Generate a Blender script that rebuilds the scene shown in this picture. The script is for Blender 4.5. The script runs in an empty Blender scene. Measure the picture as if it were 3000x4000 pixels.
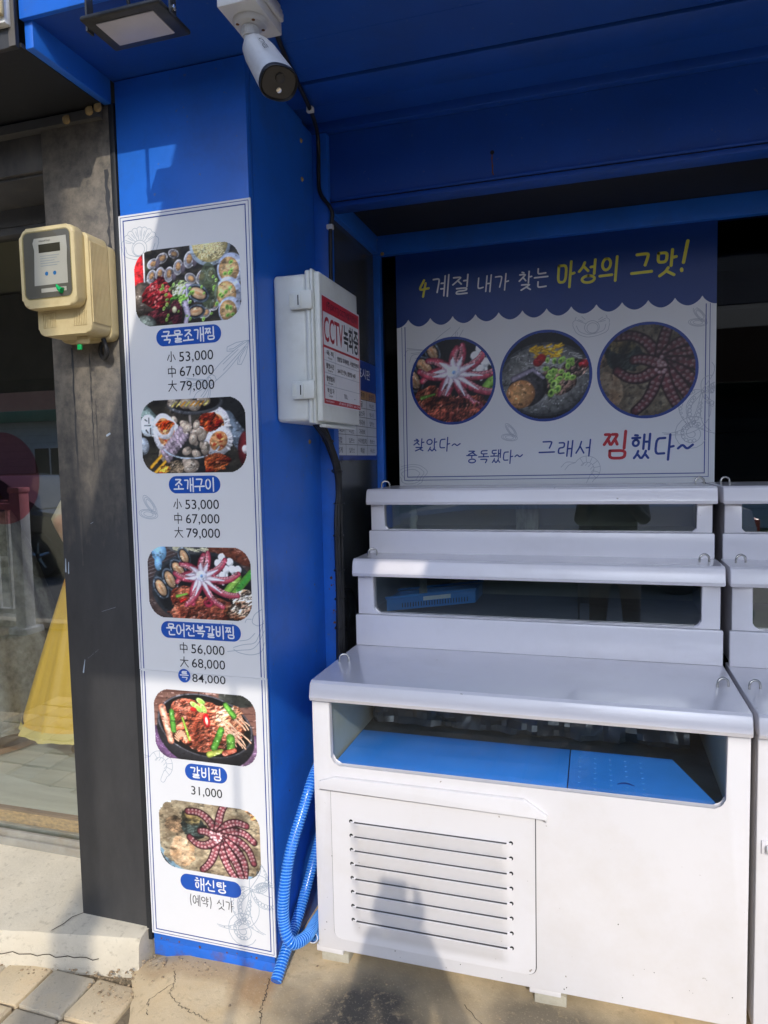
import bpy, bmesh, math, random
import numpy as np
from mathutils import Vector, Matrix, noise as mnoise

random.seed(7)
rng = np.random.default_rng(11)
SC = bpy.context.scene
COL = SC.collection
R = math.radians

# ------------------------------------------------------------------ camera
YAW, PITCH, ROLL = R(-16.95), R(-4.129), R(-1.2136)
cam_d = bpy.data.cameras.new('camera')
cam_d.sensor_fit = 'HORIZONTAL'
cam_d.sensor_width = 36.0
cam_d.lens = 36.0 * 1509.2 / 1659.0
cam_d.clip_start = 0.03
cam_d.clip_end = 2000
cam = bpy.data.objects.new('camera', cam_d)
COL.objects.link(cam)
_f = Vector((math.sin(YAW) * math.cos(PITCH), math.cos(YAW) * math.cos(PITCH), math.sin(PITCH)))
_r = Vector((math.cos(YAW), -math.sin(YAW), 0))
_u = _r.cross(_f)
_r2 = _r * math.cos(ROLL) + _u * math.sin(ROLL)
_u2 = -_r * math.sin(ROLL) + _u * math.cos(ROLL)
_m = Matrix((_r2, _u2, -_f)).transposed().to_4x4()
_m.translation = Vector((0, 0, 1.5))
cam.matrix_world = _m
SC.camera = cam
SC.render.resolution_x, SC.render.resolution_y = 768, 1024

# ------------------------------------------------------------------ light
SUN = Vector((-0.293, 1.0, -0.652)).normalized()       # the way the sunlight travels
world = bpy.data.worlds.new('World')
SC.world = world
world.use_nodes = True
wn = world.node_tree
sky = wn.nodes.new('ShaderNodeTexSky')
sky.sky_type = 'NISHITA'
sky.sun_disc = False
sky.sun_elevation = math.asin(-SUN.z)
sky.sun_rotation = math.atan2(-SUN.x, -SUN.y)
sky.air_density = 1.0
sky.dust_density = 8.0
sky.ozone_density = 10.0
wn.links.new(sky.outputs[0], wn.nodes['Background'].inputs[0])
wn.nodes['Background'].inputs[1].default_value = 0.15
sun_d = bpy.data.lights.new('sun', 'SUN')
sun_d.energy = 2.0
sun_d.angle = R(0.53)
sun_d.color = (1.0, 0.915, 0.79)
sun_o = bpy.data.objects.new('sun', sun_d)
sun_o.rotation_euler = SUN.to_track_quat('-Z', 'Y').to_euler()
COL.objects.link(sun_o)
SC.view_settings.view_transform = 'Standard'
SC.view_settings.look = 'None'
SC.view_settings.gamma = 1.0
SC.view_settings.use_curve_mapping = False
SC.view_settings.exposure = 0.28
SC.cycles.max_bounces = 10
SC.cycles.diffuse_bounces = 6
SC.cycles.transparent_max_bounces = 16
SC.cycles.use_denoising = True

# ------------------------------------------------------------------ materials
def srgb(r, g, b):
    def f(c):
        c /= 255.0
        return c / 12.92 if c <= 0.04045 else ((c + 0.055) / 1.055) ** 2.4
    return (f(r), f(g), f(b))

def nodes_of(name):
    m = bpy.data.materials.new(name)
    m.use_nodes = True
    nt = m.node_tree
    return m, nt, nt.nodes['Principled BSDF']

def mat(name, col, rough=0.5, metal=0.0, var=0.12, vscale=6.0, bump=0.0, bscale=60.0, spec=0.5,
        dirt=None, dirt_amt=0.0, dscale=3.0, detail=6.0, coat=0.0, stretch=None, speck=None):
    """procedural paint / plastic / metal: base colour with soft variation, dirt blotches and fine relief"""
    m, nt, b = nodes_of(name)
    N, L = nt.nodes, nt.links
    tc = N.new('ShaderNodeTexCoord')
    src = tc.outputs['Object']
    if stretch:
        mp = N.new('ShaderNodeMapping')
        mp.inputs['Scale'].default_value = stretch
        L.new(src, mp.inputs['Vector'])
        src = mp.outputs[0]
    nz = N.new('ShaderNodeTexNoise')
    nz.inputs['Scale'].default_value = vscale
    nz.inputs['Detail'].default_value = detail
    nz.inputs['Roughness'].default_value = 0.62
    L.new(src, nz.inputs['Vector'])
    rp = N.new('ShaderNodeValToRGB')
    rp.color_ramp.elements[0].position = 0.3
    rp.color_ramp.elements[1].position = 0.7
    rp.color_ramp.elements[0].color = (*[c * (1 - var) for c in col], 1)
    rp.color_ramp.elements[1].color = (*[min(1, c * (1 + var)) for c in col], 1)
    L.new(nz.outputs['Fac'], rp.inputs['Fac'])
    out = rp.outputs['Color']
    if dirt:
        n2 = N.new('ShaderNodeTexNoise')
        n2.inputs['Scale'].default_value = dscale
        n2.inputs['Detail'].default_value = 9
        n2.inputs['Roughness'].default_value = 0.7
        L.new(src, n2.inputs['Vector'])
        r2 = N.new('ShaderNodeValToRGB')
        r2.color_ramp.elements[0].position = 0.48
        r2.color_ramp.elements[0].color = (0, 0, 0, 1)
        r2.color_ramp.elements[1].position = 0.74
        r2.color_ramp.elements[1].color = (dirt_amt,) * 3 + (1,)
        L.new(n2.outputs['Fac'], r2.inputs['Fac'])
        mx = N.new('ShaderNodeMixRGB')
        mx.inputs[2].default_value = (*dirt, 1)
        L.new(r2.outputs['Color'], mx.inputs[0])
        L.new(out, mx.inputs[1])
        out = mx.outputs[0]
    if speck:
        n4 = N.new('ShaderNodeTexNoise')
        n4.inputs['Scale'].default_value = speck[0]
        n4.inputs['Detail'].default_value = 2
        L.new(tc.outputs['Object'], n4.inputs['Vector'])
        r4 = N.new('ShaderNodeValToRGB')
        r4.color_ramp.elements[0].position = speck[1]
        r4.color_ramp.elements[0].color = (0, 0, 0, 1)
        r4.color_ramp.elements[1].position = speck[1] + 0.03
        r4.color_ramp.elements[1].color = (speck[3],) * 3 + (1,)
        L.new(n4.outputs['Fac'], r4.inputs['Fac'])
        m4 = N.new('ShaderNodeMixRGB')
        m4.inputs[2].default_value = (*speck[2], 1)
        L.new(r4.outputs['Color'], m4.inputs[0])
        L.new(out, m4.inputs[1])
        out = m4.outputs[0]
    L.new(out, b.inputs['Base Color'])
    rr = N.new('ShaderNodeMapRange')
    rr.inputs[3].default_value = max(0.02, rough * 0.82)
    rr.inputs[4].default_value = min(1, rough * 1.18)
    L.new(nz.outputs['Fac'], rr.inputs[0])
    L.new(rr.outputs[0], b.inputs['Roughness'])
    b.inputs['Metallic'].default_value = metal
    b.inputs['Specular IOR Level'].default_value = spec
    b.inputs['Coat Weight'].default_value = coat
    b.inputs['Coat Roughness'].default_value = 0.08
    if bump:
        n3 = N.new('ShaderNodeTexNoise')
        n3.inputs['Scale'].default_value = bscale
        n3.inputs['Detail'].default_value = 5
        L.new(src, n3.inputs['Vector'])
        bp = N.new('ShaderNodeBump')
        bp.inputs['Strength'].default_value = bump
        bp.inputs['Distance'].default_value = 0.004
        L.new(n3.outputs['Fac'], bp.inputs['Height'])
        L.new(bp.outputs[0], b.inputs['Normal'])
    return m

def glass(name, tint, ior=1.5, refl=1.0, rough=0.0):
    m = bpy.data.materials.new(name)
    m.use_nodes = True
    nt = m.node_tree
    N, L = nt.nodes, nt.links
    for n in list(N):
        N.remove(n)
    o = N.new('ShaderNodeOutputMaterial')
    fr = N.new('ShaderNodeFresnel')
    fr.inputs[0].default_value = ior
    mu = N.new('ShaderNodeMath')
    mu.operation = 'MULTIPLY'
    mu.use_clamp = True
    mu.inputs[1].default_value = refl
    t = N.new('ShaderNodeBsdfTransparent')
    t.inputs[0].default_value = (*tint, 1)
    g = N.new('ShaderNodeBsdfGlossy')
    g.inputs['Roughness'].default_value = rough
    mx = N.new('ShaderNodeMixShader')
    ge = N.new('ShaderNodeNewGeometry')              # only the outer side of a pane mirrors
    iv = N.new('ShaderNodeMath')
    iv.operation = 'SUBTRACT'
    iv.inputs[0].default_value = 1.0
    m0 = N.new('ShaderNodeMath')
    m0.operation = 'MULTIPLY'
    L.new(ge.outputs['Backfacing'], iv.inputs[1])
    L.new(fr.outputs[0], m0.inputs[0])
    L.new(iv.outputs[0], m0.inputs[1])
    L.new(m0.outputs[0], mu.inputs[0])
    L.new(mu.outputs[0], mx.inputs[0])
    L.new(t.outputs[0], mx.inputs[1])
    L.new(g.outputs[0], mx.inputs[2])
    L.new(mx.outputs[0], o.inputs[0])
    return m

def print_mat(name, rough=0.32):
    m, nt, b = nodes_of(name)
    a = nt.nodes.new('ShaderNodeAttribute')
    a.attribute_name = 'Col'
    nt.links.new(a.outputs['Color'], b.inputs['Base Color'])
    b.inputs['Roughness'].default_value = rough
    b.inputs['Specular IOR Level'].default_value = 0.4
    return m

BLUE = (0.017, 0.145, 0.62)
M = {}
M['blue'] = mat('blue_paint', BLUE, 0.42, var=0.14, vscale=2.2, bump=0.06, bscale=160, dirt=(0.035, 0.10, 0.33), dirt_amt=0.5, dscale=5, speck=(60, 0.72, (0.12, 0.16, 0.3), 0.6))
M['blue_shaded'] = mat('blue_paint_shaded', (0.008, 0.068, 0.36), 0.45, var=0.16, vscale=1.8, bump=0.08, bscale=160, dirt=(0.02, 0.06, 0.22), dirt_amt=0.5, dscale=4, speck=(70, 0.72, (0.10, 0.14, 0.3), 0.5))  # column blue darkened: shade under the canopy is put into the colour
M['blue_rust'] = mat('blue_paint_rusting', BLUE, 0.5, var=0.15, vscale=4, bump=0.15, bscale=120, dirt=(0.16, 0.07, 0.025), dirt_amt=0.9, dscale=11)
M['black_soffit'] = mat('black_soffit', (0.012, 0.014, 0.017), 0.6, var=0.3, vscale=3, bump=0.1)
M['black_paint'] = mat('black_steel_paint', (0.040, 0.041, 0.044), 0.46, var=0.28, vscale=5, bump=0.12, bscale=140,
                       dirt=(0.20, 0.175, 0.14), dirt_amt=0.55, dscale=3.4, stretch=(1, 1, 0.5))
M['grey_paint'] = mat('grey_steel_paint', (0.085, 0.085, 0.085), 0.55, var=0.25, vscale=5, bump=0.15, dirt=(0.22, 0.19, 0.14), dirt_amt=0.5, dscale=7)
M['dusty'] = mat('dusty_black_steel', (0.105, 0.094, 0.082), 0.55, var=0.3, vscale=9, bump=0.2, bscale=180, dirt=(0.030, 0.029, 0.030), dirt_amt=0.85, dscale=5, stretch=(1.6, 1, 0.6))
M['tank_white'] = mat('white_tank_gelcoat', (0.76, 0.735, 0.75), 0.2, var=0.02, vscale=2, coat=0.35, dirt=(0.54, 0.50, 0.47), dirt_amt=0.28, dscale=3.3, speck=(55, 0.765, (0.22, 0.18, 0.14), 0.7))
M['tank_white2'] = mat('white_tank_panel', (0.72, 0.70, 0.70), 0.26, var=0.02, vscale=2, coat=0.2, dirt=(0.57, 0.51, 0.43), dirt_amt=0.34, dscale=2.6, speck=(48, 0.76, (0.24, 0.19, 0.13), 0.7))
M['gap'] = mat('dark_joint', (0.015, 0.015, 0.016), 0.8)
M['slot'] = mat('slot_grey', (0.05, 0.05, 0.052), 0.7)  # dark grey of the panel joint and louvre slits
M['tank_inner'] = mat('tank_inner_cream', (0.50, 0.50, 0.42), 0.45, var=0.1, dirt=(0.20, 0.22, 0.12), dirt_amt=0.5)
M['tank_dark'] = mat('tank_inner_dark', (0.085, 0.10, 0.105), 0.35, var=0.4, vscale=9, bump=0.6, bscale=14)
M['tank_green'] = mat('tank_inner_green', (0.10, 0.16, 0.035), 0.5, var=0.4, vscale=5, dirt=(0.30, 0.36, 0.12), dirt_amt=0.5)
M['blue_board'] = mat('blue_plastic_board', (0.04, 0.25, 0.78), 0.35, var=0.08, vscale=7, dirt=(0.06, 0.25, 0.6), dirt_amt=0.3)
M['basket_blue'] = mat('blue_plastic_basket', (0.03, 0.22, 0.62), 0.35, var=0.1)
M['white_plastic'] = mat('white_plastic', (0.74, 0.74, 0.70), 0.36, var=0.03, dirt=(0.45, 0.43, 0.36), dirt_amt=0.35, dscale=6)
M['box_white'] = mat('enclosure_white_plastic', (0.70, 0.72, 0.67), 0.34, var=0.03, vscale=3, dirt=(0.42, 0.41, 0.34), dirt_amt=0.35, dscale=7)
M['cam_white'] = mat('camera_white_metal', (0.66, 0.66, 0.65), 0.3, var=0.03, dirt=(0.36, 0.34, 0.3), dirt_amt=0.3, dscale=14)
M['black_plastic'] = mat('black_plastic', (0.012, 0.012, 0.013), 0.35, var=0.2)
M['black_rubber'] = mat('black_cable_rubber', (0.016, 0.016, 0.017), 0.5, var=0.3, vscale=20)
M['lamp_black'] = mat('black_cast_metal', (0.020, 0.021, 0.023), 0.4, var=0.2, vscale=12, dirt=(0.12, 0.12, 0.12), dirt_amt=0.3, dscale=20)
M['lamp_glass'] = mat('frosted_lamp_glass', (0.52, 0.50, 0.53), 0.35, var=0.05, vscale=14)
M['steel'] = mat('polished_steel', (0.55, 0.53, 0.49), 0.22, metal=1.0, var=0.1)
M['chrome'] = mat('chrome', (0.65, 0.64, 0.62), 0.12, metal=1.0, var=0.1)
M['alu'] = mat('weathered_aluminium', (0.36, 0.345, 0.30), 0.45, metal=0.35, var=0.2, vscale=8, dirt=(0.30, 0.21, 0.10), dirt_amt=0.6, dscale=9)
M['meter'] = mat('yellowed_plastic', (0.60, 0.49, 0.26), 0.45, var=0.1, vscale=7, bump=0.05, dirt=(0.30, 0.20, 0.09), dirt_amt=0.35, dscale=9)
M['meter_white'] = mat('meter_face_white', (0.62, 0.60, 0.55), 0.5, var=0.05)
M['lcd'] = mat('lcd_dark', (0.07, 0.065, 0.05), 0.2)
M['seal_green'] = mat('green_seal_plastic', (0.01, 0.38, 0.10), 0.25)
M['dot_blue'] = mat('blue_button', (0.03, 0.20, 0.55), 0.4)
M['concrete'] = None
M['rust'] = mat('rust', (0.17, 0.065, 0.022), 0.85, var=0.4, vscale=20, bump=0.4)
M['cork'] = mat('rusty_foam', (0.36, 0.25, 0.11), 0.9, var=0.4, vscale=40, bump=0.6)
M['wood'] = mat('brown_wood', (0.20, 0.095, 0.04), 0.5, var=0.3, vscale=5, stretch=(1, 1, 6))
M['wood_block'] = mat('weathered_wood_block', (0.46, 0.43, 0.34), 0.8, var=0.25, vscale=14, bump=0.4, dirt=(0.16, 0.13, 0.09), dirt_amt=0.7, dscale=14)
M['osb'] = mat('chipboard', (0.50, 0.29, 0.10), 0.75, var=0.55, vscale=48, bump=0.7, bscale=70, stretch=(1, 1, 2.2))
M['vinyl_floor'] = mat('pale_wood_vinyl', (0.62, 0.63, 0.56), 0.42, var=0.16, vscale=2.6, stretch=(1.0, 9, 1), detail=9)
M['yellow_cloth'] = mat('yellow_silk', (0.78, 0.47, 0.05), 0.5, var=0.10, vscale=6, stretch=(1, 1, 0.3), bump=0.12, bscale=50)
M['cream_cloth'] = mat('cream_silk', (0.62, 0.54, 0.38), 0.6, var=0.1)
M['lace'] = mat('grey_lace', (0.155, 0.155, 0.142), 0.8, var=0.55, vscale=34, bump=0.5, bscale=90, dirt=(0.30, 0.30, 0.28), dirt_amt=0.8, dscale=16)
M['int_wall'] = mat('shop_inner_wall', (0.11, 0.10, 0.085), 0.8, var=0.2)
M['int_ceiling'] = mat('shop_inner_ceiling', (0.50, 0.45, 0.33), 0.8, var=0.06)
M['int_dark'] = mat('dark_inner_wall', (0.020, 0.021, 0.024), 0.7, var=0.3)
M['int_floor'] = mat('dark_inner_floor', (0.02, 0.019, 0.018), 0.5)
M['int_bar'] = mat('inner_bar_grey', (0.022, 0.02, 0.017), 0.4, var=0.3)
M['film_grey'] = mat('grey_window_film', (0.055, 0.060, 0.062), 0.22, var=0.15, vscale=1.5)
M['vinyl'] = mat('white_print_vinyl', (0.74, 0.745, 0.755), 0.30, var=0.015, vscale=2)
M['navy'] = mat('navy_print', (0.012, 0.052, 0.30), 0.3, var=0.03)
M['banner_navy'] = mat('banner_navy_print', (0.006, 0.040, 0.21), 0.32, var=0.05)
M['pill'] = mat('pill_blue_print', (0.012, 0.085, 0.42), 0.3, var=0.03)
M['ink'] = mat('black_ink', (0.012, 0.012, 0.016), 0.35)
M['line_navy'] = mat('navy_rule', (0.012, 0.045, 0.26), 0.32)
M['line_grey'] = mat('pale_line_art', (0.36, 0.42, 0.49), 0.32, var=0.03)
M['line_grey2'] = mat('banner_line_art', (0.40, 0.42, 0.47), 0.32, var=0.03)
M['white_ink'] = mat('white_ink', (0.80, 0.80, 0.82), 0.32, var=0.02)
M['yellow_ink'] = mat('yellow_ink', (0.72, 0.66, 0.06), 0.32, var=0.03)
M['red_ink'] = mat('red_ink', (0.50, 0.02, 0.035), 0.32, var=0.03)
M['tan_ink'] = mat('tan_ink', (0.50, 0.28, 0.12), 0.32, var=0.03)
M['hose'] = mat('blue_hose_dark', (0.010, 0.135, 0.60), 0.22, var=0.1, vscale=30)
M['hose_rib'] = mat('blue_hose_rib', (0.12, 0.36, 0.80), 0.2, var=0.1, vscale=30)
M['picture'] = print_mat('picture_print')
M['glass_tank'] = glass('tank_glass', (0.88, 0.93, 0.92), 1.5, 8.0)
M['glass_basin'] = glass('basin_glass', (0.93, 0.96, 0.96), 1.5, 0.9)
M['glass_win'] = glass('window_glass', (0.93, 0.96, 0.95), 1.5, 5.5)
M['glass_dark'] = glass('tinted_window_glass', (0.45, 0.48, 0.50), 1.5, 0.2)
M['glass_clear'] = glass('clear_cover', (0.80, 0.80, 0.76), 1.45, 1.0)
M['red_film'] = glass('red_transparent_film', (0.97, 0.52, 0.56), 1.5, 0.5)

def concrete(name, base, dark, warm, sc=1.0, spots=(), bump=0.35):
    """weathered concrete: large stains, warm patches, speckle, fine grit"""
    m, nt, b = nodes_of(name)
    N, L = nt.nodes, nt.links
    tc = N.new('ShaderNodeTexCoord')
    def nz(scale, det=8, rough=0.65):
        n = N.new('ShaderNodeTexNoise')
        n.inputs['Scale'].default_value = scale * sc
        n.inputs['Detail'].default_value = det
        n.inputs['Roughness'].default_value = rough
        L.new(tc.outputs['Object'], n.inputs['Vector'])
        return n.outputs['Fac']
    def ramp(fac, p0, p1, c0, c1):
        r = N.new('ShaderNodeValToRGB')
        r.color_ramp.elements[0].position, r.color_ramp.elements[1].position = p0, p1
        r.color_ramp.elements[0].color, r.color_ramp.elements[1].color = (*c0, 1), (*c1, 1)
        L.new(fac, r.inputs[0])
        return r.outputs[0]
    def mix(fac, a, c2, mode='MIX'):
        x = N.new('ShaderNodeMixRGB')
        x.blend_type = mode
        if isinstance(fac, float):
            x.inputs[0].default_value = fac
        else:
            L.new(fac, x.inputs[0])
        L.new(a, x.inputs[1])
        if isinstance(c2, tuple):
            x.inputs[2].default_value = (*c2, 1)
        else:
            L.new(c2, x.inputs[2])
        return x.outputs[0]
    c = ramp(nz(2.2), 0.32, 0.68, tuple(v * 0.82 for v in base), tuple(v * 1.12 for v in base))
    c = mix(ramp(nz(3.1), 0.5, 0.72, (0, 0, 0), (0.75,) * 3), c, warm)
    for (x, y, rx, ry, colr, amt) in spots:
        mp = N.new('ShaderNodeMapping')
        mp.vector_type = 'TEXTURE'
        mp.inputs['Location'].default_value = (x, y, 0)
        mp.inputs['Scale'].default_value = (rx, ry, 10)
        wob = N.new('ShaderNodeTexNoise')
        wob.inputs['Scale'].default_value = 5.0
        wob.inputs['Detail'].default_value = 6
        L.new(tc.outputs['Object'], wob.inputs['Vector'])
        ad = N.new('ShaderNodeMixRGB')
        ad.blend_type = 'LINEAR_LIGHT'
        ad.inputs[0].default_value = 0.14
        L.new(tc.outputs['Object'], ad.inputs[1])
        L.new(wob.outputs['Color'], ad.inputs[2])
        L.new(ad.outputs[0], mp.inputs['Vector'])
        gr = N.new('ShaderNodeTexGradient')
        gr.gradient_type = 'SPHERICAL'
        L.new(mp.outputs[0], gr.inputs[0])
        c = mix(ramp(gr.outputs['Fac'], 0.0, 0.55, (0, 0, 0), (amt,) * 3), c, colr)
    c = mix(ramp(nz(38, 4), 0.56, 0.68, (0, 0, 0), (0.55,) * 3), c, dark)
    c = mix(ramp(nz(150, 2), 0.58, 0.68, (0, 0, 0), (0.16,) * 3), c, tuple(min(1, v * 1.25) for v in base))
    L.new(c, b.inputs['Base Color'])
    b.inputs['Roughness'].default_value = 0.88
    bp = N.new('ShaderNodeBump')
    bp.inputs['Strength'].default_value = bump
    bp.inputs['Distance'].default_value = 0.006
    L.new(nz(70, 8, 0.75), bp.inputs['Height'])
    L.new(bp.outputs[0], b.inputs['Normal'])
    return m

M['concrete'] = concrete('weathered_concrete', (0.66, 0.52, 0.32), (0.38, 0.29, 0.17), (0.66, 0.46, 0.22), 1.0,
    [(-0.58, 1.60, 0.30, 0.40, (0.045, 0.043, 0.040), 0.95), (-0.42, 1.52, 0.10, 0.5, (0.30, 0.235, 0.14), 0.6),
     (-0.10, 1.75, 0.30, 0.22, (0.07, 0.062, 0.05), 0.8), (-0.92, 1.70, 0.12, 0.14, (0.36, 0.20, 0.08), 0.75),
     (-1.10, 1.74, 0.34, 0.07, (0.34, 0.20, 0.09), 0.5), (0.55, 1.6, 0.5, 0.3, (0.09, 0.08, 0.07), 0.7)])
M['step_concrete'] = concrete('step_concrete', (0.60, 0.54, 0.42), (0.36, 0.31, 0.23), (0.58, 0.51, 0.38), 1.3, bump=0.35)
M['paver'] = concrete('granite_paver', (0.64, 0.52, 0.34), (0.34, 0.27, 0.19), (0.62, 0.45, 0.25), 1.6, bump=0.4)
M['paver2'] = concrete('granite_paver_grey', (0.53, 0.46, 0.34), (0.28, 0.25, 0.20), (0.55, 0.43, 0.26), 1.9, bump=0.4)
M['sand'] = concrete('sandy_joint_soil', (0.25, 0.20, 0.13), (0.10, 0.08, 0.05), (0.30, 0.22, 0.12), 2.0, bump=0.9)
M['asphalt'] = concrete('asphalt', (0.20, 0.20, 0.19), (0.12, 0.12, 0.12), (0.22, 0.21, 0.19), 0.6, bump=0.8)
M['grit'] = mat('brown_grit', (0.34, 0.25, 0.15), 0.9, var=0.4, vscale=40)
M['stain'] = mat('yellowish_water_stain', (0.56, 0.49, 0.36), 0.6, var=0.25, vscale=30)
M['crack'] = mat('crack_dark', (0.05, 0.04, 0.03), 0.95, var=0.3)

def pillar_paint():
    """black steel paint, chalky and bare towards the weathered top"""
    m, nt, b = nodes_of('pillar_weathered_paint')
    N, L = nt.nodes, nt.links
    tc = N.new('ShaderNodeTexCoord')
    sp = N.new('ShaderNodeSeparateXYZ')
    L.new(tc.outputs['Object'], sp.inputs[0])
    mp = N.new('ShaderNodeMapping')
    mp.inputs['Scale'].default_value = (1.6, 1, 0.55)
    L.new(tc.outputs['Object'], mp.inputs[0])
    def nz(sc, det, src):
        n = N.new('ShaderNodeTexNoise')
        n.inputs['Scale'].default_value = sc
        n.inputs['Detail'].default_value = det
        n.inputs['Roughness'].default_value = 0.72
        L.new(src, n.inputs['Vector'])
        return n.outputs['Fac']
    def math_(op, a, c):
        x = N.new('ShaderNodeMath')
        x.operation = op
        for i, v in enumerate((a, c)):
            if isinstance(v, float): x.inputs[i].default_value = v
            else: L.new(v, x.inputs[i])
        return x.outputs[0]
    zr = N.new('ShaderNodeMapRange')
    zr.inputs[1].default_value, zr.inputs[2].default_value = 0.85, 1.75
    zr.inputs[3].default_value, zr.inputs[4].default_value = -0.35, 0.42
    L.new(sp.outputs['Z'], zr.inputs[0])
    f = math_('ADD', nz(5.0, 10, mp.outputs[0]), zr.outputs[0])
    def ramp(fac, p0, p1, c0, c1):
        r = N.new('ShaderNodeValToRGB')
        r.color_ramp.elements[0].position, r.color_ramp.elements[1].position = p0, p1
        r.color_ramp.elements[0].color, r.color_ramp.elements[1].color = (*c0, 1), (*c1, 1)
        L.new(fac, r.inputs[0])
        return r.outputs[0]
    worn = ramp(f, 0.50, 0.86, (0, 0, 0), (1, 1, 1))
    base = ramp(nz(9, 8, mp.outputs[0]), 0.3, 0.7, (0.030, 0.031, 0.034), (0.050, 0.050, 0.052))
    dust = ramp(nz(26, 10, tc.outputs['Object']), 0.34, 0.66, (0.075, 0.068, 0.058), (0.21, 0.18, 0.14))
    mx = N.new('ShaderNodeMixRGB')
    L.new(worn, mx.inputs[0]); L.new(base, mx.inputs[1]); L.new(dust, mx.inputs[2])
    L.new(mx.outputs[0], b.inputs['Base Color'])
    b.inputs['Roughness'].default_value = 0.5
    bp = N.new('ShaderNodeBump')
    bp.inputs['Strength'].default_value = 0.15
    bp.inputs['Distance'].default_value = 0.003
    L.new(nz(130, 6, tc.outputs['Object']), bp.inputs['Height'])
    L.new(bp.outputs[0], b.inputs['Normal'])
    return m
M['pillar'] = pillar_paint()

def awning_sheet():
    """pale bluish translucent roofing: part of the daylight glows through"""
    m = bpy.data.materials.new('translucent_awning_sheet')
    m.use_nodes = True
    nt = m.node_tree
    N, L = nt.nodes, nt.links
    N.remove(N['Principled BSDF'])
    nz = N.new('ShaderNodeTexNoise')
    nz.inputs['Scale'].default_value = 3
    rp = N.new('ShaderNodeValToRGB')
    rp.color_ramp.elements[0].color = (0.84, 0.88, 0.95, 1)
    rp.color_ramp.elements[1].color = (0.90, 0.93, 0.98, 1)
    L.new(nz.outputs['Fac'], rp.inputs[0])
    d, t, mx = N.new('ShaderNodeBsdfDiffuse'), N.new('ShaderNodeBsdfTranslucent'), N.new('ShaderNodeMixShader')
    mx.inputs[0].default_value = 0.82
    L.new(rp.outputs[0], d.inputs[0]); L.new(rp.outputs[0], t.inputs[0])
    L.new(d.outputs[0], mx.inputs[1]); L.new(t.outputs[0], mx.inputs[2])
    L.new(mx.outputs[0], N['Material Output'].inputs[0])
    return m
M['awning'] = awning_sheet()  # bluish tint and translucency made up to fill the shade below

# ------------------------------------------------------------------ builders
ORG = {}

def tag(o, label, cat, group=None, kind=None):
    if label: o['label'] = label
    if cat: o['category'] = cat
    if group: o['group'] = group
    if kind: o['kind'] = kind
    return o

def thing(name, label, cat, loc, group=None):
    o = bpy.data.objects.new(name, None)
    o.empty_display_size = 0.05
    COL.objects.link(o)
    o.location = loc
    ORG[o.name] = Vector(loc)
    return tag(o, label, cat, group)

def finish(name, me, m, parent=None, smooth=None, base=None):
    """link mesh data (world coordinates) as one object; its origin is the parent's, or its own base"""
    if parent is not None:
        org = ORG[parent.name]
    elif base is not None:
        org = Vector(base)
    else:
        co = np.zeros(len(me.vertices) * 3)
        me.vertices.foreach_get('co', co)
        co = co.reshape(-1, 3)
        lo, hi = co.min(0), co.max(0)
        org = Vector(((lo[0] + hi[0]) / 2, (lo[1] + hi[1]) / 2, lo[2]))
    me.transform(Matrix.Translation(-org))
    if not isinstance(m, (list, tuple)):
        m = [m]
    for k in m:
        me.materials.append(M[k] if isinstance(k, str) else k)
    if smooth is not None:
        for p in me.polygons:
            p.use_smooth = True
        me.set_sharp_from_angle(angle=R(smooth))
    o = bpy.data.objects.new(name, me)
    COL.objects.link(o)
    ORG[o.name] = org
    if parent is not None:
        o.parent = parent
    else:
        o.location = org
    return o

def obj(name, bm, m, parent=None, smooth=None, base=None, recalc=True):
    if recalc:
        bmesh.ops.recalc_face_normals(bm, faces=bm.faces)
    me = bpy.data.meshes.new(name)
    bm.to_mesh(me)
    bm.free()
    return finish(name, me, m, parent, smooth, base)

def box(bm, x0, x1, y0, y1, z0, z1, bev=0.0, seg=2, mx=None):
    r = bmesh.ops.create_cube(bm, size=1.0)
    vs = r['verts']
    for v in vs:
        v.co = Vector((x0 + (v.co.x + .5) * (x1 - x0), y0 + (v.co.y + .5) * (y1 - y0), z0 + (v.co.z + .5) * (z1 - z0)))
    if bev > 0:
        es = list({e for v in vs for e in v.link_edges})
        g = bmesh.ops.bevel(bm, geom=es, offset=bev, segments=seg, profile=0.5, affect='EDGES')
        vs = list({v for f in g['faces'] for v in f.verts} | {v for v in vs if v.is_valid})
    if mx is not None:
        for v in vs:
            v.co = mx @ v.co
    return vs

def boxes(name, lst, m, parent=None, bev=0.0, smooth=None, seg=2):
    bm = bmesh.new()
    for b in lst:
        box(bm, *b, bev=bev, seg=seg)
    return obj(name, bm, m, parent, smooth if smooth is not None else (30 if bev else None))

def prism(bm, pts, a0, a1, axis='x', bev=0.0, seg=2):
    """extrude a closed 2-D outline between two planes of an axis; pts are the two other coordinates in order"""
    def P(p, a):
        if axis == 'x': return Vector((a, p[0], p[1]))
        if axis == 'y': return Vector((p[0], a, p[1]))
        return Vector((p[0], p[1], a))
    va = [bm.verts.new(P(p, a0)) for p in pts]
    vb = [bm.verts.new(P(p, a1)) for p in pts]
    n = len(pts)
    fs = [bm.faces.new(va), bm.faces.new(list(reversed(vb)))]
    for i in range(n):
        j = (i + 1) % n
        fs.append(bm.faces.new((va[i], vb[i], vb[j], va[j])))
    if bev > 0:
        es = list({e for f in fs[:2] for e in f.edges})
        bmesh.ops.bevel(bm, geom=es, offset=bev, segments=seg, profile=0.5, affect='EDGES')

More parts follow.
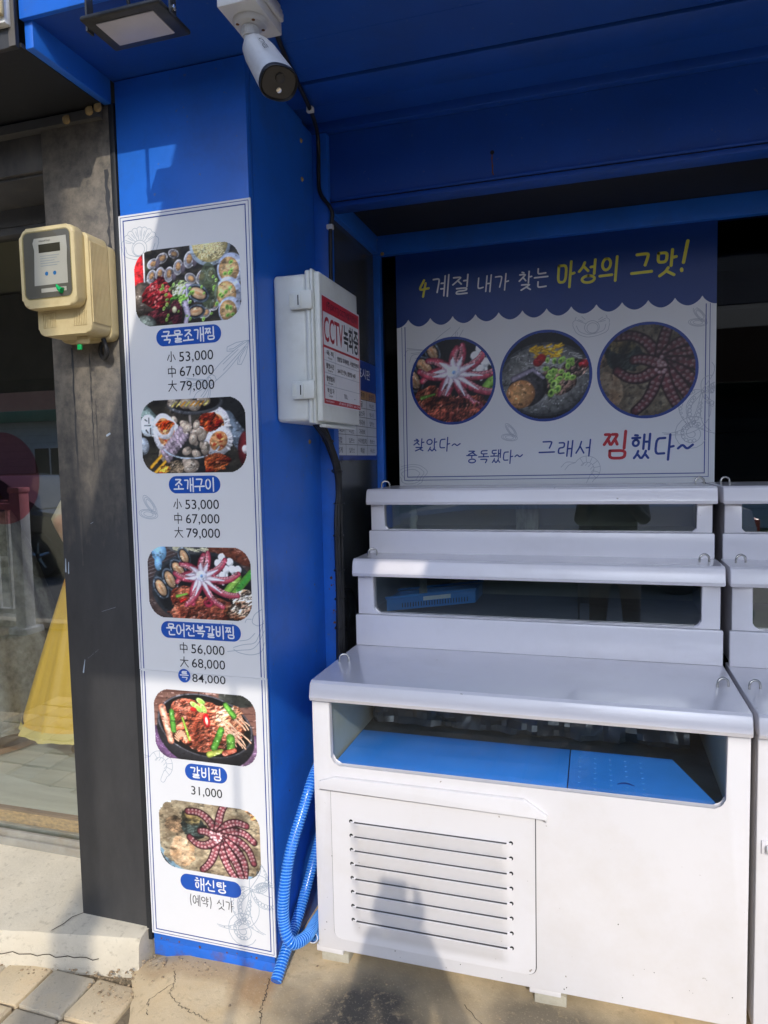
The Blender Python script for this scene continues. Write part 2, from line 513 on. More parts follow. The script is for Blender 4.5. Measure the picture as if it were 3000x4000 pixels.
def frames(pts, closed=False):
    n = len(pts)
    T = []
    for i in range(n):
        a = pts[(i - 1) % n] if (closed or i > 0) else pts[i]
        b = pts[(i + 1) % n] if (closed or i < n - 1) else pts[i]
        d = (b - a)
        T.append(d.normalized() if d.length > 1e-9 else Vector((0, 0, 1)))
    u = T[0].orthogonal().normalized()
    out = []
    for i in range(n):
        u = (u - T[i] * u.dot(T[i]))
        u = u.normalized() if u.length > 1e-9 else T[i].orthogonal().normalized()
        out.append((u.copy(), T[i].cross(u)))
    return out

def tube(bm, pts, r, n=8, closed=False, caps=True):
    pts = [Vector(p) for p in pts]
    rs = r if isinstance(r, (list, tuple)) else [r] * len(pts)
    fr = frames(pts, closed)
    rings = []
    for p, (u, v), rr in zip(pts, fr, rs):
        rings.append([bm.verts.new(p + (u * math.cos(2 * math.pi * k / n) + v * math.sin(2 * math.pi * k / n)) * rr) for k in range(n)])
    m = len(rings)
    for i in range(m if closed else m - 1):
        A, B = rings[i], rings[(i + 1) % m]
        for k in range(n):
            bm.faces.new((A[k], A[(k + 1) % n], B[(k + 1) % n], B[k]))
    if caps and not closed:
        bm.faces.new(list(reversed(rings[0])))
        bm.faces.new(rings[-1])

def lathe(bm, prof, org, axis, n=24, cap=True):
    """prof: (radius, distance along axis)"""
    axis = Vector(axis).normalized()
    u = axis.orthogonal().normalized()
    v = axis.cross(u)
    org = Vector(org)
    rings = []
    for r, h in prof:
        rings.append([bm.verts.new(org + axis * h + (u * math.cos(2 * math.pi * k / n) + v * math.sin(2 * math.pi * k / n)) * max(r, 1e-5)) for k in range(n)])
    for A, B in zip(rings, rings[1:]):
        for k in range(n):
            bm.faces.new((A[k], A[(k + 1) % n], B[(k + 1) % n], B[k]))
    if cap:
        bm.faces.new(list(reversed(rings[0])))
        bm.faces.new(rings[-1])

def spline(pts, n=12):
    """Catmull-Rom through points"""
    P = [Vector(p) for p in pts]
    P = [P[0] * 2 - P[1]] + P + [P[-1] * 2 - P[-2]]
    out = []
    for i in range(1, len(P) - 2):
        a, b, c, d = P[i - 1], P[i], P[i + 1], P[i + 2]
        for k in range(n):
            t = k / n
            out.append(0.5 * ((2 * b) + (c - a) * t + (2 * a - 5 * b + 4 * c - d) * t * t + (3 * b - a - 3 * c + d) * t ** 3))
    out.append(P[-2])
    return out

# ------------------------------------------------------------------ flat print: outlines, strokes, lettering
class Face:
    """a flat printed face; s runs to the right, t is the height, l is how far the ink stands proud"""
    def __init__(self, org, right, nrm):
        self.o, self.r, self.n = Vector(org), Vector(right), Vector(nrm)
    def P(self, s, t, l=0.0):
        return self.o + self.r * s + Vector((0, 0, t)) + self.n * l

def flat(name, face, polys, l, m, parent, dl=0.0):
    bm = bmesh.new()
    for i, poly in enumerate(polys):
        if isinstance(poly, tuple):            # ('q', quads): one stroke, quads on the same level
            for q in poly[1]:
                bm.faces.new([bm.verts.new(face.P(s, t, l + dl * i)) for s, t in q])
        else:
            bm.faces.new([bm.verts.new(face.P(s, t, l + dl * i)) for s, t in poly])
    bmesh.ops.remove_doubles(bm, verts=bm.verts, dist=1e-7)
    for f in bm.faces:
        f.normal_update()
        if f.normal.dot(face.n) < 0:
            f.normal_flip()
    return obj(name, bm, m, parent, recalc=False)

def rrect(x0, x1, y0, y1, r, n=8):
    out = []
    for cx, cy, a0 in ((x1 - r, y1 - r, 0), (x0 + r, y1 - r, 90), (x0 + r, y0 + r, 180), (x1 - r, y0 + r, 270)):
        for k in range(n + 1):
            a = R(a0 + 90 * k / n)
            out.append((cx + r * math.cos(a), cy + r * math.sin(a)))
    return out

def ell(cx, cy, rx, ry=None, n=40, rot=0.0, a0=0, a1=360, closed=False):
    ry = rx if ry is None else ry
    c, s = math.cos(R(rot)), math.sin(R(rot))
    out = []
    m = n if a1 - a0 >= 360 and not closed else n + 1
    for k in range(m):
        a = R(a0 + (a1 - a0) * k / n)
        x, y = rx * math.cos(a), ry * math.sin(a)
        out.append((cx + x * c - y * s, cy + x * s + y * c))
    return out

def ribbon(pts, w, closed=False, cap=True):
    P = [Vector((p[0], p[1])) for p in pts]
    Q = [P[0]]
    for p in P[1:]:
        if (p - Q[-1]).length > 1e-6:
            Q.append(p)
    P = Q
    n = len(P)
    if n < 2:
        return ('q', [])
    ws = w if isinstance(w, (list, tuple)) else [w] * n
    L_, R_ = [], []
    for i in range(n):
        a = P[(i - 1) % n] if (closed or i > 0) else None
        b = P[(i + 1) % n] if (closed or i < n - 1) else None
        d1 = (P[i] - a).normalized() if a is not None else None
        d2 = (b - P[i]).normalized() if b is not None else None
        d1 = d1 or d2
        d2 = d2 or d1
        t = d1 + d2
        t = t.normalized() if t.length > 1e-4 else d1
        nn = Vector((-t.y, t.x))
        c = max(0.55, nn.dot(Vector((-d1.y, d1.x))))
        h = ws[min(i, len(ws) - 1)] / 2 / c
        L_.append(P[i] + nn * h)
        R_.append(P[i] - nn * h)
    qs = []
    for i in range(n if closed else n - 1):
        j = (i + 1) % n
        qs.append([tuple(R_[i]), tuple(R_[j]), tuple(L_[j]), tuple(L_[i])])
    if cap and not closed:
        for idx, sgn in ((0, -1), (n - 1, 1)):
            d = (P[1] - P[0]).normalized() if idx == 0 else (P[-1] - P[-2]).normalized()
            a, b = (L_[0], R_[0]) if idx == 0 else (R_[-1], L_[-1])
            c = (a + b) / 2
            r = (a - b).length / 2
            u = (a - c).normalized() if r > 1e-9 else Vector((1, 0))
            o = d * sgn
            fan = [tuple(c + u * r * math.cos(math.pi * k / 6) + o * r * math.sin(math.pi * k / 6)) for k in range(7)]
            qs.append(fan)
    return ('q', qs)

def chaikin(pts, it=2):
    for _ in range(it):
        o = [pts[0]]
        for a, b in zip(pts, pts[1:]):
            o.append((a[0] * .8 + b[0] * .2, a[1] * .8 + b[1] * .2))
            o.append((a[0] * .2 + b[0] * .8, a[1] * .2 + b[1] * .8))
        o.append(pts[-1])
        pts = o
    return pts

CIRC = [(0.5 + 0.46 * math.sin(2 * math.pi * k / 18), 0.5 + 0.46 * math.cos(2 * math.pi * k / 18)) for k in range(19)]
JC = {
 'g': [[(.05, .9), (.88, .92), (.84, .6), (.7, .08)]],
 'n': [[(.12, .95), (.12, .14), (.5, .12), (.95, .18)]],
 'd': [[(.92, .92), (.12, .9), (.1, .12), (.95, .14)]],
 'r': [[(.1, .95), (.9, .96), (.88, .56), (.12, .52), (.1, .06), (.95, .1)]],
 'm': [[(.1, .92), (.12, .08), (.9, .08), (.92, .92), (.1, .92)]],
 'b': [[(.12, .98), (.12, .05), (.88, .05), (.88, .98)], [(.12, .5), (.88, .5)]],
 's': [[(.55, .95), (.4, .5), (.03, .05)], [(.45, .58), (.97, .05)]],
 'o': [CIRC],
 'j': [[(.06, .9), (.92, .9), (.55, .5), (.03, .04)], [(.52, .52), (.97, .05)]],
 'c': [[(.36, 1.1), (.62, 1.02)], [(.06, .8), (.92, .8), (.55, .45), (.03, .0)], [(.52, .46), (.97, .0)]],
 'k': [[(.05, .9), (.88, .92), (.84, .6), (.7, .08)], [(.1, .52), (.82, .54)]],
 't': [[(.92, .94), (.12, .92), (.1, .08), (.95, .1)], [(.12, .5), (.86, .5)]],
 'p': [[(.05, .92), (.95, .92)], [(.05, .08), (.95, .08)], [(.32, .92), (.36, .08)], [(.7, .92), (.64, .08)]],
 'h': [[(.35, 1.08), (.65, 1.05)], [(.05, .8), (.95, .82)], [(.5 + .34 * math.sin(2 * math.pi * k / 16), .32 + .3 * math.cos(2 * math.pi * k / 16)) for k in range(17)]],
}
CHO = ['g', 'gg', 'n', 'd', 'dd', 'r', 'm', 'b', 'bb', 's', 'ss', 'o', 'j', 'jj', 'c', 'k', 't', 'p', 'h']
JONG = ['', 'g', 'gg', 'gs', 'n', 'nj', 'nh', 'd', 'r', 'rg', 'rm', 'rb', 'rs', 'rt', 'rp', 'rh', 'm', 'b', 'bs', 's', 'ss', 'o', 'j', 'c', 'k', 't', 'p', 'h']
# vowels: (horizontal part, vertical part)
JUNG = [('', 'a'), ('', 'ae'), ('', 'ya'), ('', 'yae'), ('', 'eo'), ('', 'e'), ('', 'yeo'), ('', 'ye'), ('o', ''), ('o', 'a'), ('o', 'ae'),
        ('o', 'i'), ('yo', ''), ('u', ''), ('u', 'eo'), ('u', 'e'), ('u', 'i'), ('yu', ''), ('eu', ''), ('eu', 'i'), ('', 'i')]
VH = {'o': [[(.5, 1), (.5, .35)], [(0, .3), (1, .34)]], 'yo': [[(.33, 1), (.33, .35)], [(.67, 1), (.67, .35)], [(0, .3), (1, .34)]],
      'u': [[(0, .8), (1, .84)], [(.52, .8), (.52, 0)]], 'yu': [[(0, .8), (1, .84)], [(.35, .8), (.3, 0)], [(.68, .8), (.68, 0)]],
      'eu': [[(0, .5), (1, .54)]]}
VV = {'a': [[(.3, 1.02), (.3, -.02)], [(.3, .5), (.95, .54)]], 'ya': [[(.3, 1), (.3, 0)], [(.3, .66), (.95, .7)], [(.3, .34), (.95, .36)]],
      'eo': [[(.7, 1.02), (.7, -.02)], [(.05, .5), (.7, .52)]], 'yeo': [[(.7, 1), (.7, 0)], [(.05, .64), (.7, .68)], [(.05, .34), (.7, .36)]],
      'ae': [[(.2, 1), (.2, 0)], [(.85, 1.04), (.85, -.04)], [(.2, .5), (.85, .5)]], 'yae': [[(.2, 1), (.2, 0)], [(.85, 1), (.85, 0)], [(.2, .6), (.85, .6)], [(.2, .4), (.85, .4)]],
      'e': [[(.42, 1), (.42, 0)], [(.9, 1.04), (.9, -.04)], [(-.02, .5), (.42, .5)]], 'ye': [[(.42, 1), (.42, 0)], [(.9, 1.04), (.9, -.04)], [(-.05, .64), (.42, .64)], [(-.05, .36), (.42, .36)]],
      'i': [[(.55, 1.02), (.55, -.02)]]}
OTHER = {
 '4': (0.62, [[(.45, 1.0), (.05, .38), (.95, .46)], [(.62, .8), (.5, -.05)]]),
 '!': (0.34, [[(.62, 1.15), (.42, .32)], [(.3, .06), (.34, .0)]]),
 '~': (0.75, [[(.0, .42), (.28, .58), (.6, .38), (.95, .56)]]),
 '(': (0.3, [[(.7, 1.05), (.3, .5), (.7, -.1)]]), ')': (0.3, [[(.3, 1.05), (.7, .5), (.3, -.1)]]),
 ' ': (0.4, []),
 '小': (1.0, [[(.5, .98), (.5, .04), (.36, .12)], [(.28, .68), (.06, .22)], [(.72, .68), (.94, .22)]]),
 '中': (1.0, [[(.1, .76), (.1, .3)], [(.1, .76), (.9, .76), (.9, .3)], [(.1, .34), (.9, .34)], [(.5, 1.0), (.5, -.02)]]),
 '大': (1.0, [[(.05, .66), (.95, .66)], [(.5, 1.0), (.46, .5), (.06, .02)], [(.5, .6), (.7, .26), (.96, .02)]]),
}

def in_box(strokes, x0, x1, y0, y1):
    return [[(x0 + (x1 - x0) * px, y0 + (y1 - y0) * py) for px, py in st] for st in strokes]

def jamo(k, x0, x1, y0, y1):
    if len(k) == 2:
        mid = (x0 + x1) / 2
        g = (x1 - x0) * 0.03
        return jamo(k[0], x0, mid - g, y0, y1) + jamo(k[1], mid + g, x1, y0, y1)
    return in_box(JC[k], x0, x1, y0, y1)

def syllable(ch):
    if ch in OTHER:
        return OTHER[ch]
    k = ord(ch) - 0xAC00
    c, v, j = CHO[k // 588], JUNG[(k % 588) // 28], JONG[k % 28]
    hz, vt = v
    out = []
    b = 0.42 if j else 0.0
    if j:
        out += jamo(j, .2, .95, 0.0, .33)
    if vt and not hz:
        two = vt in ('ae', 'e', 'ye', 'yae')
        w = .46 if two else .55
        out += jamo(c, .02, w, b + .1, .95)
        out += in_box(VV[vt], w + .1, 1.0 if two else .98, b - (0.02 if j else .04), 1.0)
    elif hz and not vt:
        h = (1 - b)
        out += jamo(c, .16, .86, b + h * .46, 1.0)
        out += in_box(VH[hz], 0.0, 1.0, b + h * .0, b + h * .42)
    else:
        h = (1 - b)
        out += jamo(c, .08, .56, b + h * .46, 1.0)
        out += in_box(VH[hz], 0.0, .66, b + h * .05, b + h * .42)
        out += in_box(VV[vt], .7, 1.0, b, 1.0)
    return (1.0, out)

def hand(face, txt, s0, s1, t0, t1, m, parent, l, wt=0.11, slant=0.0, jit=0.02, rise=0.0, name='lettering', gap=0.12):
    """stroke lettering of txt filling s0..s1, t0..t1"""
    rr = random.Random(hash(len(txt) * 31 + ord(txt[0])) & 0xffff)
    adv, items = 0.0, []
    for ch in txt:
        w, st = syllable(ch)
        items.append((adv, w, st))
        adv += w + gap
    adv -= gap
    sx = (s1 - s0) / adv
    h = t1 - t0
    strokes = []
    for a, w, st in items:
        dy = rr.uniform(-jit, jit) * h * 1.5
        sc = 1 + rr.uniform(-jit, jit) * 2
        for k in st:
            p = []
            for px, py in chaikin([(x, y) for x, y in k], 2) if len(k) < 12 else k:
                if px is None: continue
                x = a + (px * w if w < 0.99 else px)
                p.append((s0 + (x + slant * (py - .5)) * sx, t0 + h * (py * sc) + dy + rise * (x / max(adv, 1e-6))))
            strokes.append(ribbon(p, wt * h))
    return flat(name, face, strokes, l, m, parent, dl=1.5e-5)

TMP = bpy.data.scenes.new('workbench')          # empty side scene, only to turn lettering and skinned figures into meshes
def evaluated(o):
    TMP.collection.objects.link(o)
    with bpy.context.temp_override(scene=TMP, view_layer=TMP.view_layers[0]):
        dg = bpy.context.evaluated_depsgraph_get()
    me = bpy.data.meshes.new_from_object(o.evaluated_get(dg))
    bpy.data.objects.remove(o)
    return me

def text(face, txt, s0, s1, t0, t1, m, parent, l, bold=0.0, name='lettering'):
    """font lettering fitted to the box s0..s1, t0..t1"""
    cu = bpy.data.curves.new('t', 'FONT')
    cu.body = txt
    cu.offset = bold
    cu.resolution_u = 3
    to = bpy.data.objects.new('t', cu)
    me = evaluated(to)
    n = len(me.vertices)
    co = np.zeros(n * 3)
    me.vertices.foreach_get('co', co)
    co = co.reshape(-1, 3)
    lo, hi = co.min(0), co.max(0)
    kx = (s1 - s0) / max(hi[0] - lo[0], 1e-6)
    ky = (t1 - t0) / max(hi[1] - lo[1], 1e-6)
    for v in me.vertices:
        v.co = face.P(s0 + (v.co.x - lo[0]) * kx, t0 + (v.co.y - lo[1]) * ky, l)
    me.name = name
    return finish(name, me, m, parent)

# ------------------------------------------------------------------ food pictures: painted point by point on a printed grid
def fbm(h, w, cells, octs=4, seed=0):
    g = np.random.default_rng(seed)
    out = np.zeros((h, w))
    amp = 1.0
    for o in range(octs):
        n = max(2, int(cells * 2 ** o))
        a = g.random((n + 2, n + 2))
        y = np.linspace(0, n, h, endpoint=False)
        x = np.linspace(0, n, w, endpoint=False)
        yi, xi = y.astype(int), x.astype(int)
        fy, fx = (y - yi)[:, None], (x - xi)[None]
        fy, fx = fy * fy * (3 - 2 * fy), fx * fx * (3 - 2 * fx)
        v = (a[yi][:, xi] * (1 - fy) * (1 - fx) + a[yi + 1][:, xi] * fy * (1 - fx) + a[yi][:, xi + 1] * (1 - fy) * fx + a[yi + 1][:, xi + 1] * fy * fx)
        out += amp * v
        amp *= .55
    out -= out.min()
    return out / out.max()

class Pic:
    """small painter; coordinates u 0..asp, v 0..1 upward; colours are 8-bit sRGB"""
    def __init__(self, asp, res=132, bg=(20, 20, 22), seed=1):
        self.h, self.w, self.asp = res, int(res * asp), asp
        self.c = np.ones((self.h, self.w, 3)) * np.array(bg, float)
        self.U, self.V = np.meshgrid(np.linspace(0, asp, self.w), np.linspace(0, 1, self.h))
        self.seed = seed
        self.g = random.Random(seed)
        self.n1 = fbm(self.h, self.w, 9, 4, seed)
        self.n2 = fbm(self.h, self.w, 26, 3, seed + 1)
        self.aa = 0.9 / res
    def put(self, mask, col):
        self.c = self.c * (1 - mask[..., None]) + col * mask[..., None]
    def edge(self, d):
        return np.clip(0.5 - d / self.aa / 2, 0, 1)
    def e(self, x, y, rx, ry, rot, col, col2=None, tex=0.0, light=0.35, ring=None):
        c, s = math.cos(R(rot)), math.sin(R(rot))
        a = ((self.U - x) * c + (self.V - y) * s) / rx
        b = (-(self.U - x) * s + (self.V - y) * c) / ry
        r = np.sqrt(a * a + b * b)
        m = self.edge((r - 1) * min(rx, ry))
        k = np.array(col, float)[None, None] * np.ones_like(self.c)
        if col2 is not None:
            t = np.clip(r, 0, 1)[..., None] ** 2
            k = k * (1 - t) + np.array(col2, float) * t
        sh = 1 + light * ((self.V - y) / max(rx, ry) * .6 - (self.U - x) / max(rx, ry) * .4)
        sh = sh * (1 + tex * (self.n2 - .5) * 2)
        self.put(m, np.clip(k * sh[..., None], 0, 255))
        if ring is not None:
            rc, w = ring
            m2 = self.edge(np.abs(r - (1 - w / 2)) * min(rx, ry) - w / 2 * min(rx, ry))
            self.put(m2, np.array(rc, float) * np.clip(sh, .6, 1.4)[..., None])
    def s(self, pts, w0, w1, col, col2=None, tex=0.0, light=.5):
        """tapering stroke; col along the middle, col2 toward the rims"""
        n = len(pts)
        best = np.full((self.h, self.w), 9.0)
        for i in range(n - 1):
            (x0, y0), (x1, y1) = pts[i], pts[i + 1]
            dx, dy = x1 - x0, y1 - y0
            L2 = dx * dx + dy * dy + 1e-9
            t = np.clip(((self.U - x0) * dx + (self.V - y0) * dy) / L2, 0, 1)
            d = np.hypot(self.U - x0 - t * dx, self.V - y0 - t * dy)
            w = w0 + (w1 - w0) * (i + t) / (n - 1)
            best = np.minimum(best, (d - w) / np.maximum(w, 1e-4) + 1)
        ww = (w0 + w1) / 2
        m = self.edge((best - 1) * ww)
        k = np.array(col, float)[None, None] * np.ones_like(self.c)
        if col2 is not None:
            t = np.clip(best, 0, 1)[..., None] ** 1.6
            k = k * (1 - t) + np.array(col2, float) * t
        k = k * (1 + tex * (self.n2 - .5) * 2)[..., None] * (1 - light * .35 * np.clip(best, 0, 1) ** 2)[..., None]
        self.put(m, np.clip(k, 0, 255))
    def blob(self, x, y, rx, ry, cols, seed, rough=.5, light=.5):
        """lumpy meat-like patch"""
        nn = fbm(self.h, self.w, 12, 4, seed)
        a, b = (self.U - x) / rx, (self.V - y) / ry
        r = np.sqrt(a * a + b * b) + (nn - .5) * rough
        m = self.edge((r - 1) * min(rx, ry))
        gy, gx = np.gradient(nn)
        sh = np.clip(.92 + (gy - gx) * 14 * light + (self.n2 - .5) * .35, .35, 1.6)
        t = np.clip((nn - .25) * 1.9, 0, 1)[..., None]
        k = np.array(cols[0], float) * (1 - t) + np.array(cols[1], float) * t
        self.put(m, np.clip(k * sh[..., None], 0, 255))
    def bgnoise(self, c1, c2, seed, cells=8, mask=None):
        t = fbm(self.h, self.w, cells, 4, seed)[..., None]
        k = np.array(c1, float) * (1 - t) + np.array(c2, float) * t
        self.put(np.ones((self.h, self.w)) if mask is None else mask, k)
    # --- ingredients
    def abalone(self, x, y, r, rot):
        self.e(x, y, r, r * .66, rot, (150, 160, 168), (66, 78, 90), .5)
        self.e(x, y, r * .84, r * .52, rot, (30, 34, 40), (20, 22, 26), .3)
        self.e(x, y, r * .72, r * .40, rot, (214, 186, 150), (160, 120, 84), .15)
        self.e(x, y, r * .45, r * .12, rot, (190, 140, 96), None, .1)
    def clam(self, x, y, r, rot, shell=(200, 190, 176)):
        self.e(x, y, r, r * .72, rot, shell, tuple(int(v * .55) for v in shell), .3, ring=((228, 224, 222), .14))
        c, s = math.cos(R(rot)), math.sin(R(rot))
        self.e(x + .1 * r * c, y + .1 * r * s, r * .55, r * .38, rot, (216, 172, 116), (160, 110, 66), .3)
    def shut(self, x, y, r, rot):
        self.e(x, y, r, r * .74, rot, (206, 190, 166), (120, 104, 92), .2)
        for q in (.8, .58, .36):
            self.e(x - r * (1 - q) * .3, y, r * q, r * .72 * q, rot, (186, 170, 150) if q != .58 else (214, 202, 184), None, .15, ring=((132, 116, 102), .12))
    def scallop(self, x, y, r, rot):
        self.e(x, y, r, r * .86, rot, (222, 220, 222), (186, 184, 190), .15)
        for k in range(9):
            a = R(rot - 80 + 20 * k)
            self.s([(x, y), (x + r * .93 * math.cos(a), y + r * .8 * math.sin(a))], .006, .012, (236, 234, 232))
        self.e(x, y, r * .64, r * .55, rot, (222, 164, 110), (176, 110, 62), .4)
        for k in range(14):
            self.e(x + self.g.uniform(-.4, .4) * r, y + self.g.uniform(-.35, .35) * r, r * .12, r * .06, self.g.uniform(0, 180),
                   self.g.choice([(240, 226, 150), (190, 60, 30), (150, 40, 22), (240, 210, 120)]))
    def onion(self, x, y, r):
        self.e(x, y, r, r * .7, self.g.uniform(0, 90), (70, 120, 40), None, 0, ring=((168, 204, 96), .45))
    def arm(self, pts, w0, w1, col, rim, suck=(236, 196, 200), side=1, step=.85, both=False, k=.46):
        q = [tuple(p) for p in spline([(a, b, 0) for a, b in pts], 8)]
        q = [(a, b) for a, b, _ in q]
        self.s(q, w0, w1, col, rim, .18)
        i, n = 1, len(q)
        acc = 0.0
        for i in range(1, n - 1):
            (x0, y0), (x1, y1) = q[i], q[i + 1]
            w = w0 + (w1 - w0) * i / n
            acc += math.hypot(x1 - x0, y1 - y0)
            if acc > w * step:
                acc = 0
                L = math.hypot(x1 - x0, y1 - y0) + 1e-9
                nx, ny = -(y1 - y0) / L, (x1 - x0) / L
                for sg in ((1, -1) if both else (side,)):
                    px, py = x0 + nx * w * .5 * sg, y0 + ny * w * .5 * sg
                    self.e(px, py, w * k, w * k * .88, 0, suck, tuple(int(v * .72) for v in suck), .05)
                    self.e(px, py, w * .18, w * .15, 0, tuple(int(v * .6) for v in suck))
    def octo_top(self, x, y, r):
        """boiled octopus seen from above: white webbed star, pink arms"""
        arms = [(168, .95, 16), (-162, 1.0, -14), (-132, 1.05, 14), (-104, 1.2, -10), (-74, 1.3, 12), (-46, 1.45, 12), (-18, 1.35, 14), (14, 1.05, 12), (56, .85, 10), (98, .75, -10), (136, .85, 10)]
        for a, L, bend in arms:
            p = []
            for k in range(6):
                t = k / 5
                aa = R(a + bend * t * t * 1.6)
                p.append((x + math.cos(aa) * r * L * t, y + math.sin(aa) * r * L * t * .92))
            self.arm(p, r * .16, r * .085, (196, 86, 104), (130, 30, 52), (232, 160, 168), 1 if bend > 0 else -1, .72)
        for a, L, bend in arms:
            aa = R(a + bend * .3)
            self.s([(x, y), (x + math.cos(aa) * r * .34, y + math.sin(aa) * r * .31), (x + math.cos(R(a + bend * .6)) * r * .62 * L, y + math.sin(R(a + bend * .6)) * r * .57 * L)],
                   r * .14, r * .015, (238, 236, 246), (206, 176, 194))
        self.e(x, y, r * .2, r * .18, 0, (236, 240, 252), (220, 218, 236))
        self.e(x, y, r * .05, r * .05, 0, (120, 160, 210))
    def octo_suck(self, x, y, r):
        """octopus seen from below: rows of pale suckers"""
        arms = [(112, 1.0, 22), (86, .95, -8), (60, .9, -22), (34, 1.0, -22), (8, 1.1, -24), (-18, 1.25, -26), (-46, 1.35, -10), (-74, 1.25, 8), (-102, 1.0, -10), (-134, .8, -26), (156, .5, 8)]
        for a, L, bend in arms:
            p = []
            for k in range(6):
                t = k / 5
                aa = R(a + bend * t * t * 1.5)
                p.append((x + math.cos(aa) * r * L * t, y + math.sin(aa) * r * L * t))
            self.s([tuple(q_)[:2] for q_ in spline([(a_, b_, 0) for a_, b_ in p], 6)], r * .135, r * .095, (48, 22, 26), (40, 18, 22))
            self.arm(p, r * .115, r * .075, (128, 62, 70), (78, 28, 40), (226, 178, 178), 1, 1.0, both=True, k=.36)
        for k in range(16):
            a = self.g.uniform(0, 6.28)
            q = self.g.uniform(.03, .22) * r
            self.e(x + q * math.cos(a), y + q * math.sin(a), r * .04, r * .035, 0, (232, 200, 200), (170, 120, 126))
    def wet(self, k=1.0):
        """uneven studio light and small glints of sauce, as in a food photograph"""
        lo = fbm(self.h, self.w, 3, 2, self.seed + 7)[..., None]
        self.c = self.c * (.80 + .42 * lo)
        gl = fbm(self.h, self.w, 34, 2, self.seed + 9)
        lum = self.c.mean(2) / 255.0
        m = np.clip((gl - .70) * 5, 0, 1) * np.clip((lum - .12) * 4, 0, 1) * np.clip((.85 - lum) * 3, 0, 1)
        self.c = self.c + (m * 105 * k)[..., None]
        dk = fbm(self.h, self.w, 22, 3, self.seed + 11)
        self.c = self.c * (1 - .42 * np.clip((.36 - dk) * 5, 0, 1) * (lum < .8))[..., None]
        return self
    def build(self, name, face, s0, s1, t0, t1, l, parent, inside):
        """grid of printed points, kept where inside(s, t) holds"""
        fine = fbm(self.h, self.w, 60, 2, self.seed + 5)[..., None]
        c = np.clip((self.c * 1.06 * (1 + .18 * (fine - .5)) + 10) / 255.0, 0, 1)
        lin = np.where(c <= .04045, c / 12.92, ((c + .055) / 1.055) ** 2.4)
        S = np.linspace(s0, s1, self.w)
        T = np.linspace(t0, t1, self.h)
        ok = np.array([[inside(a, b) for a in S] for b in T])
        idx = -np.ones((self.h, self.w), int)
        vs, cs = [], []
        fs = []
        keep = ok[:-1, :-1] & ok[1:, :-1] & ok[:-1, 1:] & ok[1:, 1:]
        for j in range(self.h - 1):
            for i in range(self.w - 1):
                if keep[j, i]:
                    q = []
                    for jj, ii in ((j, i), (j, i + 1), (j + 1, i + 1), (j + 1, i)):
                        if idx[jj, ii] < 0:
                            idx[jj, ii] = len(vs)
                            vs.append(tuple(face.P(S[ii], T[jj], l)))
                            cs.append((*lin[jj, ii], 1.0))
                        q.append(int(idx[jj, ii]))
                    fs.append(q)
        me = bpy.data.meshes.new(name)
        me.from_pydata(vs, [], fs)
        at = me.color_attributes.new('Col', 'FLOAT_COLOR', 'POINT')
        at.data.foreach_set('color', np.array(cs, dtype=np.float32).ravel())
        return finish(name, me, 'picture', parent)

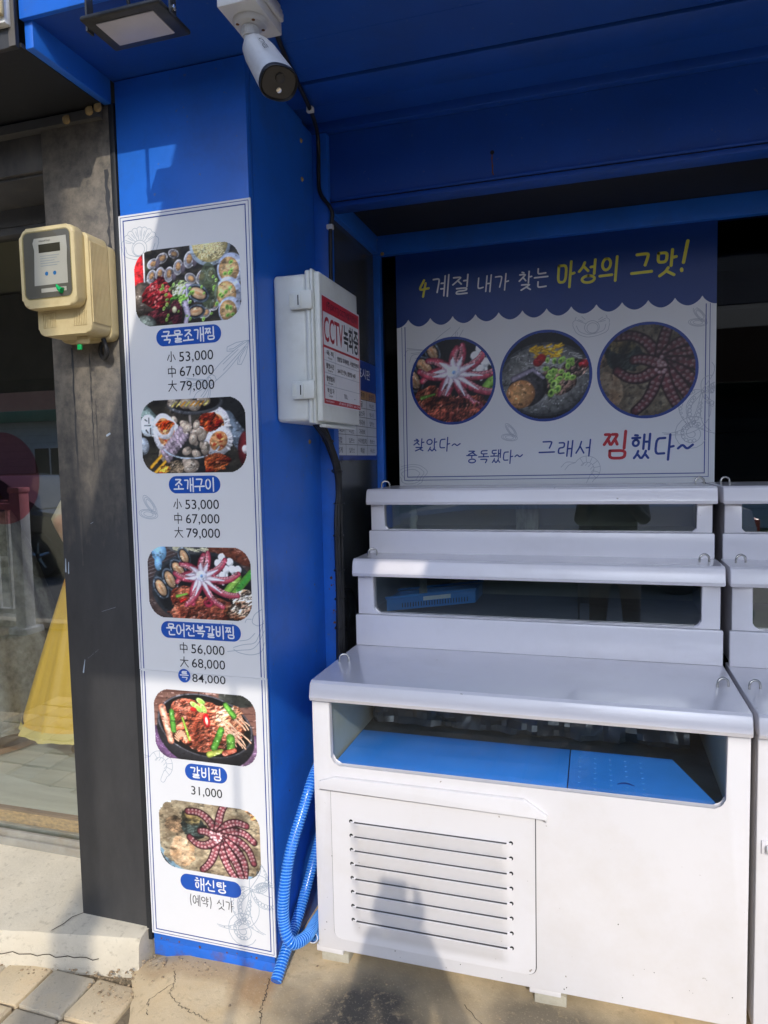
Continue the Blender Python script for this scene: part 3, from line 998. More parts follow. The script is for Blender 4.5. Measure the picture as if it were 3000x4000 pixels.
def pic_stew():
    p = Pic(1.59, seed=3, bg=(30, 28, 26))
    p.bgnoise((14, 13, 13), (70, 62, 48), 5, 12)
    for k in range(26):
        x, y = p.g.uniform(.1, 1.5), p.g.uniform(.02, .98)
        p.e(x, y, p.g.uniform(.05, .1), p.g.uniform(.03, .06), p.g.uniform(0, 180), p.g.choice([(88, 80, 66), (62, 58, 50), (104, 96, 84), (70, 84, 52)]), (34, 32, 28), .5)
    for x, y, r_, a in ((.44, .88, .09, 20), (.62, .92, .08, -20), (1.02, .58, .1, 60), (1.16, .60, .09, 80), (1.05, .12, .09, 20), (1.20, .22, .09, 50), (.5, .10, .08, 0), (.86, .58, .09, -30)):
        p.clam(x, y, r_, a, (150, 146, 150))
    p.e(.06, .72, .10, .30, 0, (196, 34, 40), (150, 20, 30), .5)
    p.s([(.16, 1), (.16, .5)], .012, .012, (220, 220, 224))
    p.e(.14, .38, .18, .22, 20, (96, 88, 78), (50, 44, 40), .4)
    p.e(.14, .38, .14, .16, 20, (120, 110, 98), (70, 60, 54), .4)
    for x, y, r, a in ((.30, .82, .09, 20), (.27, .66, .09, 60), (.40, .68, .09, 70), (.54, .66, .10, 75), (.68, .74, .10, 78), (.85, .82, .11, 75)):
        p.clam(x, y, r, a, (196, 196, 206))
        p.e(x + r * .8, y - .01, r * .35, r * .8, -14, (120, 108, 118), (80, 70, 80), .2)
    p.e(1.16, .98, .30, .27, 0, (196, 206, 214), (150, 164, 178))
    p.e(1.16, 1.0, .26, .24, 0, (226, 210, 150), (196, 176, 110), .3)
    for k in range(70):
        x, y = p.g.uniform(.95, 1.36), p.g.uniform(.80, 1.0)
        if (x - 1.16) ** 2 / .24 ** 2 + (y - 1.0) ** 2 / .22 ** 2 < 1:
            a = p.g.uniform(0, 3.14)
            p.s([(x, y), (x + .06 * math.cos(a), y + .05 * math.sin(a))], .010, .010, (238, 226, 176), (206, 184, 120))
    for x, y, r in ((1.45, .64, .2), (1.40, .34, .2), (1.42, .12, .17)):
        p.e(x, y, r, r * 1.05, 10, (206, 210, 222), (150, 160, 186), .2)
        p.e(x - .03, y, r * .72, r * .8, 10, (214, 178, 128), (150, 112, 66), .4)
        for k in range(5):
            p.onion(x + p.g.uniform(-.12, .06), y + p.g.uniform(-.1, .1), .03)
    p.bgnoise((40, 44, 30), (96, 112, 74), 9, 20, p.edge(np.hypot((p.U - 1.12) / .14, (p.V - .46) / .3) * .2 - .2) * .8)
    p.blob(.36, .42, .22, .20, ((110, 16, 24), (206, 58, 60)), 21, .6)
    for k in range(26):
        a, q = p.g.uniform(0, 6.28), p.g.uniform(.03, .17)
        p.e(.36 + q * math.cos(a), .42 + q * math.sin(a), .013, .012, 0, (232, 130, 124))
    p.blob(.70, .44, .14, .12, ((150, 170, 110), (226, 226, 190)), 23, .5)
    for k in range(5):
        a = R(-120 + 28 * k)
        p.s([(.80, .50), (.80 + .12 * math.cos(a), .50 + .12 * math.sin(a)), (.82 + .2 * math.cos(a), .46 + .2 * math.sin(a))], .022, .012, (212, 204, 220), (160, 150, 180))
    p.blob(.66, .30, .12, .08, ((60, 130, 40), (160, 206, 90)), 24, .6)
    p.abalone(.96, .38, .17, -25)
    p.abalone(.92, .15, .14, 5)
    p.blob(.36, .13, .24, .10, ((40, 14, 18), (104, 40, 48)), 31, .4)
    p.blob(.62, .16, .09, .17, ((50, 16, 26), (110, 50, 60)), 33, .4)
    p.s([(.76, .26), (.80, .12), (.76, .02)], .05, .03, (206, 196, 214), (150, 140, 170))
    p.e(.60, .20, .035, .045, 0, (230, 226, 190), (190, 190, 140))
    for k in range(34):
        p.onion(p.g.uniform(.3, 1.3), p.g.uniform(.04, .6), p.g.uniform(.016, .03))
    p.e(.16, .06, .16, .10, -10, (120, 130, 120), (60, 64, 60), .4)
    return p

def pic_grill():
    p = Pic(1.59, seed=8, bg=(34, 34, 30))
    p.bgnoise((20, 20, 18), (70, 64, 54), 15, 7)
    p.e(1.45, .85, .3, .3, 0, (26, 26, 26), (20, 20, 20), .2)
    p.s([(1.30, .7), (1.6, .3)], .12, .12, (110, 124, 138), (70, 80, 92), .3)
    p.s([(0, .9), (.28, .62)], .10, .10, (132, 152, 146), (90, 110, 106), .3)
    p.e(.12, .66, .13, .15, 0, (214, 222, 226), (176, 186, 190))
    for pts in (([(.07, .74), (.10, .72)], [(.13, .76), (.13, .69)], [(.06, .66), (.15, .66)], [(.08, .60), (.11, .56)], [(.15, .62), (.15, .54)])):
        p.s(pts, .007, .007, (40, 40, 44))
    p.e(.02, .38, .1, .12, 0, (190, 200, 210), (120, 130, 140), .3)
    p.e(.76, .22, .52, .28, 0, (40, 40, 38), (24, 24, 24), .3)
    for k in range(22):
        x, y = p.g.uniform(.3, 1.3), p.g.uniform(.05, .75)
        p.shut(x, y, p.g.uniform(.05, .085), p.g.uniform(0, 180))
    p.scallop(.40, .52, .24, 100)
    p.scallop(.36, .64, .18, 110)
    p.scallop(1.12, .62, .26, 60)
    p.scallop(1.18, .42, .22, 40)
    p.blob(1.06, .68, .16, .12, ((90, 16, 12), (206, 96, 40)), 44, .7)
    p.blob(.38, .66, .14, .06, ((150, 30, 10), (240, 130, 40)), 45, .6)
    p.s([(.76, .9), (.77, .55)], .022, .022, (150, 140, 132), (90, 82, 76))
    p.e(.84, .93, .42, .15, 0, (130, 134, 140), (60, 62, 66))
    p.e(.84, .95, .38, .13, 0, (36, 34, 32), (26, 24, 22), .4)
    for x, y, r, a in ((.52, .97, .10, 30), (.72, .94, .11, 10), (.98, .98, .11, -30), (.84, .9, .10, 0)):
        p.shut(x, y, r, a)
    for k in range(8):
        p.s([(.5 + .07 * k, .9), (.56 + .07 * k, .95)], .012, .012, p.g.choice([(232, 214, 110), (222, 150, 40), (226, 206, 90)]))
    for (x0, y0, x1, y1) in ((.34, .28, .62, .58), (.40, .20, .70, .52)):
        dx, dy = x1 - x0, y1 - y0
        p.s([(x0 - dx * .72, y0 - dy * .62), (x0, y0)], .024, .02, (236, 178, 52), (190, 120, 20))
        for k in range(9):
            t = k / 8
            p.e(x0 + dx * t, y0 + dy * t, .062, .036, 118, (176, 160, 170), (116, 98, 112), .3)
    for x, y, r, a in ((.72, .60, .08, 50), (.86, .64, .07, 70), (.80, .46, .085, 80), (.94, .50, .085, 60), (.98, .33, .09, 80), (.70, .30, .075, 20), (.84, .26, .075, -40), (.90, .56, .06, 10)):
        p.shut(x, y, r, a)
    pts = [(.76 + .44 * math.cos(R(a)), .40 + .2 * math.sin(R(a))) for a in range(200, 345, 12)]
    p.s(pts, .010, .010, (190, 206, 222))
    p.shut(.75, .10, .13, 10)
    p.blob(.52, .09, .13, .09, ((60, 50, 40), (150, 130, 104)), 51, .5)
    p.blob(1.12, .14, .2, .13, ((70, 12, 8), (220, 110, 50)), 52, .7)
    p.blob(.34, .06, .1, .06, ((130, 30, 10), (236, 170, 60)), 53, .6)
    p.e(1.58, .3, .12, .24, 0, (110, 30, 34), (60, 16, 20))
    p.e(1.57, .3, .06, .05, -60, (210, 200, 200))
    return p

def plate_scene(p, ox=0.0, sc=1.0, mush=True):
    A = lambda x, y: (ox + x * sc, y * sc)
    for x, y, r, a in ((.21, .42, .17, -38), (.36, .54, .17, -40), (.50, .68, .17, -28), (.60, .86, .14, -42)):
        p.abalone(*A(x, y), r * sc, a + 100 if False else a - 20)
    p.blob(*A(.66, .16), .34 * sc, .26 * sc, ((84, 34, 24), (176, 100, 74)), 61, .55, .4)
    p.blob(*A(1.02, .14), .28 * sc, .2 * sc, ((76, 30, 22), (166, 90, 66)), 62, .5, .4)
    p.blob(*A(.58, .30), .2 * sc, .16 * sc, ((104, 40, 28), (192, 112, 82)), 63, .5, .4)
    if mush:
        for x, y in ((1.18, .86), (1.30, .80), (1.12, .78), (1.24, .70), (1.34, .70), (1.18, .62), (1.42, .70), (1.10, .68)):
            p.s([A(x, y), A(x + .01, y - .12)], .03 * sc, .02 * sc, (222, 226, 226), (180, 184, 186))
            p.e(*A(x, y), .055 * sc, .055 * sc, 0, (250, 250, 250), (206, 210, 214))
        for k, (x, y) in enumerate(((1.22, .46), (1.34, .44), (1.42, .52))):
            p.s([A(x, y - .08), A(x + .2, y + .14)], .05 * sc, .05 * sc, (150, 196, 84) if k != 2 else (60, 150, 60), (90, 150, 50))
        p.blob(*A(1.5, .30), .2 * sc, .14 * sc, ((120, 80, 50), (240, 232, 218)), 64, .7, .8)
        p.blob(*A(1.42, .14), .2 * sc, .1 * sc, ((90, 50, 30), (236, 222, 200)), 65, .7, .8)
    p.octo_top(*A(.86, .60), .42 * sc)
    p.s([A(.46, .31), A(.62, .35)], .022 * sc, .012 * sc, (120, 180, 70), (80, 140, 40))
    p.s([A(.52, .24), A(.60, .28)], .02 * sc, .014 * sc, (206, 30, 30), (150, 10, 10))
    cl = [A(.96 + .07 * math.cos(R(a)) * (1 - a / 900), .24 + .06 * math.sin(R(a)) * (1 - a / 900)) for a in range(180, 560, 24)]
    p.s(cl, .03 * sc, .015 * sc, (176, 50, 76), (120, 20, 44))

def pic_octopus():
    p = Pic(1.62, seed=12, bg=(40, 38, 40))
    p.bgnoise((36, 30, 32), (84, 66, 60), 17, 10)
    for k in range(14):
        p.s([(.0, .55 + .05 * k), (.5, .72 + .05 * k)], .006, .006, (104, 98, 100))
    p.s([(1.0, 1.0), (1.62, .9)], .12, .16, (98, 52, 38), (80, 40, 28), .4)
    p.e(.86, .42, .80, .52, 0, (22, 24, 26), (38, 42, 46), .2)
    p.e(.86, .42, .74, .47, 0, (16, 17, 18), (24, 26, 28), .2)
    p.e(.20, .92, .12, .14, 0, (150, 196, 226), (90, 140, 180))
    p.e(.18, .76, .06, .10, 0, (140, 186, 220), (90, 140, 180))
    p.e(.66, 1.0, .32, .1, 0, (50, 52, 54), (90, 94, 98))
    for k in range(40):
        x, a = p.g.uniform(.42, .9), p.g.uniform(-.6, .6)
        p.s([(x, .96 + p.g.uniform(-.02, .03)), (x + .08, .96 + .05 * a)], .008, .008, (226, 222, 190), (180, 176, 140))
    plate_scene(p)
    return p

def pic_bowl():
    p = Pic(1.60, seed=19, bg=(96, 64, 56))
    p.bgnoise((86, 54, 46), (140, 104, 92), 27, 6)
    for k in range(9):
        p.s([(0, .95 - .1 * k), (1.6, 1.05 - .1 * k)], .004, .004, (70, 42, 36))
    p.s([(0, .3), (.5, -.1)], .16, .16, (104, 74, 112), (80, 56, 88), .3)
    p.s([(1.3, .1), (1.6, .3)], .16, .16, (122, 92, 120), (90, 66, 92), .3)
    p.e(1.34, .96, .3, .14, 0, (40, 42, 38), (60, 62, 58), .3)
    p.e(.80, .40, .76, .50, -6, (54, 54, 58), (28, 28, 32), .1)
    p.e(.80, .52, .74, .44, -6, (24, 22, 22), (18, 18, 18), .1, ring=((84, 84, 92), .035))
    p.blob(.80, .52, .62, .34, ((110, 50, 34), (202, 120, 92)), 71, .35, .45)
    p.blob(.50, .74, .22, .15, ((130, 56, 40), (214, 130, 104)), 72, .5, .45)
    p.blob(.86, .64, .3, .18, ((130, 56, 38), (214, 126, 98)), 73, .5, .45)
    p.blob(.78, .30, .3, .16, ((104, 44, 30), (192, 104, 78)), 74, .5, .45)
    p.blob(1.18, .66, .22, .18, ((170, 100, 70), (236, 190, 156)), 75, .6, .5)
    for k in range(22):
        x, y, a = p.g.uniform(1.05, 1.38), p.g.uniform(.38, .72), p.g.uniform(-1.2, -.3)
        p.s([(x, y), (x + .1, y + .1 * a), (x + .14, y + .16 * a)], .012, .010, (232, 190, 160), (196, 130, 100))
    for k in range(12):
        a = R(10 + 14 * k)
        p.s([(.42 + .1 * math.cos(a), .26 + .16 * math.sin(a)), (.44 + .06 * math.cos(a), .24 + .1 * math.sin(a))], .012, .012, (226, 184, 150), (180, 120, 90))
    p.s([(.14, .72), (.26, .26)], .06, .05, (232, 196, 170), (206, 110, 80), .4)
    p.s([(.29, .68), (.31, .42)], .04, .045, (96, 166, 64), (50, 110, 36), .2)
    p.s([(.46, .60), (.56, .30)], .018, .018, (150, 190, 70), (96, 140, 40))
    p.s([(1.06, .48), (.94, .22)], .05, .05, (100, 170, 62), (54, 116, 36), .2)
    p.s([(1.20, .38), (1.20, .24)], .065, .065, (120, 184, 70), (64, 130, 40), .2)
    p.s([(1.14, .84), (1.26, .70)], .04, .045, (110, 176, 66), (60, 120, 40), .2)
    p.s([(.86, .12), (1.06, .19)], .045, .03, (196, 206, 96), (140, 160, 56), .2)
    p.s([(1.10, .16), (1.26, .22)], .04, .03, (232, 130, 100), (190, 70, 50), .2)
    for x, y, a in ((.66, .80, -30), (.76, .86, -25), (.80, .76, -60), (.72, .76, -40)):
        p.e(x, y, .07, .035, a, (150, 200, 80), (96, 150, 50), 0, ring=((190, 226, 130), .3))
    p.e(.84, .60, .05, .10, 8, (206, 24, 34), (160, 8, 16), .1)
    p.e(.84, .59, .02, .055, 8, (246, 216, 190))
    p.e(.64, .74, .05, .03, 0, (206, 40, 40), (160, 14, 16))
    return p

def soup(p, ox=0.0, sc=1.0, oy=0.0):
    A = lambda x, y: (ox + x * sc, oy + y * sc)
    p.blob(*A(.80, .52), .9 * sc, .62 * sc, ((128, 112, 88), (186, 172, 142)), 81, .2, .06)
    p.blob(*A(.36, .26), .2 * sc, .22 * sc, ((190, 150, 110), (232, 206, 170)), 82, .35, .05)
    p.blob(*A(.26, .64), .16 * sc, .12 * sc, ((60, 50, 38), (196, 158, 120)), 83, .5, .2)
    p.blob(*A(.56, .64), .2 * sc, .16 * sc, ((16, 20, 20), (70, 84, 80)), 84, .5, .3)
    p.blob(*A(.54, .78), .16 * sc, .11 * sc, ((40, 40, 32), (150, 132, 84)), 85, .4, .25)
    p.e(*A(.52, .82), .09 * sc, .07 * sc, 0, (176, 150, 96), (96, 80, 46), .4)
    p.octo_suck(*A(.94, .54), .56 * sc)

def pic_soup():
    p = Pic(1.60, seed=29, bg=(150, 134, 104))
    p.bgnoise((120, 108, 84), (196, 180, 146), 37, 10)
    p.bgnoise((90, 130, 160), (150, 186, 206), 38, 14, p.edge((np.hypot((p.U - .8) / .82, (p.V - .45) / .6) - .86) * -.4) * .9)
    p.put(p.edge(-(np.hypot((p.U - .8) / .86, (p.V - .42) / .62) - 1.0) * .5), np.array((226, 236, 248.)))
    p.put(p.edge(np.abs(np.hypot((p.U - .8) / .86, (p.V - .42) / .62) - .985) - .018) * 1.0, np.array((60, 60, 62.)))
    p.blob(1.32, .84, .3, .14, ((150, 100, 60), (240, 190, 130)), 91, .6, .6)
    p.s([(1.36, .9), (1.46, .7)], .03, .03, (222, 206, 110), (170, 160, 70))
    soup(p)
    p.c = p.c * 1.08
    return p

def pic_round(kind):
    p = Pic(1.0, res=124, seed=40 + kind, bg=(20, 20, 22))
    if kind == 0:
        p.bgnoise((14, 14, 16), (38, 36, 38), 41, 8)
        plate_scene(p, ox=-.34, sc=1.0)
        p.blob(.42, .14, .46, .16, ((76, 30, 24), (160, 82, 62)), 66, .5, .4)
    elif kind == 1:
        p.bgnoise((10, 10, 11), (30, 28, 28), 43, 8)
        p.e(.5, .46, .54, .42, 0, (150, 150, 146), (70, 72, 72), .3, ring=((50, 52, 56), .06))
        for k in range(50):
            x, y = p.g.uniform(.08, .9), p.g.uniform(.5, .76)
            p.s([(x, y), (x + .1, y + p.g.uniform(-.04, .04))], .007, .007, (190, 190, 186), (130, 130, 128))
        for k in range(40):
            x, y = .5 + p.g.uniform(-.17, .17), .77 + p.g.uniform(-.06, .07)
            p.s([(x, y), (x + .05, y + p.g.uniform(-.03, .03))], .013, .011, (236, 192, 40), (196, 140, 16))
        p.blob(.64, .44, .2, .16, ((60, 44, 38), (140, 112, 98)), 93, .4, .8)
        p.blob(.84, .56, .14, .1, ((70, 52, 48), (150, 124, 110)), 94, .4, .8)
        p.e(.30, .36, .24, .2, 35, (60, 58, 60), (26, 26, 28), .5)
        p.e(.22, .30, .17, .16, 35, (196, 146, 92), (140, 92, 52), .2)
        p.s([(.14, .48), (.36, .58), (.48, .48)], .035, .02, (160, 150, 170), (90, 84, 100))
        for x, y in ((.42, .66), (.46, .70)):
            p.e(x, y, .055, .05, 20, (176, 26, 30), (120, 10, 14), .1)
        p.blob(.93, .62, .06, .05, ((90, 10, 14), (150, 30, 40)), 96, .3)
        for k in range(26):
            p.onion(p.g.uniform(.50, .82), p.g.uniform(.42, .68), p.g.uniform(.025, .04))
        for x, y in ((.6, .40), (.57, .30), (.64, .34)):
            p.onion(x, y, .05)
    else:
        p.bgnoise((40, 48, 60), (90, 100, 110), 45, 8)
        p.blob(.5, .4, .6, .5, ((60, 62, 60), (150, 142, 126)), 97, .2, .06)
        soup(p, ox=-.30, sc=1.0, oy=0.02)
    p.c = p.c * (.95 if kind < 2 else .62)
    return p.wet(.8 if kind < 2 else .2)

# ------------------------------------------------------------------ seafood line drawings
def art_scallop(x, y, r, flip=1):
    o = []
    n = 9
    rim = []
    for k in range(n):
        a0, a1 = R(15 + 150 * k / n), R(15 + 150 * (k + 1) / n)
        for q in range(6):
            t = q / 5
            a = a0 + (a1 - a0) * t
            rr = r * (1 + .07 * math.sin(math.pi * t))
            rim.append((x + flip * rr * math.cos(a), y - r * .1 + rr * math.sin(a) * .95))
    o.append(rim)
    for k in range(1, n):
        a = R(15 + 150 * k / n)
        o.append([(x + flip * r * .36 * math.cos(a), y + r * .34 * math.sin(a)), (x + flip * r * .92 * math.cos(a), y - r * .08 + r * .9 * math.sin(a))])
        a += R(6)
        o.append([(x + flip * r * .55 * math.cos(a), y + r * .5 * math.sin(a)), (x + flip * r * .86 * math.cos(a), y - r * .08 + r * .82 * math.sin(a))])
    o.append(ell(x - flip * r * .05, y - r * .05, r * .4, r * .36, closed=True))
    o.append(ell(x - flip * r * .08, y - r * .09, r * .3, r * .28, closed=True))
    low = [(x - r, y + r * .1), (x - r * .9, y - r * .35), (x - r * .3, y - r * .55), (x + r * .25, y - r * .6), (x + r * .8, y - r * .35), (x + r, y + r * .12)]
    o.append(chaikin([(x + flip * (a - x), b) for a, b in low], 2))
    o.append(chaikin([(x + flip * (a - x) * .8, y + (b - y) * .75) for a, b in low], 2))
    return o

def art_mussel(x, y, r, flip=1):
    o = []
    for q in (1, .78, .56):
        o.append([(x + flip * (a - x), b) for a, b in ell(x + .1 * r, y + .4 * r, r * q, r * .36 * q, rot=-52, closed=True)])
    for q in (1, .8, .5):
        o.append([(x + flip * (a - x), b) for a, b in ell(x - .1 * r, y - .42 * r, r * .95 * q, r * .4 * q, rot=-8, closed=True)])
    return o

def art_squid(x, y, L, rot=36, flip=1):
    """squid whose fins point up along rot; (x, y) is the fin tip"""
    c, s = math.cos(R(rot)), math.sin(R(rot))
    T = lambda a, b: (x + flip * (-a * L * c - b * L * s), y + (-a * L * s + b * L * c))
    o = [[T(0, 0), T(.16, .11), T(.30, .16), T(.34, .12), T(.26, .05)], [T(0, 0), T(.16, -.11), T(.30, -.16), T(.34, -.12), T(.26, -.05)],
         chaikin([T(0, 0), T(.2, .05), T(.5, .075), T(.72, .06)]), chaikin([T(0, 0), T(.2, -.05), T(.5, -.075), T(.72, -.06)]),
         [T(.72, .06), T(.70, 0), T(.72, -.06)], chaikin([T(.72, .05), T(.8, .07), T(.84, .04)]), chaikin([T(.72, -.05), T(.8, -.07), T(.84, -.04)]),
         ell(*T(.79, .03), L * .022, closed=True), ell(*T(.79, -.035), L * .022, closed=True),
         [T(.08, .04), T(.25, .08), T(.3, .12)], [T(.08, -.04), T(.25, -.08), T(.3, -.12)], [T(.2, .02), T(.5, .035)], [T(.1, -.02), T(.55, -.03)]]
    for k, b in enumerate((-.1, -.05, 0, .05, .1)):
        o.append(chaikin([T(.84, b * .5), T(.95, b * 1.6), T(1.06, b * 2.4 + .03), T(1.16, b * 2.2 - .03 * (k % 2))], 2))
        o.append(chaikin([T(.84, b * .5 + .015), T(.95, b * 1.5 + .03), T(1.05, b * 2.3 + .06)], 2))
    return o

def art_shrimp(x, y, r, flip=1):
    o = []
    pts = [(x + flip * r * math.cos(R(a)), y + r * math.sin(R(a))) for a in range(150, -70, -14)]
    inn = [(x + flip * r * .52 * math.cos(R(a)), y + r * .52 * math.sin(R(a))) for a in range(150, -70, -14)]
    o += [pts, inn]
    for k in range(2, len(pts) - 1, 2):
        o.append([pts[k], inn[k]])
    for k in range(3, len(inn) - 2, 2):
        o.append([inn[k], ((inn[k][0] - flip * r * .22), inn[k][1] - r * .25)])
    t = pts[-1]
    o.append(chaikin([t, (t[0] - flip * r * .3, t[1] - r * .5), (t[0] - flip * r * .6, t[1] - r * .35), inn[-1]]))
    h = pts[0]
    o.append(chaikin([h, (h[0] - flip * r * .7, h[1] + r * .1), (h[0] - flip * r * 1.1, h[1] - r * .35)]))
    o.append(chaikin([h, (h[0] - flip * r * .5, h[1] - r * .15), (h[0] - flip * r * .8, h[1] - r * .55)]))
    return o

def art_octopus(x, y, r, flip=1, arms=((200, 1.0, 1), (235, 1.2, 1), (280, 1.5, -1), (315, 1.1, 1), (20, .8, 1), (60, .7, -1))):
    o = [chaikin([(x + .03 * r, y), (x, y + .03 * r), (x - .03 * r, y), (x, y - .04 * r), (x + .06 * r, y - .05 * r)])]
    for a, L, cv in arms:
        L1, L2, su = [], [], []
        for k in range(15):
            t = k / 14
            ang = R(a) + cv * 0.9 * t * t
            d = r * L * t
            w = r * (.03 + .17 * math.sin(math.pi * min(1, t * 1.05)))
            cx, cy = x + flip * d * math.cos(ang), y + d * math.sin(ang)
            nx, ny = -math.sin(ang) * flip, math.cos(ang)
            L1.append((cx + nx * w, cy + ny * w))
            L2.append((cx - nx * w, cy - ny * w))
            if 2 < k < 14:
                su.append(ell(cx - nx * w * .55, cy - ny * w * .55, w * .26, n=12, closed=True))
        o += [L1, L2] + su
    # curled tip
    cx, cy = x - flip * r * .25, y - r * 1.15
    o.append([(cx + flip * r * .34 * (1 - t / 30) * math.cos(.5 * t + 1), cy + r * .34 * (1 - t / 30) * math.sin(.5 * t + 1)) for t in range(26)])
    o.append([(cx + flip * r * .48 * (1 - t / 60) * math.cos(.4 * t + 1), cy + r * .48 * (1 - t / 60) * math.sin(.4 * t + 1)) for t in range(13)])
    for k in range(9):
        a = .5 * k + 1
        o.append(ell(cx + flip * r * .3 * math.cos(a) * (1 - k / 24), cy + r * .3 * math.sin(a) * (1 - k / 24), r * .045, n=12, closed=True))
    return o

def art_oyster(x, y, r):
    o = []
    for q in (1, .8, .55):
        o.append([(x + r * q * (1 + .14 * math.sin(3 * a) + .06 * math.sin(7 * a)) * math.cos(a), y + r * .75 * q * (1 + .1 * math.sin(2 * a + 1)) * math.sin(a)) for a in [2 * math.pi * k / 40 for k in range(41)]])
    return o

def draw(name, face, lines, w, l, m, parent, clip=None):
    st = []
    for ln in lines:
        if clip:
            x0, x1, y0, y1 = clip
            run = []
            for p in ln:
                if x0 <= p[0] <= x1 and y0 <= p[1] <= y1:
                    run.append(p)
                else:
                    if len(run) > 1: st.append(ribbon(run, w))
                    run = []
            if len(run) > 1: st.append(ribbon(run, w))
        else:
            st.append(ribbon(ln, w))
    return flat(name, face, st, l, m, parent, dl=2e-6)

def rule(name, face, x0, x1, y0, y1, w, l, m, parent, sides='ltrb'):
    q = []
    if 'b' in sides: q.append([(x0, y0), (x1, y0), (x1, y0 + w), (x0, y0 + w)])
    if 't' in sides: q.append([(x0, y1 - w), (x1, y1 - w), (x1, y1), (x0, y1)])
    if 'l' in sides: q.append([(x0, y0 + w), (x0 + w, y0 + w), (x0 + w, y1 - w), (x0, y1 - w)])
    if 'r' in sides: q.append([(x1 - w, y0 + w), (x1, y0 + w), (x1, y1 - w), (x1 - w, y1 - w)])
    return flat(name, face, q, l, m, parent)

# ================================================================== THE SETTING
def struct(name, bm, m, label=None, smooth=None, parent=None, base=None):
    o = obj(name, bm, m, parent, smooth, base)
    if parent is None:
        tag(o, label, None, kind='structure')
    return o

# ground: one sheet to the horizon, road, apron of old concrete, granite pavers
bm = bmesh.new()
box(bm, -400, 400, -600, 300, -1.0, -0.062)
ground = struct('ground', bm, 'sand', 'sandy brown earth under the paving')
bm = bmesh.new()
box(bm, -300, 300, -9.5, -1.6, -0.3, -0.055)
road = struct('road', bm, 'asphalt', 'grey asphalt road in front of the shop')
bm = bmesh.new()
box(bm, -60, 60, -1.6, -1.45, -0.3, 0.0, bev=0.015)
struct('kerb', bm, 'step_concrete', 'pale concrete kerb along the road', smooth=30)

def hnoise(x, y, s, amp):
    return amp * (mnoise.noise(Vector((x * s, y * s, 0.3))) + 0.5 * mnoise.noise(Vector((x * s * 2.3, y * s * 2.3, 4.1))))

def apron_left(y):                   # broken left edge of the concrete apron
    t = (1.70 - y) / 0.42
    return -1.36 + 0.34 * max(0.0, t) + 0.022 * mnoise.noise(Vector((y * 9, 1.7, 0))) + 0.012 * mnoise.noise(Vector((y * 31, 5.7, 0)))

bm = bmesh.new()
NX, NY = 150, 76
vv = []
for j in range(NY + 1):
    y = 0.55 + (2.95 - 0.55) * j / NY
    row = []
    for i in range(NX + 1):
        xl = apron_left(min(y, 1.70)) if y < 1.78 else -1.33
        x = xl + (2.6 - xl) * (i / NX) ** 1.35
        d = min(x - xl, (y - 0.55) * 1.2)
        z = -0.042 + 0.042 * min(1, max(0, d / 0.14)) ** 0.7 + hnoise(x, y, 5, 0.004) + hnoise(x, y, 26, 0.0012)
        if y > 1.8: z = min(z, 0.004)
        row.append(bm.verts.new((x, y, z)))
    vv.append(row)
for j in range(NY):
    for i in range(NX):
        bm.faces.new((vv[j][i], vv[j][i + 1], vv[j + 1][i + 1], vv[j + 1][i]))
apron = struct('concrete_apron', bm, 'concrete', 'stained old concrete apron in front of the tanks', smooth=60, base=(0, 0, 0))
ORG_A = ORG[apron.name]

def crack(pts, w, parent, zoff=0.0015, lift=0.0):
    bm = bmesh.new()
    rr = random.Random(int(abs(pts[0][0]) * 1000))
    P = []
    for a, b in zip(pts, pts[1:]):
        for k in range(12):
            t = k / 12
            P.append((a[0] + (b[0] - a[0]) * t + rr.uniform(-1, 1) * 0.004, a[1] + (b[1] - a[1]) * t + rr.uniform(-1, 1) * 0.004))
    ws = [w * rr.uniform(0.4, 1.3) for _ in P]
    _, qs = ribbon(P, ws, cap=False)
    for q in qs:
        bm.faces.new([bm.verts.new((x, y, lift + zoff + (-0.042 + 0.042 * min(1, max(0, (x - apron_left(min(y, 1.7))) / 0.14)) ** 0.7 if lift == 0 else 0) + hnoise(x, y, 5, 0.004) * (1 if lift == 0 else 0) + hnoise(x, y, 26, 0.0012) * (1 if lift == 0 else 0))) for x, y in q])
    return obj('crack', bm, 'crack', parent)

crack([(-0.913, 1.745), (-0.891, 1.682), (-0.885, 1.64), (-0.862, 1.597), (-0.83, 1.50), (-0.80, 1.38)], 0.0022, apron)
crack([(-1.20, 1.70), (-1.17, 1.66), (-1.165, 1.62), (-1.10, 1.585), (-1.05, 1.575), (-1.0, 1.56)], 0.0016, apron)
crack([(-1.17, 1.66), (-1.22, 1.60), (-1.19, 1.55)], 0.002, apron)
crack([(-0.35, 1.80), (-0.20, 1.66), (-0.10, 1.5)], 0.002, apron)

# granite pavers: each one a piece of the pavement
bm = bmesh.new()
box(bm, -6.5, 2.6, -1.45, 1.78, -0.3, -0.060)
pavement = struct('pavement', bm, 'sand', 'worn pavement of small square granite setts')
pav_mesh = []
for k in range(6):
    bm = bmesh.new()
    rr = random.Random(90 + k)
    vs = box(bm, -0.0745, 0.0745, -0.0745, 0.0745, -0.05, 0.0, bev=0.007, seg=2)
    for v in bm.verts:
        v.co.z += rr.uniform(-0.0018, 0.0018)
        v.co.x += rr.uniform(-0.0015, 0.0015)
        v.co.y += rr.uniform(-0.0015, 0.0015)
    bmesh.ops.recalc_face_normals(bm, faces=bm.faces)
    me = bpy.data.meshes.new('paver')
    bm.to_mesh(me)
    bm.free()
    for p in me.polygons: p.use_smooth = True
    me.set_sharp_from_angle(angle=R(35))
    me.materials.append(M['paver' if k % 2 == 0 else 'paver2'])
    pav_mesh.append(me)
rr = random.Random(4)
cells = []
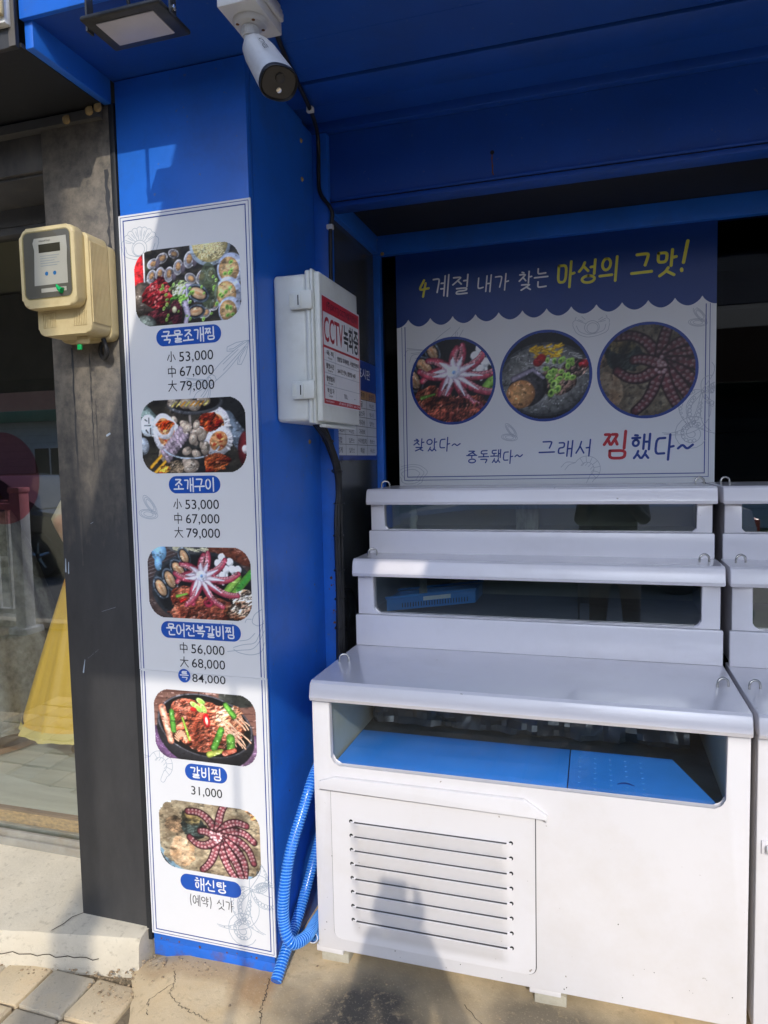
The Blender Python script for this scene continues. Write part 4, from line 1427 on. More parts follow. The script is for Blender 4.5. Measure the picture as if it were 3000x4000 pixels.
for i in range(-30, 10):
    for j in range(0, 22):
        x = -1.525 + i * 0.158 + (0.0 if j % 2 == 0 else 0.0)
        y = 1.587 - j * 0.158
        if y > 0.5 and x > apron_left(min(y, 1.7)) - 0.02:
            continue
        if x < -1.34 and y > 1.66:
            continue
        cells.append(((x + 1.5) ** 2 + (y - 1.5) ** 2, x, y))
cells.sort()
for _, x, y in cells[:280]:
    o = bpy.data.objects.new('paver', rr.choice(pav_mesh))
    COL.objects.link(o)
    o.parent = pavement
    o.location = Vector((x, y, -0.043 + rr.uniform(-0.004, 0.003))) - ORG[pavement.name]
    o.rotation_euler = (rr.uniform(-.012, .012), rr.uniform(-.012, .012), rr.choice((0, 1, 2, 3)) * math.pi / 2 + rr.uniform(-.012, .012))

# loose grit in the joints and against the walls
gm = bmesh.new()
for k in range(560):
    if k < 330:
        x = rr.uniform(-1.95, -1.0); y = 1.655 + rr.gauss(0, 0.02) if x < -1.36 else rr.uniform(1.50, 1.765)
        if x > -1.33: y = 1.755 - abs(rr.gauss(0, 0.035))
        z = -0.045 if x < -1.36 else -0.02 + 0.02 * min(1, (x + 1.36) / 0.12)
    elif k < 450:
        x = rr.uniform(-1.42, -1.22); y = rr.uniform(1.60, 1.72); z = -0.035
    else:
        x = rr.uniform(-1.0, 0.6); y = rr.uniform(1.40, 1.84); z = 0.001
    s = abs(rr.gauss(0, 0.0018)) + 0.0009
    b = bmesh.ops.create_icosphere(gm, subdivisions=1, radius=s)
    for v in b['verts']:
        v.co = Vector((v.co.x * rr.uniform(.7, 1.5), v.co.y * rr.uniform(.7, 1.5), v.co.z * .7)) + Vector((x, y, z))
grit = obj('loose_grit', gm, 'grit', None, smooth=60)
tag(grit, 'loose sandy grit scattered along the wall foot and paving joints', 'grit', kind='stuff')

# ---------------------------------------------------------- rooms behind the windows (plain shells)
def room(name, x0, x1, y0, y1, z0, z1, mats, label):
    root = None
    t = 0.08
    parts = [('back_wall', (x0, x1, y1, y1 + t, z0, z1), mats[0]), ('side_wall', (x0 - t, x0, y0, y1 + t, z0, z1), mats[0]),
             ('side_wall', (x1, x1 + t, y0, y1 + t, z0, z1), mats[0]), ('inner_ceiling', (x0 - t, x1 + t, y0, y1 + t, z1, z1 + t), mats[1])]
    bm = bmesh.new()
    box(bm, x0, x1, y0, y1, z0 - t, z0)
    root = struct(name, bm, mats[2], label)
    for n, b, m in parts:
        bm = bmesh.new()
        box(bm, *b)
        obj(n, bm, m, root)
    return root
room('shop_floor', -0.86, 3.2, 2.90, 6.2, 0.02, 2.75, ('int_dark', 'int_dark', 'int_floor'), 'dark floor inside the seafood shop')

# ================================================================== BLUE SHOPFRONT
col = thing('shop_column', 'tall blue painted steel column carrying the menu board', 'column', (-1.11, 1.95, 0))
boxes('front_panel', [(-1.3195, -0.905, 1.7712, 1.80, 0.03, 2.598)], 'blue', col, bev=0.003)
boxes('base_plate', [(-1.3195, -0.906, 1.7722, 1.80, -0.02, 0.03)], 'blue_rust', col, bev=0.002)
boxes('side_panel', [(-0.935, -0.9055, 1.8005, 2.158, -0.02, 2.598)], 'blue', col)
boxes('side_strip', [(-0.945, -0.9125, 2.1585, 2.2545, -0.02, 2.598)], 'blue', col)
boxes('jamb', [(-0.945, -0.860, 2.255, 2.302, -0.02, 2.5955)], 'blue', col, bev=0.003)
boxes('left_return', [(-1.3185, -1.30, 1.8005, 2.30, -0.02, 2.598)], 'blue', col)
for z in (2.41, 2.53, 1.57, 0.62):
    bm = bmesh.new()
    lathe(bm, [(0.008, 0), (0.006, 0.003), (0.002, 0.005)], (-0.9055, 2.145, z), (1, 0, 0), 8)
    obj('screw_head', bm, 'cork' if z > 1 else 'steel', col, 40)

def chip(face, s, t, r, seed):
    q = random.Random(seed)
    return [(s + r * q.uniform(.5, 1.2) * math.cos(2 * math.pi * k / 9), t + r * q.uniform(.5, 1.4) * math.sin(2 * math.pi * k / 9)) for k in range(9)]
FJ = Face((0, 2.255, 0), (1, 0, 0), (0, -1, 0))
FSD = Face((-0.9055, 0, 0), (0, 1, 0), (1, 0, 0))
FCF = Face((0, 1.7712, 0), (1, 0, 0), (0, -1, 0))
q = random.Random(77)
for k in range(16):
    flat('rust_chip', FJ, [chip(FJ, -.868 - abs(q.gauss(0, .010)), 1.02 + q.gauss(0, .09), q.uniform(.0015, .006), k)], .0004, 'rust', col)
for k in range(14):
    flat('rust_chip', FSD, [chip(FSD, q.uniform(1.81, 2.14), abs(q.gauss(.06, .25)) + .03, q.uniform(.0012, .0035), 40 + k)], .0004, 'rust' if k % 3 else 'line_grey', col)
for k in range(9):
    flat('rust_chip', FCF, [chip(FCF, -1.30 + q.uniform(0, .38), .034 + abs(q.gauss(0, .006)), q.uniform(.0015, .005), 80 + k)], .0005, 'rust', col)
for k in range(6):
    flat('rust_chip', FSD, [chip(FSD, 2.152, .5 + .33 * k + q.uniform(-.1, .1), q.uniform(.0015, .0035), 60 + k)], .0005, 'cork', col)

can = thing('shop_canopy', 'blue sheet metal canopy with underside, end fin and beam over the tanks', 'canopy', (0.8, 1.9, 2.36))
boxes('fascia', [(-1.352, 3.2, 1.462, 1.476, 2.598, 3.45)], 'blue', can, bev=0.002)
boxes('end_fin', [(-1.352, -1.327, 1.477, 1.768, 2.535, 3.44)], 'blue', can, bev=0.003)
boxes('soffit_panel', [(-1.3265, 3.2, 1.477, 1.771, 2.601, 2.612), (-1.3265, 3.2, 1.7712, 1.955, 2.6005, 2.612)], 'blue_shaded', can)
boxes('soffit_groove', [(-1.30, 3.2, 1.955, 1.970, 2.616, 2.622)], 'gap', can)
boxes('soffit_strip', [(-0.93, 3.2, 1.970, 2.092, 2.598, 2.612)], 'blue_shaded', can, bev=0.002)
boxes('soffit_recess', [(-0.93, 3.2, 2.092, 2.245, 2.624, 2.634)], 'blue_shaded', can)
boxes('soffit_ledge', [(-0.93, 3.2, 2.245, 2.2795, 2.596, 2.64)], 'blue_shaded', can, bev=0.003)
boxes('beam', [(-0.904, 3.2, 2.280, 2.32, 2.388, 2.60)], 'blue_shaded', can)
boxes('beam_lip', [(-0.904, 3.2, 2.274, 2.322, 2.377, 2.3875)], 'blue_shaded', can, bev=0.002)
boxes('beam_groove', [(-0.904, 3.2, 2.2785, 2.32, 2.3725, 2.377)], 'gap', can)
boxes('beam_flange', [(-0.904, 3.2, 2.272, 2.34, 2.357, 2.3725)], 'blue_shaded', can, bev=0.002)
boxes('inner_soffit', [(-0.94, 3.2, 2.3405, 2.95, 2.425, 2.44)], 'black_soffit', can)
boxes('canopy_roof', [(-1.352, 3.2, 1.477, 3.1, 2.76, 2.78)], 'blue_shaded', can)
bm = bmesh.new()
lathe(bm, [(0.0065, 0), (0.0065, 0.0012)], (-0.314, 2.2798, 2.462), (0, -1, 0), 14)
obj('bolt_hole', bm, 'gap', can)
Fbeam = Face((0, 2.2797, 0), (1, 0, 0), (0, -1, 0))
flat('rust_streak', Fbeam, [ribbon(chaikin([(-0.314, 2.457), (-0.3155, 2.44), (-0.3135, 2.42), (-0.314, 2.402), (-0.3115, 2.395)]), [0.004, 0.003, 0.0035, 0.003, 0.005] * 4)], 0.0004, 'rust', can)

# window wall behind the tanks
win = thing('shop_window', 'blue framed shop window with dark glass behind the tanks', 'window', (0.8, 2.88, 0.4))
boxes('top_rail', [(-0.90, 3.2, 2.815, 2.875, 2.346, 2.4245)], 'blue', win, bev=0.003)
boxes('top_rail', [(-0.915, -0.862, 2.3025, 2.8145, 2.352, 2.4245)], 'blue', win, bev=0.003)
boxes('corner_post', [(-0.912, -0.855, 2.815, 2.872, 0.0, 2.3455)], 'blue', win, bev=0.003)
boxes('bottom_wall', [(-0.855, 3.2, 2.84, 2.88, 0.0, 0.45)], 'black_paint', win)
boxes('pane', [(-0.855, 3.2, 2.845, 2.851, 0.45, 2.346)], 'glass_dark', win)
boxes('side_pane', [(-0.889, -0.883, 2.303, 2.8148, 0.0, 2.3515)], 'film_grey', win)
boxes('mullion', [(1.55, 1.60, 2.835, 2.865, 0.45, 2.3455)], 'blue', win, bev=0.002)
boxes('side_post_trim', [(-0.893, -0.8835, 2.788, 2.8148, 0.0, 2.351)], 'blue', win)
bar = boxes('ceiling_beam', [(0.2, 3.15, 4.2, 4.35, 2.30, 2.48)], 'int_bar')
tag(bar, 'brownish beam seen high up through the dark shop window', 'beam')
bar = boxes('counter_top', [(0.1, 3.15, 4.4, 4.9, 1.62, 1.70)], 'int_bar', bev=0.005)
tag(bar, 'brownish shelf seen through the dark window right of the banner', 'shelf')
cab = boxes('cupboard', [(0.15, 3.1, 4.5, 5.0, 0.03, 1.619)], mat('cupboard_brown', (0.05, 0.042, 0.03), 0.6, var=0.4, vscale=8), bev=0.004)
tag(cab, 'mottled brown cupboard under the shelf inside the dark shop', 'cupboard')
for x in (-0.899, -0.872):
    bm = bmesh.new()
    lathe(bm, [(0.008, 0), (0.006, 0.003), (0.001, 0.004)], (x + .03, 2.8145, 2.43 - .02 * (x < -.88) - .08 * (x > -.88)), (0, -1, 0), 8)
    obj('rusty_screw', bm, 'cork', win, 40)

# ================================================================== MENU BOARD
sign = thing('menu_board', 'tall white menu board with five seafood dishes and prices on the column', 'sign', (-1.11, 1.768, 0.056))
boxes('upper_sheet', [(-1.3215, -0.8992, 1.7662, 1.7708, 0.8895, 2.222)], 'vinyl', sign)
boxes('lower_sheet', [(-1.3195, -0.8975, 1.7652, 1.7706, 0.056, 0.8888)], 'vinyl', sign)
FS = Face((0, 1.7662, 0), (1, 0, 0), (0, -1, 0))
FL = Face((0, 1.7652, 0), (1, 0, 0), (0, -1, 0))
rule('border_line', FS, -1.3165, -0.9042, 0.89, 2.217, 0.0018, 0.0003, 'line_navy', sign, 'ltr')
rule('border_line', FS, -1.3075, -0.9132, 0.89, 2.208, 0.0032, 0.0003, 'line_navy', sign, 'ltr')
rule('border_line', FL, -1.3145, -0.9025, 0.061, 0.8885, 0.0018, 0.0003, 'line_navy', sign, 'lbr')
rule('border_line', FL, -1.3055, -0.9115, 0.070, 0.8885, 0.0032, 0.0003, 'line_navy', sign, 'lbr')
clipU, clipD = (-1.3205, -0.9005, 0.892, 2.22), (-1.3185, -0.8990, 0.058, 0.887)
draw('scallop_drawing', FS, art_scallop(-1.252, 2.128, 0.062), 0.0016, 0.0002, 'line_grey', sign, clipU)
draw('squid_drawing', FS, art_squid(-0.917, 1.842, 0.205, 40), 0.0016, 0.0002, 'line_grey', sign, clipU)
draw('mussel_drawing', FS, art_mussel(-1.262, 1.374, 0.034), 0.0014, 0.0002, 'line_grey', sign, clipU)
draw('octopus_drawing', FS, [chaikin(q, 2) for q in ([(-.905, 1.09), (-.93, 1.075), (-.94, 1.05), (-.92, 1.04), (-.90, 1.05)], [(-.90, 1.06), (-.915, 1.02), (-.93, .99), (-.97, .985), (-1.0, .975)],
     [(-.90, 1.03), (-.92, .99), (-.94, .972), (-.98, .968), (-1.02, .962)], [(-.90, 1.0), (-.91, .965), (-.945, .955), (-.985, .96), (-1.0, .97)], [(-1.04, 1.045), (-1.04, 1.03), (-1.0, 1.03), (-1.0, 1.045)],
     [(-.94, 1.06), (-.955, 1.06), (-.96, 1.05)], [(-.93, 1.02), (-.95, 1.0), (-.98, .995)])], 0.0018, 0.0002, 'line_grey', sign, clipU)
draw('shrimp_drawing', FL, art_shrimp(-1.262, 0.600, 0.042), 0.0014, 0.0002, 'line_grey', sign, clipD)
draw('octopus_drawing', FL, art_octopus(-0.972, 0.252, 0.115), 0.0018, 0.0002, 'line_grey', sign, clipD)

def dish(face, zc, fn, nm):
    h, x0, x1, r = 0.2145, -1.2775, -0.9345, 0.058
    z0, z1 = zc - h / 2, zc + h / 2
    def inside(s, t):
        dx, dz = max(x0 + r - s, s - (x1 - r), 0), max(z0 + r - t, t - (z1 - r), 0)
        return dx * dx + dz * dz <= r * r
    q = fn()
    return q.wet(.25 if fn is pic_soup else 1.0).build(nm, face, x0, x1, z0, z1, 0.00035, sign, inside)
dish(FS, 2.008, pic_stew, 'dish_photo')['label'] = 'photo of a shellfish stew with clams and octopus'
dish(FS, 1.585, pic_grill, 'dish_photo')['label'] = 'photo of grilled shellfish on tiered plates with skewers'
dish(FS, 1.1585, pic_octopus, 'dish_photo')['label'] = 'photo of a pink octopus on ribs with abalones'
dish(FL, 0.7295, pic_bowl, 'dish_photo')['label'] = 'photo of braised ribs in a black bowl'
dish(FL, 0.387, pic_soup, 'dish_photo')['label'] = 'photo of an octopus with suckers in broth'

def name_pill(face, txt, zc, w, tw, h=0.050, xc=-1.107, th=0.034):
    p = flat('name_plate', face, [rrect(xc - w / 2, xc + w / 2, zc - h / 2, zc + h / 2, h / 2 - 1e-4, 10)], 0.0004, 'pill', sign)
    hand(face, txt, xc - tw / 2, xc + tw / 2, zc - th / 2, zc + th / 2, 'white_ink', p, 0.0006, 0.125, 0.0, 0.012)
name_pill(FS, '국물조개찜', 1.868, 0.210, 0.172)
name_pill(FS, '조개구이', 1.4455, 0.169, 0.134)
name_pill(FS, '문어전복갈비찜', 1.017, 0.265, 0.226)
name_pill(FL, '갈비찜', 0.589, 0.142, 0.104)
name_pill(FL, '해신탕', 0.242, 0.206, 0.106)

def price(face, han, num, zb):
    if han:
        hand(face, han, -1.1795, -1.1505, zb - 0.002, zb + 0.0285, 'ink', sign, 0.0006, 0.085, 0, 0.0, name='price_text')
    text(face, num, -1.1395, -1.0295, zb - 0.0062, zb + 0.0255, 'ink', sign, 0.0006, 0.002, name='price_text')
for zb, han, num in ((1.7985, '小', '53,000'), (1.757, '中', '67,000'), (1.716, '大', '79,000'), (1.3765, '小', '53,000'), (1.335, '中', '67,000'), (1.2935, '大', '79,000'),
                     (0.9515, '中', '56,000'), (0.909, '大', '68,000')):
    price(FS, han, num, zb)
text(FL, '84,000', -1.1395, -1.0295, 0.860, 0.8885, 'ink', sign, 0.0006, 0.002, name='price_text')
tk = flat('size_badge', FL, [ell(-1.1655, 0.881, 0.0205, n=30)], 0.0016, 'pill', sign)
hand(FL, '특', -1.179, -1.152, 0.8685, 0.8945, 'white_ink', tk, 0.0018, 0.12, 0, 0)
text(FL, '31,000', -1.159, -1.055, 0.5145, 0.5455, 'ink', sign, 0.0006, 0.002, name='price_text')
hand(FL, '(예약) 싯가', -1.181, -1.032, 0.173, 0.204, 'ink', sign, 0.0006, 0.075, 0, 0.01, name='price_text', gap=0.14)

# ================================================================== WINDOW BANNER
ban = thing('window_banner', 'white and navy seafood banner with three round dish photos hung in the window', 'banner', (-0.185, 2.84, 1.40))
boxes('banner_sheet', [(-0.7925, 0.419, 2.8385, 2.8405, 1.398, 2.3452)], 'vinyl', ban)
FB = Face((0, 2.8385, 0), (1, 0, 0), (0, -1, 0))
x0, x1, zt, zc_, pitch = -0.7925, 0.419, 2.3452, 2.081, 0.0928
sc_pts = [(x0, zt)]
xs = -0.8355
edge = []
while xs < x1:
    for k in range(13):
        t = k / 12
        x = xs + pitch * t
        if x0 <= x <= x1:
            edge.append((x, zc_ - 0.031 * math.sin(math.pi * t) ** 0.75))
    xs += pitch
flat('scalloped_header', FB, [[(x0, zt)] + [(x0, edge[0][1])] + edge + [(x1, edge[-1][1]), (x1, zt)]], 0.0003, 'banner_navy', ban)
for a, b, w in ((x0 + .020, x1 - .020, .0022), (x0 + .033, x1 - .033, .0034)):
    q = 1.398 + (a - x0)
    flat('border_line', FB, [[(a, q), (b, q), (b, q + w), (a, q + w)], [(a, q + w), (a + w, q + w), (a + w, 2.052), (a, 2.052)], [(b - w, q + w), (b, q + w), (b, 2.052), (b - w, 2.052)]], 0.0002, 'line_navy', ban)
cb = (x0 + .001, x1 - .001, 1.400, 2.04)
draw('scallop_drawing', FB, art_scallop(-0.02, 2.00, 0.068, -1), 0.002, 0.00015, 'line_grey2', ban, cb)
draw('squid_drawing', FB, art_squid(-0.50, 2.07, 0.25, 38), 0.002, 0.00015, 'line_grey2', ban, cb)
draw('mussel_drawing', FB, art_mussel(0.36, 2.00, 0.034), 0.0018, 0.00015, 'line_grey2', ban, cb)
draw('mussel_drawing', FB, art_mussel(-0.33, 1.60, 0.034), 0.0018, 0.00015, 'line_grey2', ban, cb)
draw('octopus_drawing', FB, art_octopus(0.375, 1.735, 0.135), 0.002, 0.00015, 'line_grey2', ban, cb)
draw('shrimp_drawing', FB, art_shrimp(-0.035, 1.455, 0.05), 0.0018, 0.00015, 'line_grey2', ban, cb)
draw('oyster_drawing', FB, art_oyster(-0.745, 1.44, 0.065), 0.0018, 0.00015, 'line_grey2', ban, cb)
for k, (cx, cr) in enumerate(((-0.5625, 0.1775), (-0.193, 0.1780), (0.1815, 0.1800))):
    cz = 1.822
    rim = flat('round_photo_rim', FB, [ell(cx, cz, cr, n=64)], 0.00035, 'line_navy', ban)
    rr_ = cr - 0.0085
    ph = pic_round(k).build('dish_photo', FB, cx - rr_, cx + rr_, cz - rr_, cz + rr_, 0.0006, ban, lambda s, t: (s - cx) ** 2 + (t - cz) ** 2 <= rr_ * rr_)
    ph['label'] = ('round photo of octopus with abalone and ribs', 'round photo of abalone noodle soup with egg strips', 'round photo of octopus suckers in broth')[k]
T = lambda tx, a, b, c, d, m, wt=0.10, sl=0.10, rise=0.0, gap=0.2: hand(FB, tx, a, b, c, d, m, ban, 0.0006, wt, sl, 0.02, rise, 'slogan_lettering', gap)
T('4', -0.697, -0.652, 2.172, 2.232, 'yellow_ink', 0.15)
T('계절', -0.640, -0.488, 2.166, 2.242, 'white_ink', 0.085)
T('내가', -0.456, -0.330, 2.170, 2.226, 'white_ink', 0.10)
T('찾는', -0.292, -0.181, 2.160, 2.232, 'white_ink', 0.085)
T('마성의', -0.146, 0.080, 2.163, 2.248, 'yellow_ink', 0.115)
T('그맛', 0.128, 0.282, 2.166, 2.258, 'yellow_ink', 0.115)
T('!', 0.294, 0.326, 2.178, 2.268, 'yellow_ink', 0.13)
T('찾았다~', -0.730, -0.532, 1.540, 1.590, 'line_navy', 0.095)
T('중독됐다~', -0.507, -0.281, 1.486, 1.536, 'line_navy', 0.095)
T('그래서', -0.215, -0.018, 1.510, 1.566, 'line_navy', 0.105)
T('찜', 0.026, 0.118, 1.492, 1.598, 'red_ink', 0.105)
T('했다~', 0.126, 0.346, 1.490, 1.578, 'line_navy', 0.10)

# ================================================================== ORIGIN NOTICE ON THE SIDE PANE
note = thing('origin_notice', 'blue notice with a table of shellfish origins behind the white enclosure', 'notice', (-0.882, 2.56, 1.508))
boxes('notice_sheet', [(-0.8828, -0.8815, 2.295, 2.812, 1.508, 1.897)], 'navy', note)
FN = Face((-0.8815, 0, 0), (0, 1, 0), (1, 0, 0))
flat('table_field', FN, [rrect(2.303, 2.805, 1.526, 1.780, 0.014)], 0.0003, 'vinyl', note)
flat('table_header', FN, [[(2.303, 1.744), (2.805, 1.744), (2.805, 1.768), (2.801, 1.776), (2.793, 1.780), (2.315, 1.780), (2.306, 1.776), (2.303, 1.768)]], 0.0006, 'tan_ink', note)
for y in (2.428, 2.555, 2.680):
    flat('table_line', FN, [[(y, 1.526), (y + .002, 1.526), (y + .002, 1.780), (y, 1.780)]], 0.0008, 'ink', note)
for k in range(8):
    z = 1.7435 - 0.0362 * k + (0.0 if k == 0 else 0.003)
    if z > 1.53:
        flat('table_line', FN, [[(2.303, z), (2.805, z), (2.805, z + .0016), (2.303, z + .0016)]], 0.0009, 'ink', note)
text(FN, '원산지', 2.41, 2.560, 1.828, 1.868, 'white_ink', note, 0.0004, 0.012, name='title_lettering')
text(FN, '표시판', 2.585, 2.735, 1.828, 1.868, 'white_ink', note, 0.0004, 0.012, name='title_lettering')
text(FN, '원산지', 2.710, 2.778, 1.751, 1.773, 'ink', note, 0.0012, 0.006, name='table_text')
text(FN, '품목명', 2.585, 2.655, 1.751, 1.773, 'ink', note, 0.0012, 0.006, name='table_text')
rows = [('굴', '국내산'), ('랍스타', '캐나다'), ('가리비', '일본산'), ('가리비', ''), ('산낙지,백생합,재합', '중국산'), ('해삼', '국내산')]
for k, (a, b) in enumerate(rows):
    zc2 = 1.7265 - 0.0362 * k
    wd = 0.106 if len(a) > 5 else 0.024 * len(a)
    text(FN, a, 2.618 - wd / 2, 2.618 + wd / 2, zc2 - .011, zc2 + .011, 'ink', note, 0.0012, 0.006, name='table_text')
    if b: hand(FN, b, 2.715, 2.775, zc2 - .009, zc2 + .008, 'ink', note, 0.0012, 0.10, 0, 0.05, name='table_text')
for k, (a, b) in enumerate((('바지락', '중국산'), ('키조개', '국내산'), ('전복', '국내산'), ('참자, 피조박', '국내산'), ('홍합', '일본산'), ('멍게', '일본산'), ('꽃게', '국내산'))):
    zc2 = 1.7265 - 0.0362 * k
    wd = 0.10 if len(a) > 5 else 0.024 * len(a)
    text(FN, a, 2.366 - wd / 2, 2.366 + wd / 2, zc2 - .011, zc2 + .011, 'ink', note, 0.0012, 0.006, name='table_text')
    hand(FN, b, 2.462, 2.522, zc2 - .009, zc2 + .008, 'ink', note, 0.0012, 0.10, 0, 0.05, name='table_text')

# ================================================================== WHITE ENCLOSURE WITH RECORDING STICKER
enc = thing('cable_enclosure', 'white plastic wall enclosure with a red recording sticker on its door', 'enclosure', (-0.83, 2.07, 1.62))
boxes('body', [(-0.9052, -0.800, 1.902, 2.238, 1.622, 2.046)], 'box_white', enc, bev=0.012, seg=3)
boxes('rim', [(-0.8035, -0.7875, 1.898, 2.242, 1.616, 2.054)], 'box_white', enc, bev=0.006, seg=3)
boxes('rim', [(-0.7868, -0.778, 1.8965, 2.243, 1.614, 2.056)], 'box_white', enc, bev=0.004, seg=2)
door = boxes('door', [(-0.7775, -0.760, 1.904, 2.236, 1.622, 2.048)], 'box_white', enc, bev=0.005, seg=3)
for zc in (1.968, 1.712):
    la = boxes('latch', [(-0.846, -0.778, 1.888, 1.8985, zc - 0.026, zc + 0.026)], 'box_white', enc, bev=0.003)
    boxes('latch_slot', [(-0.8215, -0.8185, 1.8868, 1.8885, zc - 0.014, zc + 0.014)], 'gap', la)
    boxes('latch_tab', [(-0.8175, -0.8105, 1.884, 1.889, zc - 0.020, zc + 0.020)], 'box_white', la, bev=0.0015)
    for k in range(4):
        boxes('latch_ridge', [(-0.8475 + k * .0035, -0.8460 + k * .0035, 1.8868, 1.8884, zc - 0.017, zc + 0.017)], 'box_white', la)
boxes('bottom_lip', [(-0.782, -0.762, 1.93, 2.20, 1.6055, 1.6138)], 'box_white', enc, bev=0.002)
FC = Face((-0.760, 0, 0), (0, 1, 0), (1, 0, 0))
st = flat('recording_sticker', FC, [[(1.914, 1.670), (2.250, 1.670), (2.250, 1.989), (1.914, 1.989)]], 0.0006, 'vinyl', enc)
flat('sticker_red_field', FC, [[(1.919, 1.940), (2.245, 1.940), (2.245, 1.984), (1.919, 1.984)], [(1.919, 1.688), (1.925, 1.688), (1.925, 1.940), (1.919, 1.940)],
     [(2.240, 1.688), (2.245, 1.688), (2.245, 1.940), (2.240, 1.940)], [(1.919, 1.674), (2.245, 1.674), (2.245, 1.688), (1.919, 1.688)], [(1.925, 1.837), (2.240, 1.837), (2.240, 1.844), (1.925, 1.844)]], 0.0009, 'red_ink', st)
text(FC, '(주)SKYTJ CCTV설치안내', 1.952, 2.222, 1.949, 1.975, 'ink', st, 0.0012, 0.008, name='sticker_text')
text(FC, 'CCTV', 1.930, 2.090, 1.855, 1.928, 'red_ink', st, 0.0012, 0.01, name='sticker_text')
text(FC, '녹화중', 2.094, 2.236, 1.852, 1.932, 'ink', st, 0.0012, 0.022, name='sticker_text')
for z in (1.800, 1.764, 1.727):
    flat('sticker_line', FC, [[(1.925, z), (2.240, z), (2.240, z + .0012), (1.925, z + .0012)]], 0.0011, 'line_grey', st)
flat('sticker_line', FC, [[(2.016, 1.688), (2.0172, 1.688), (2.0172, 1.837), (2.016, 1.837)]], 0.0013, 'line_grey', st)
for a, b, y0, y1, z in (('목 적', 'Purpose', 1.944, 2.000, 1.818), ('촬영시간', 'Running Time', 1.940, 2.004, 1.781), ('촬영범위', 'Scope', 1.940, 2.004, 1.744), ('책 임 자', 'Contact', 1.944, 2.000, 1.708)):
    text(FC, a, y0, y1, z - .003, z + .013, 'ink', st, 0.0014, 0.012, name='sticker_text')
    text(FC, b, y0 + .012, y1 - .012, z - .013, z - .006, 'ink', st, 0.0014, 0.0, name='sticker_text')
text(FC, '방범및 화재예방, 시설안전관리', 2.034, 2.232, 1.808, 1.824, 'ink', st, 0.0014, 0.012, name='sticker_text')
text(FC, '24시간 연속, 촬영및 녹화', 2.034, 2.200, 1.772, 1.788, 'ink', st, 0.0014, 0.012, name='sticker_text')
text(FC, 'TEL:', 2.086, 2.122, 1.700, 1.713, 'ink', st, 0.0014, 0.0, name='sticker_text')
text(FC, '•', 2.186, 2.191, 1.703, 1.707, 'ink', st, 0.0014, 0.0, name='sticker_text')
text(FC, 'www.skypos.kr', 1.928, 2.000, 1.677, 1.686, 'white_ink', st, 0.0014, 0.0, name='sticker_text')
text(FC, '(주)SKYTJ 설치문의: 1661-2743', 2.040, 2.238, 1.676, 1.686, 'white_ink', st, 0.0014, 0.006, name='sticker_text')

# cables under the enclosure
bun = thing('cable_bundle', 'thick black bundle of tied cables hanging under the white enclosure', 'cables', (-0.85, 2.24, 0.2))
path = [(-0.852, 2.10, 1.625), (-0.850, 2.166, 1.576), (-0.846, 2.232, 1.488), (-0.846, 2.250, 1.406), (-0.848, 2.240, 1.291), (-0.848, 2.238, 1.048), (-0.848, 2.232, 0.855), (-0.85, 2.23, 0.5), (-0.85, 2.22, 0.20)]
rr = random.Random(3)
for k in range(8):
    a = 2 * math.pi * k / 8
    ra = 0.0105 if k else 0.0
    p = []
    for i, q in enumerate(path):
        sp = 2.2 if i == 0 else (1.0 if i in (2, 3) else 1.25)
        p.append((q[0] + ra * sp * math.cos(a) * .7 + rr.uniform(-.003, .003), q[1] + ra * sp * math.sin(a) + rr.uniform(-.003, .003), q[2]))
    bm = bmesh.new()
    tube(bm, spline(p, 10), 0.0052 if k % 3 else 0.0066, 7)
    obj('cable', bm, 'black_rubber', bun, 50)
for i, (x, y, z) in enumerate(((-0.850, 2.170, 1.572), (-0.846, 2.237, 1.470), (-0.846, 2.249, 1.36), (-0.848, 2.239, 1.25), (-0.848, 2.238, 1.13), (-0.848, 2.238, 1.03), (-0.848, 2.234, 0.93))):
    bm = bmesh.new()
    tilt = 0.5 if i < 2 else 0.0
    pts = [(x + 0.0175 * math.cos(t), y + 0.0195 * math.sin(t) * (1 - .2 * tilt), z - tilt * 0.012 * math.sin(t)) for t in [2 * math.pi * q / 16 for q in range(16)]]
    tube(bm, pts, 0.0024, 6, closed=True)
    obj('cable_tie', bm, 'black_plastic', bun, 50)
bm = bmesh.new()
tube(bm, spline([(-0.870, 2.300, 1.05), (-0.868, 2.42, 1.02), (-0.866, 2.46, 0.90), (-0.868, 2.44, 0.7), (-0.868, 2.40, 0.4)], 10), 0.004, 6)
obj('loose_cable', bm, 'black_rubber', bun, 50)

cc = thing('camera_cable', 'black cable clipped along the blue soffit and down the jamb', 'cable', (-0.86, 2.1, 2.05))
bm = bmesh.new()
tube(bm, spline([(-0.755, 1.60, 2.592), (-0.800, 1.80, 2.592), (-0.822, 1.935, 2.590), (-0.846, 2.085, 2.588), (-0.872, 2.20, 2.580), (-0.886, 2.246, 2.54), (-0.889, 2.248, 2.46), (-0.884, 2.246, 2.40), (-0.852, 2.245, 2.352), (-0.843, 2.247, 2.325), (-0.850, 2.246, 2.28), (-0.852, 2.245, 2.20), (-0.852, 2.240, 2.05)], 12), 0.0068, 8)
obj('cable', bm, 'black_rubber', cc, 50)
for (x, y, z) in ((-0.846, 2.085, 2.588), (-0.8515, 2.246, 2.285)):
    boxes('cable_clip', [(x - .011, x + .011, y - .009, y + .009, z - .008, z + .008)], 'white_plastic', cc, bev=0.003)

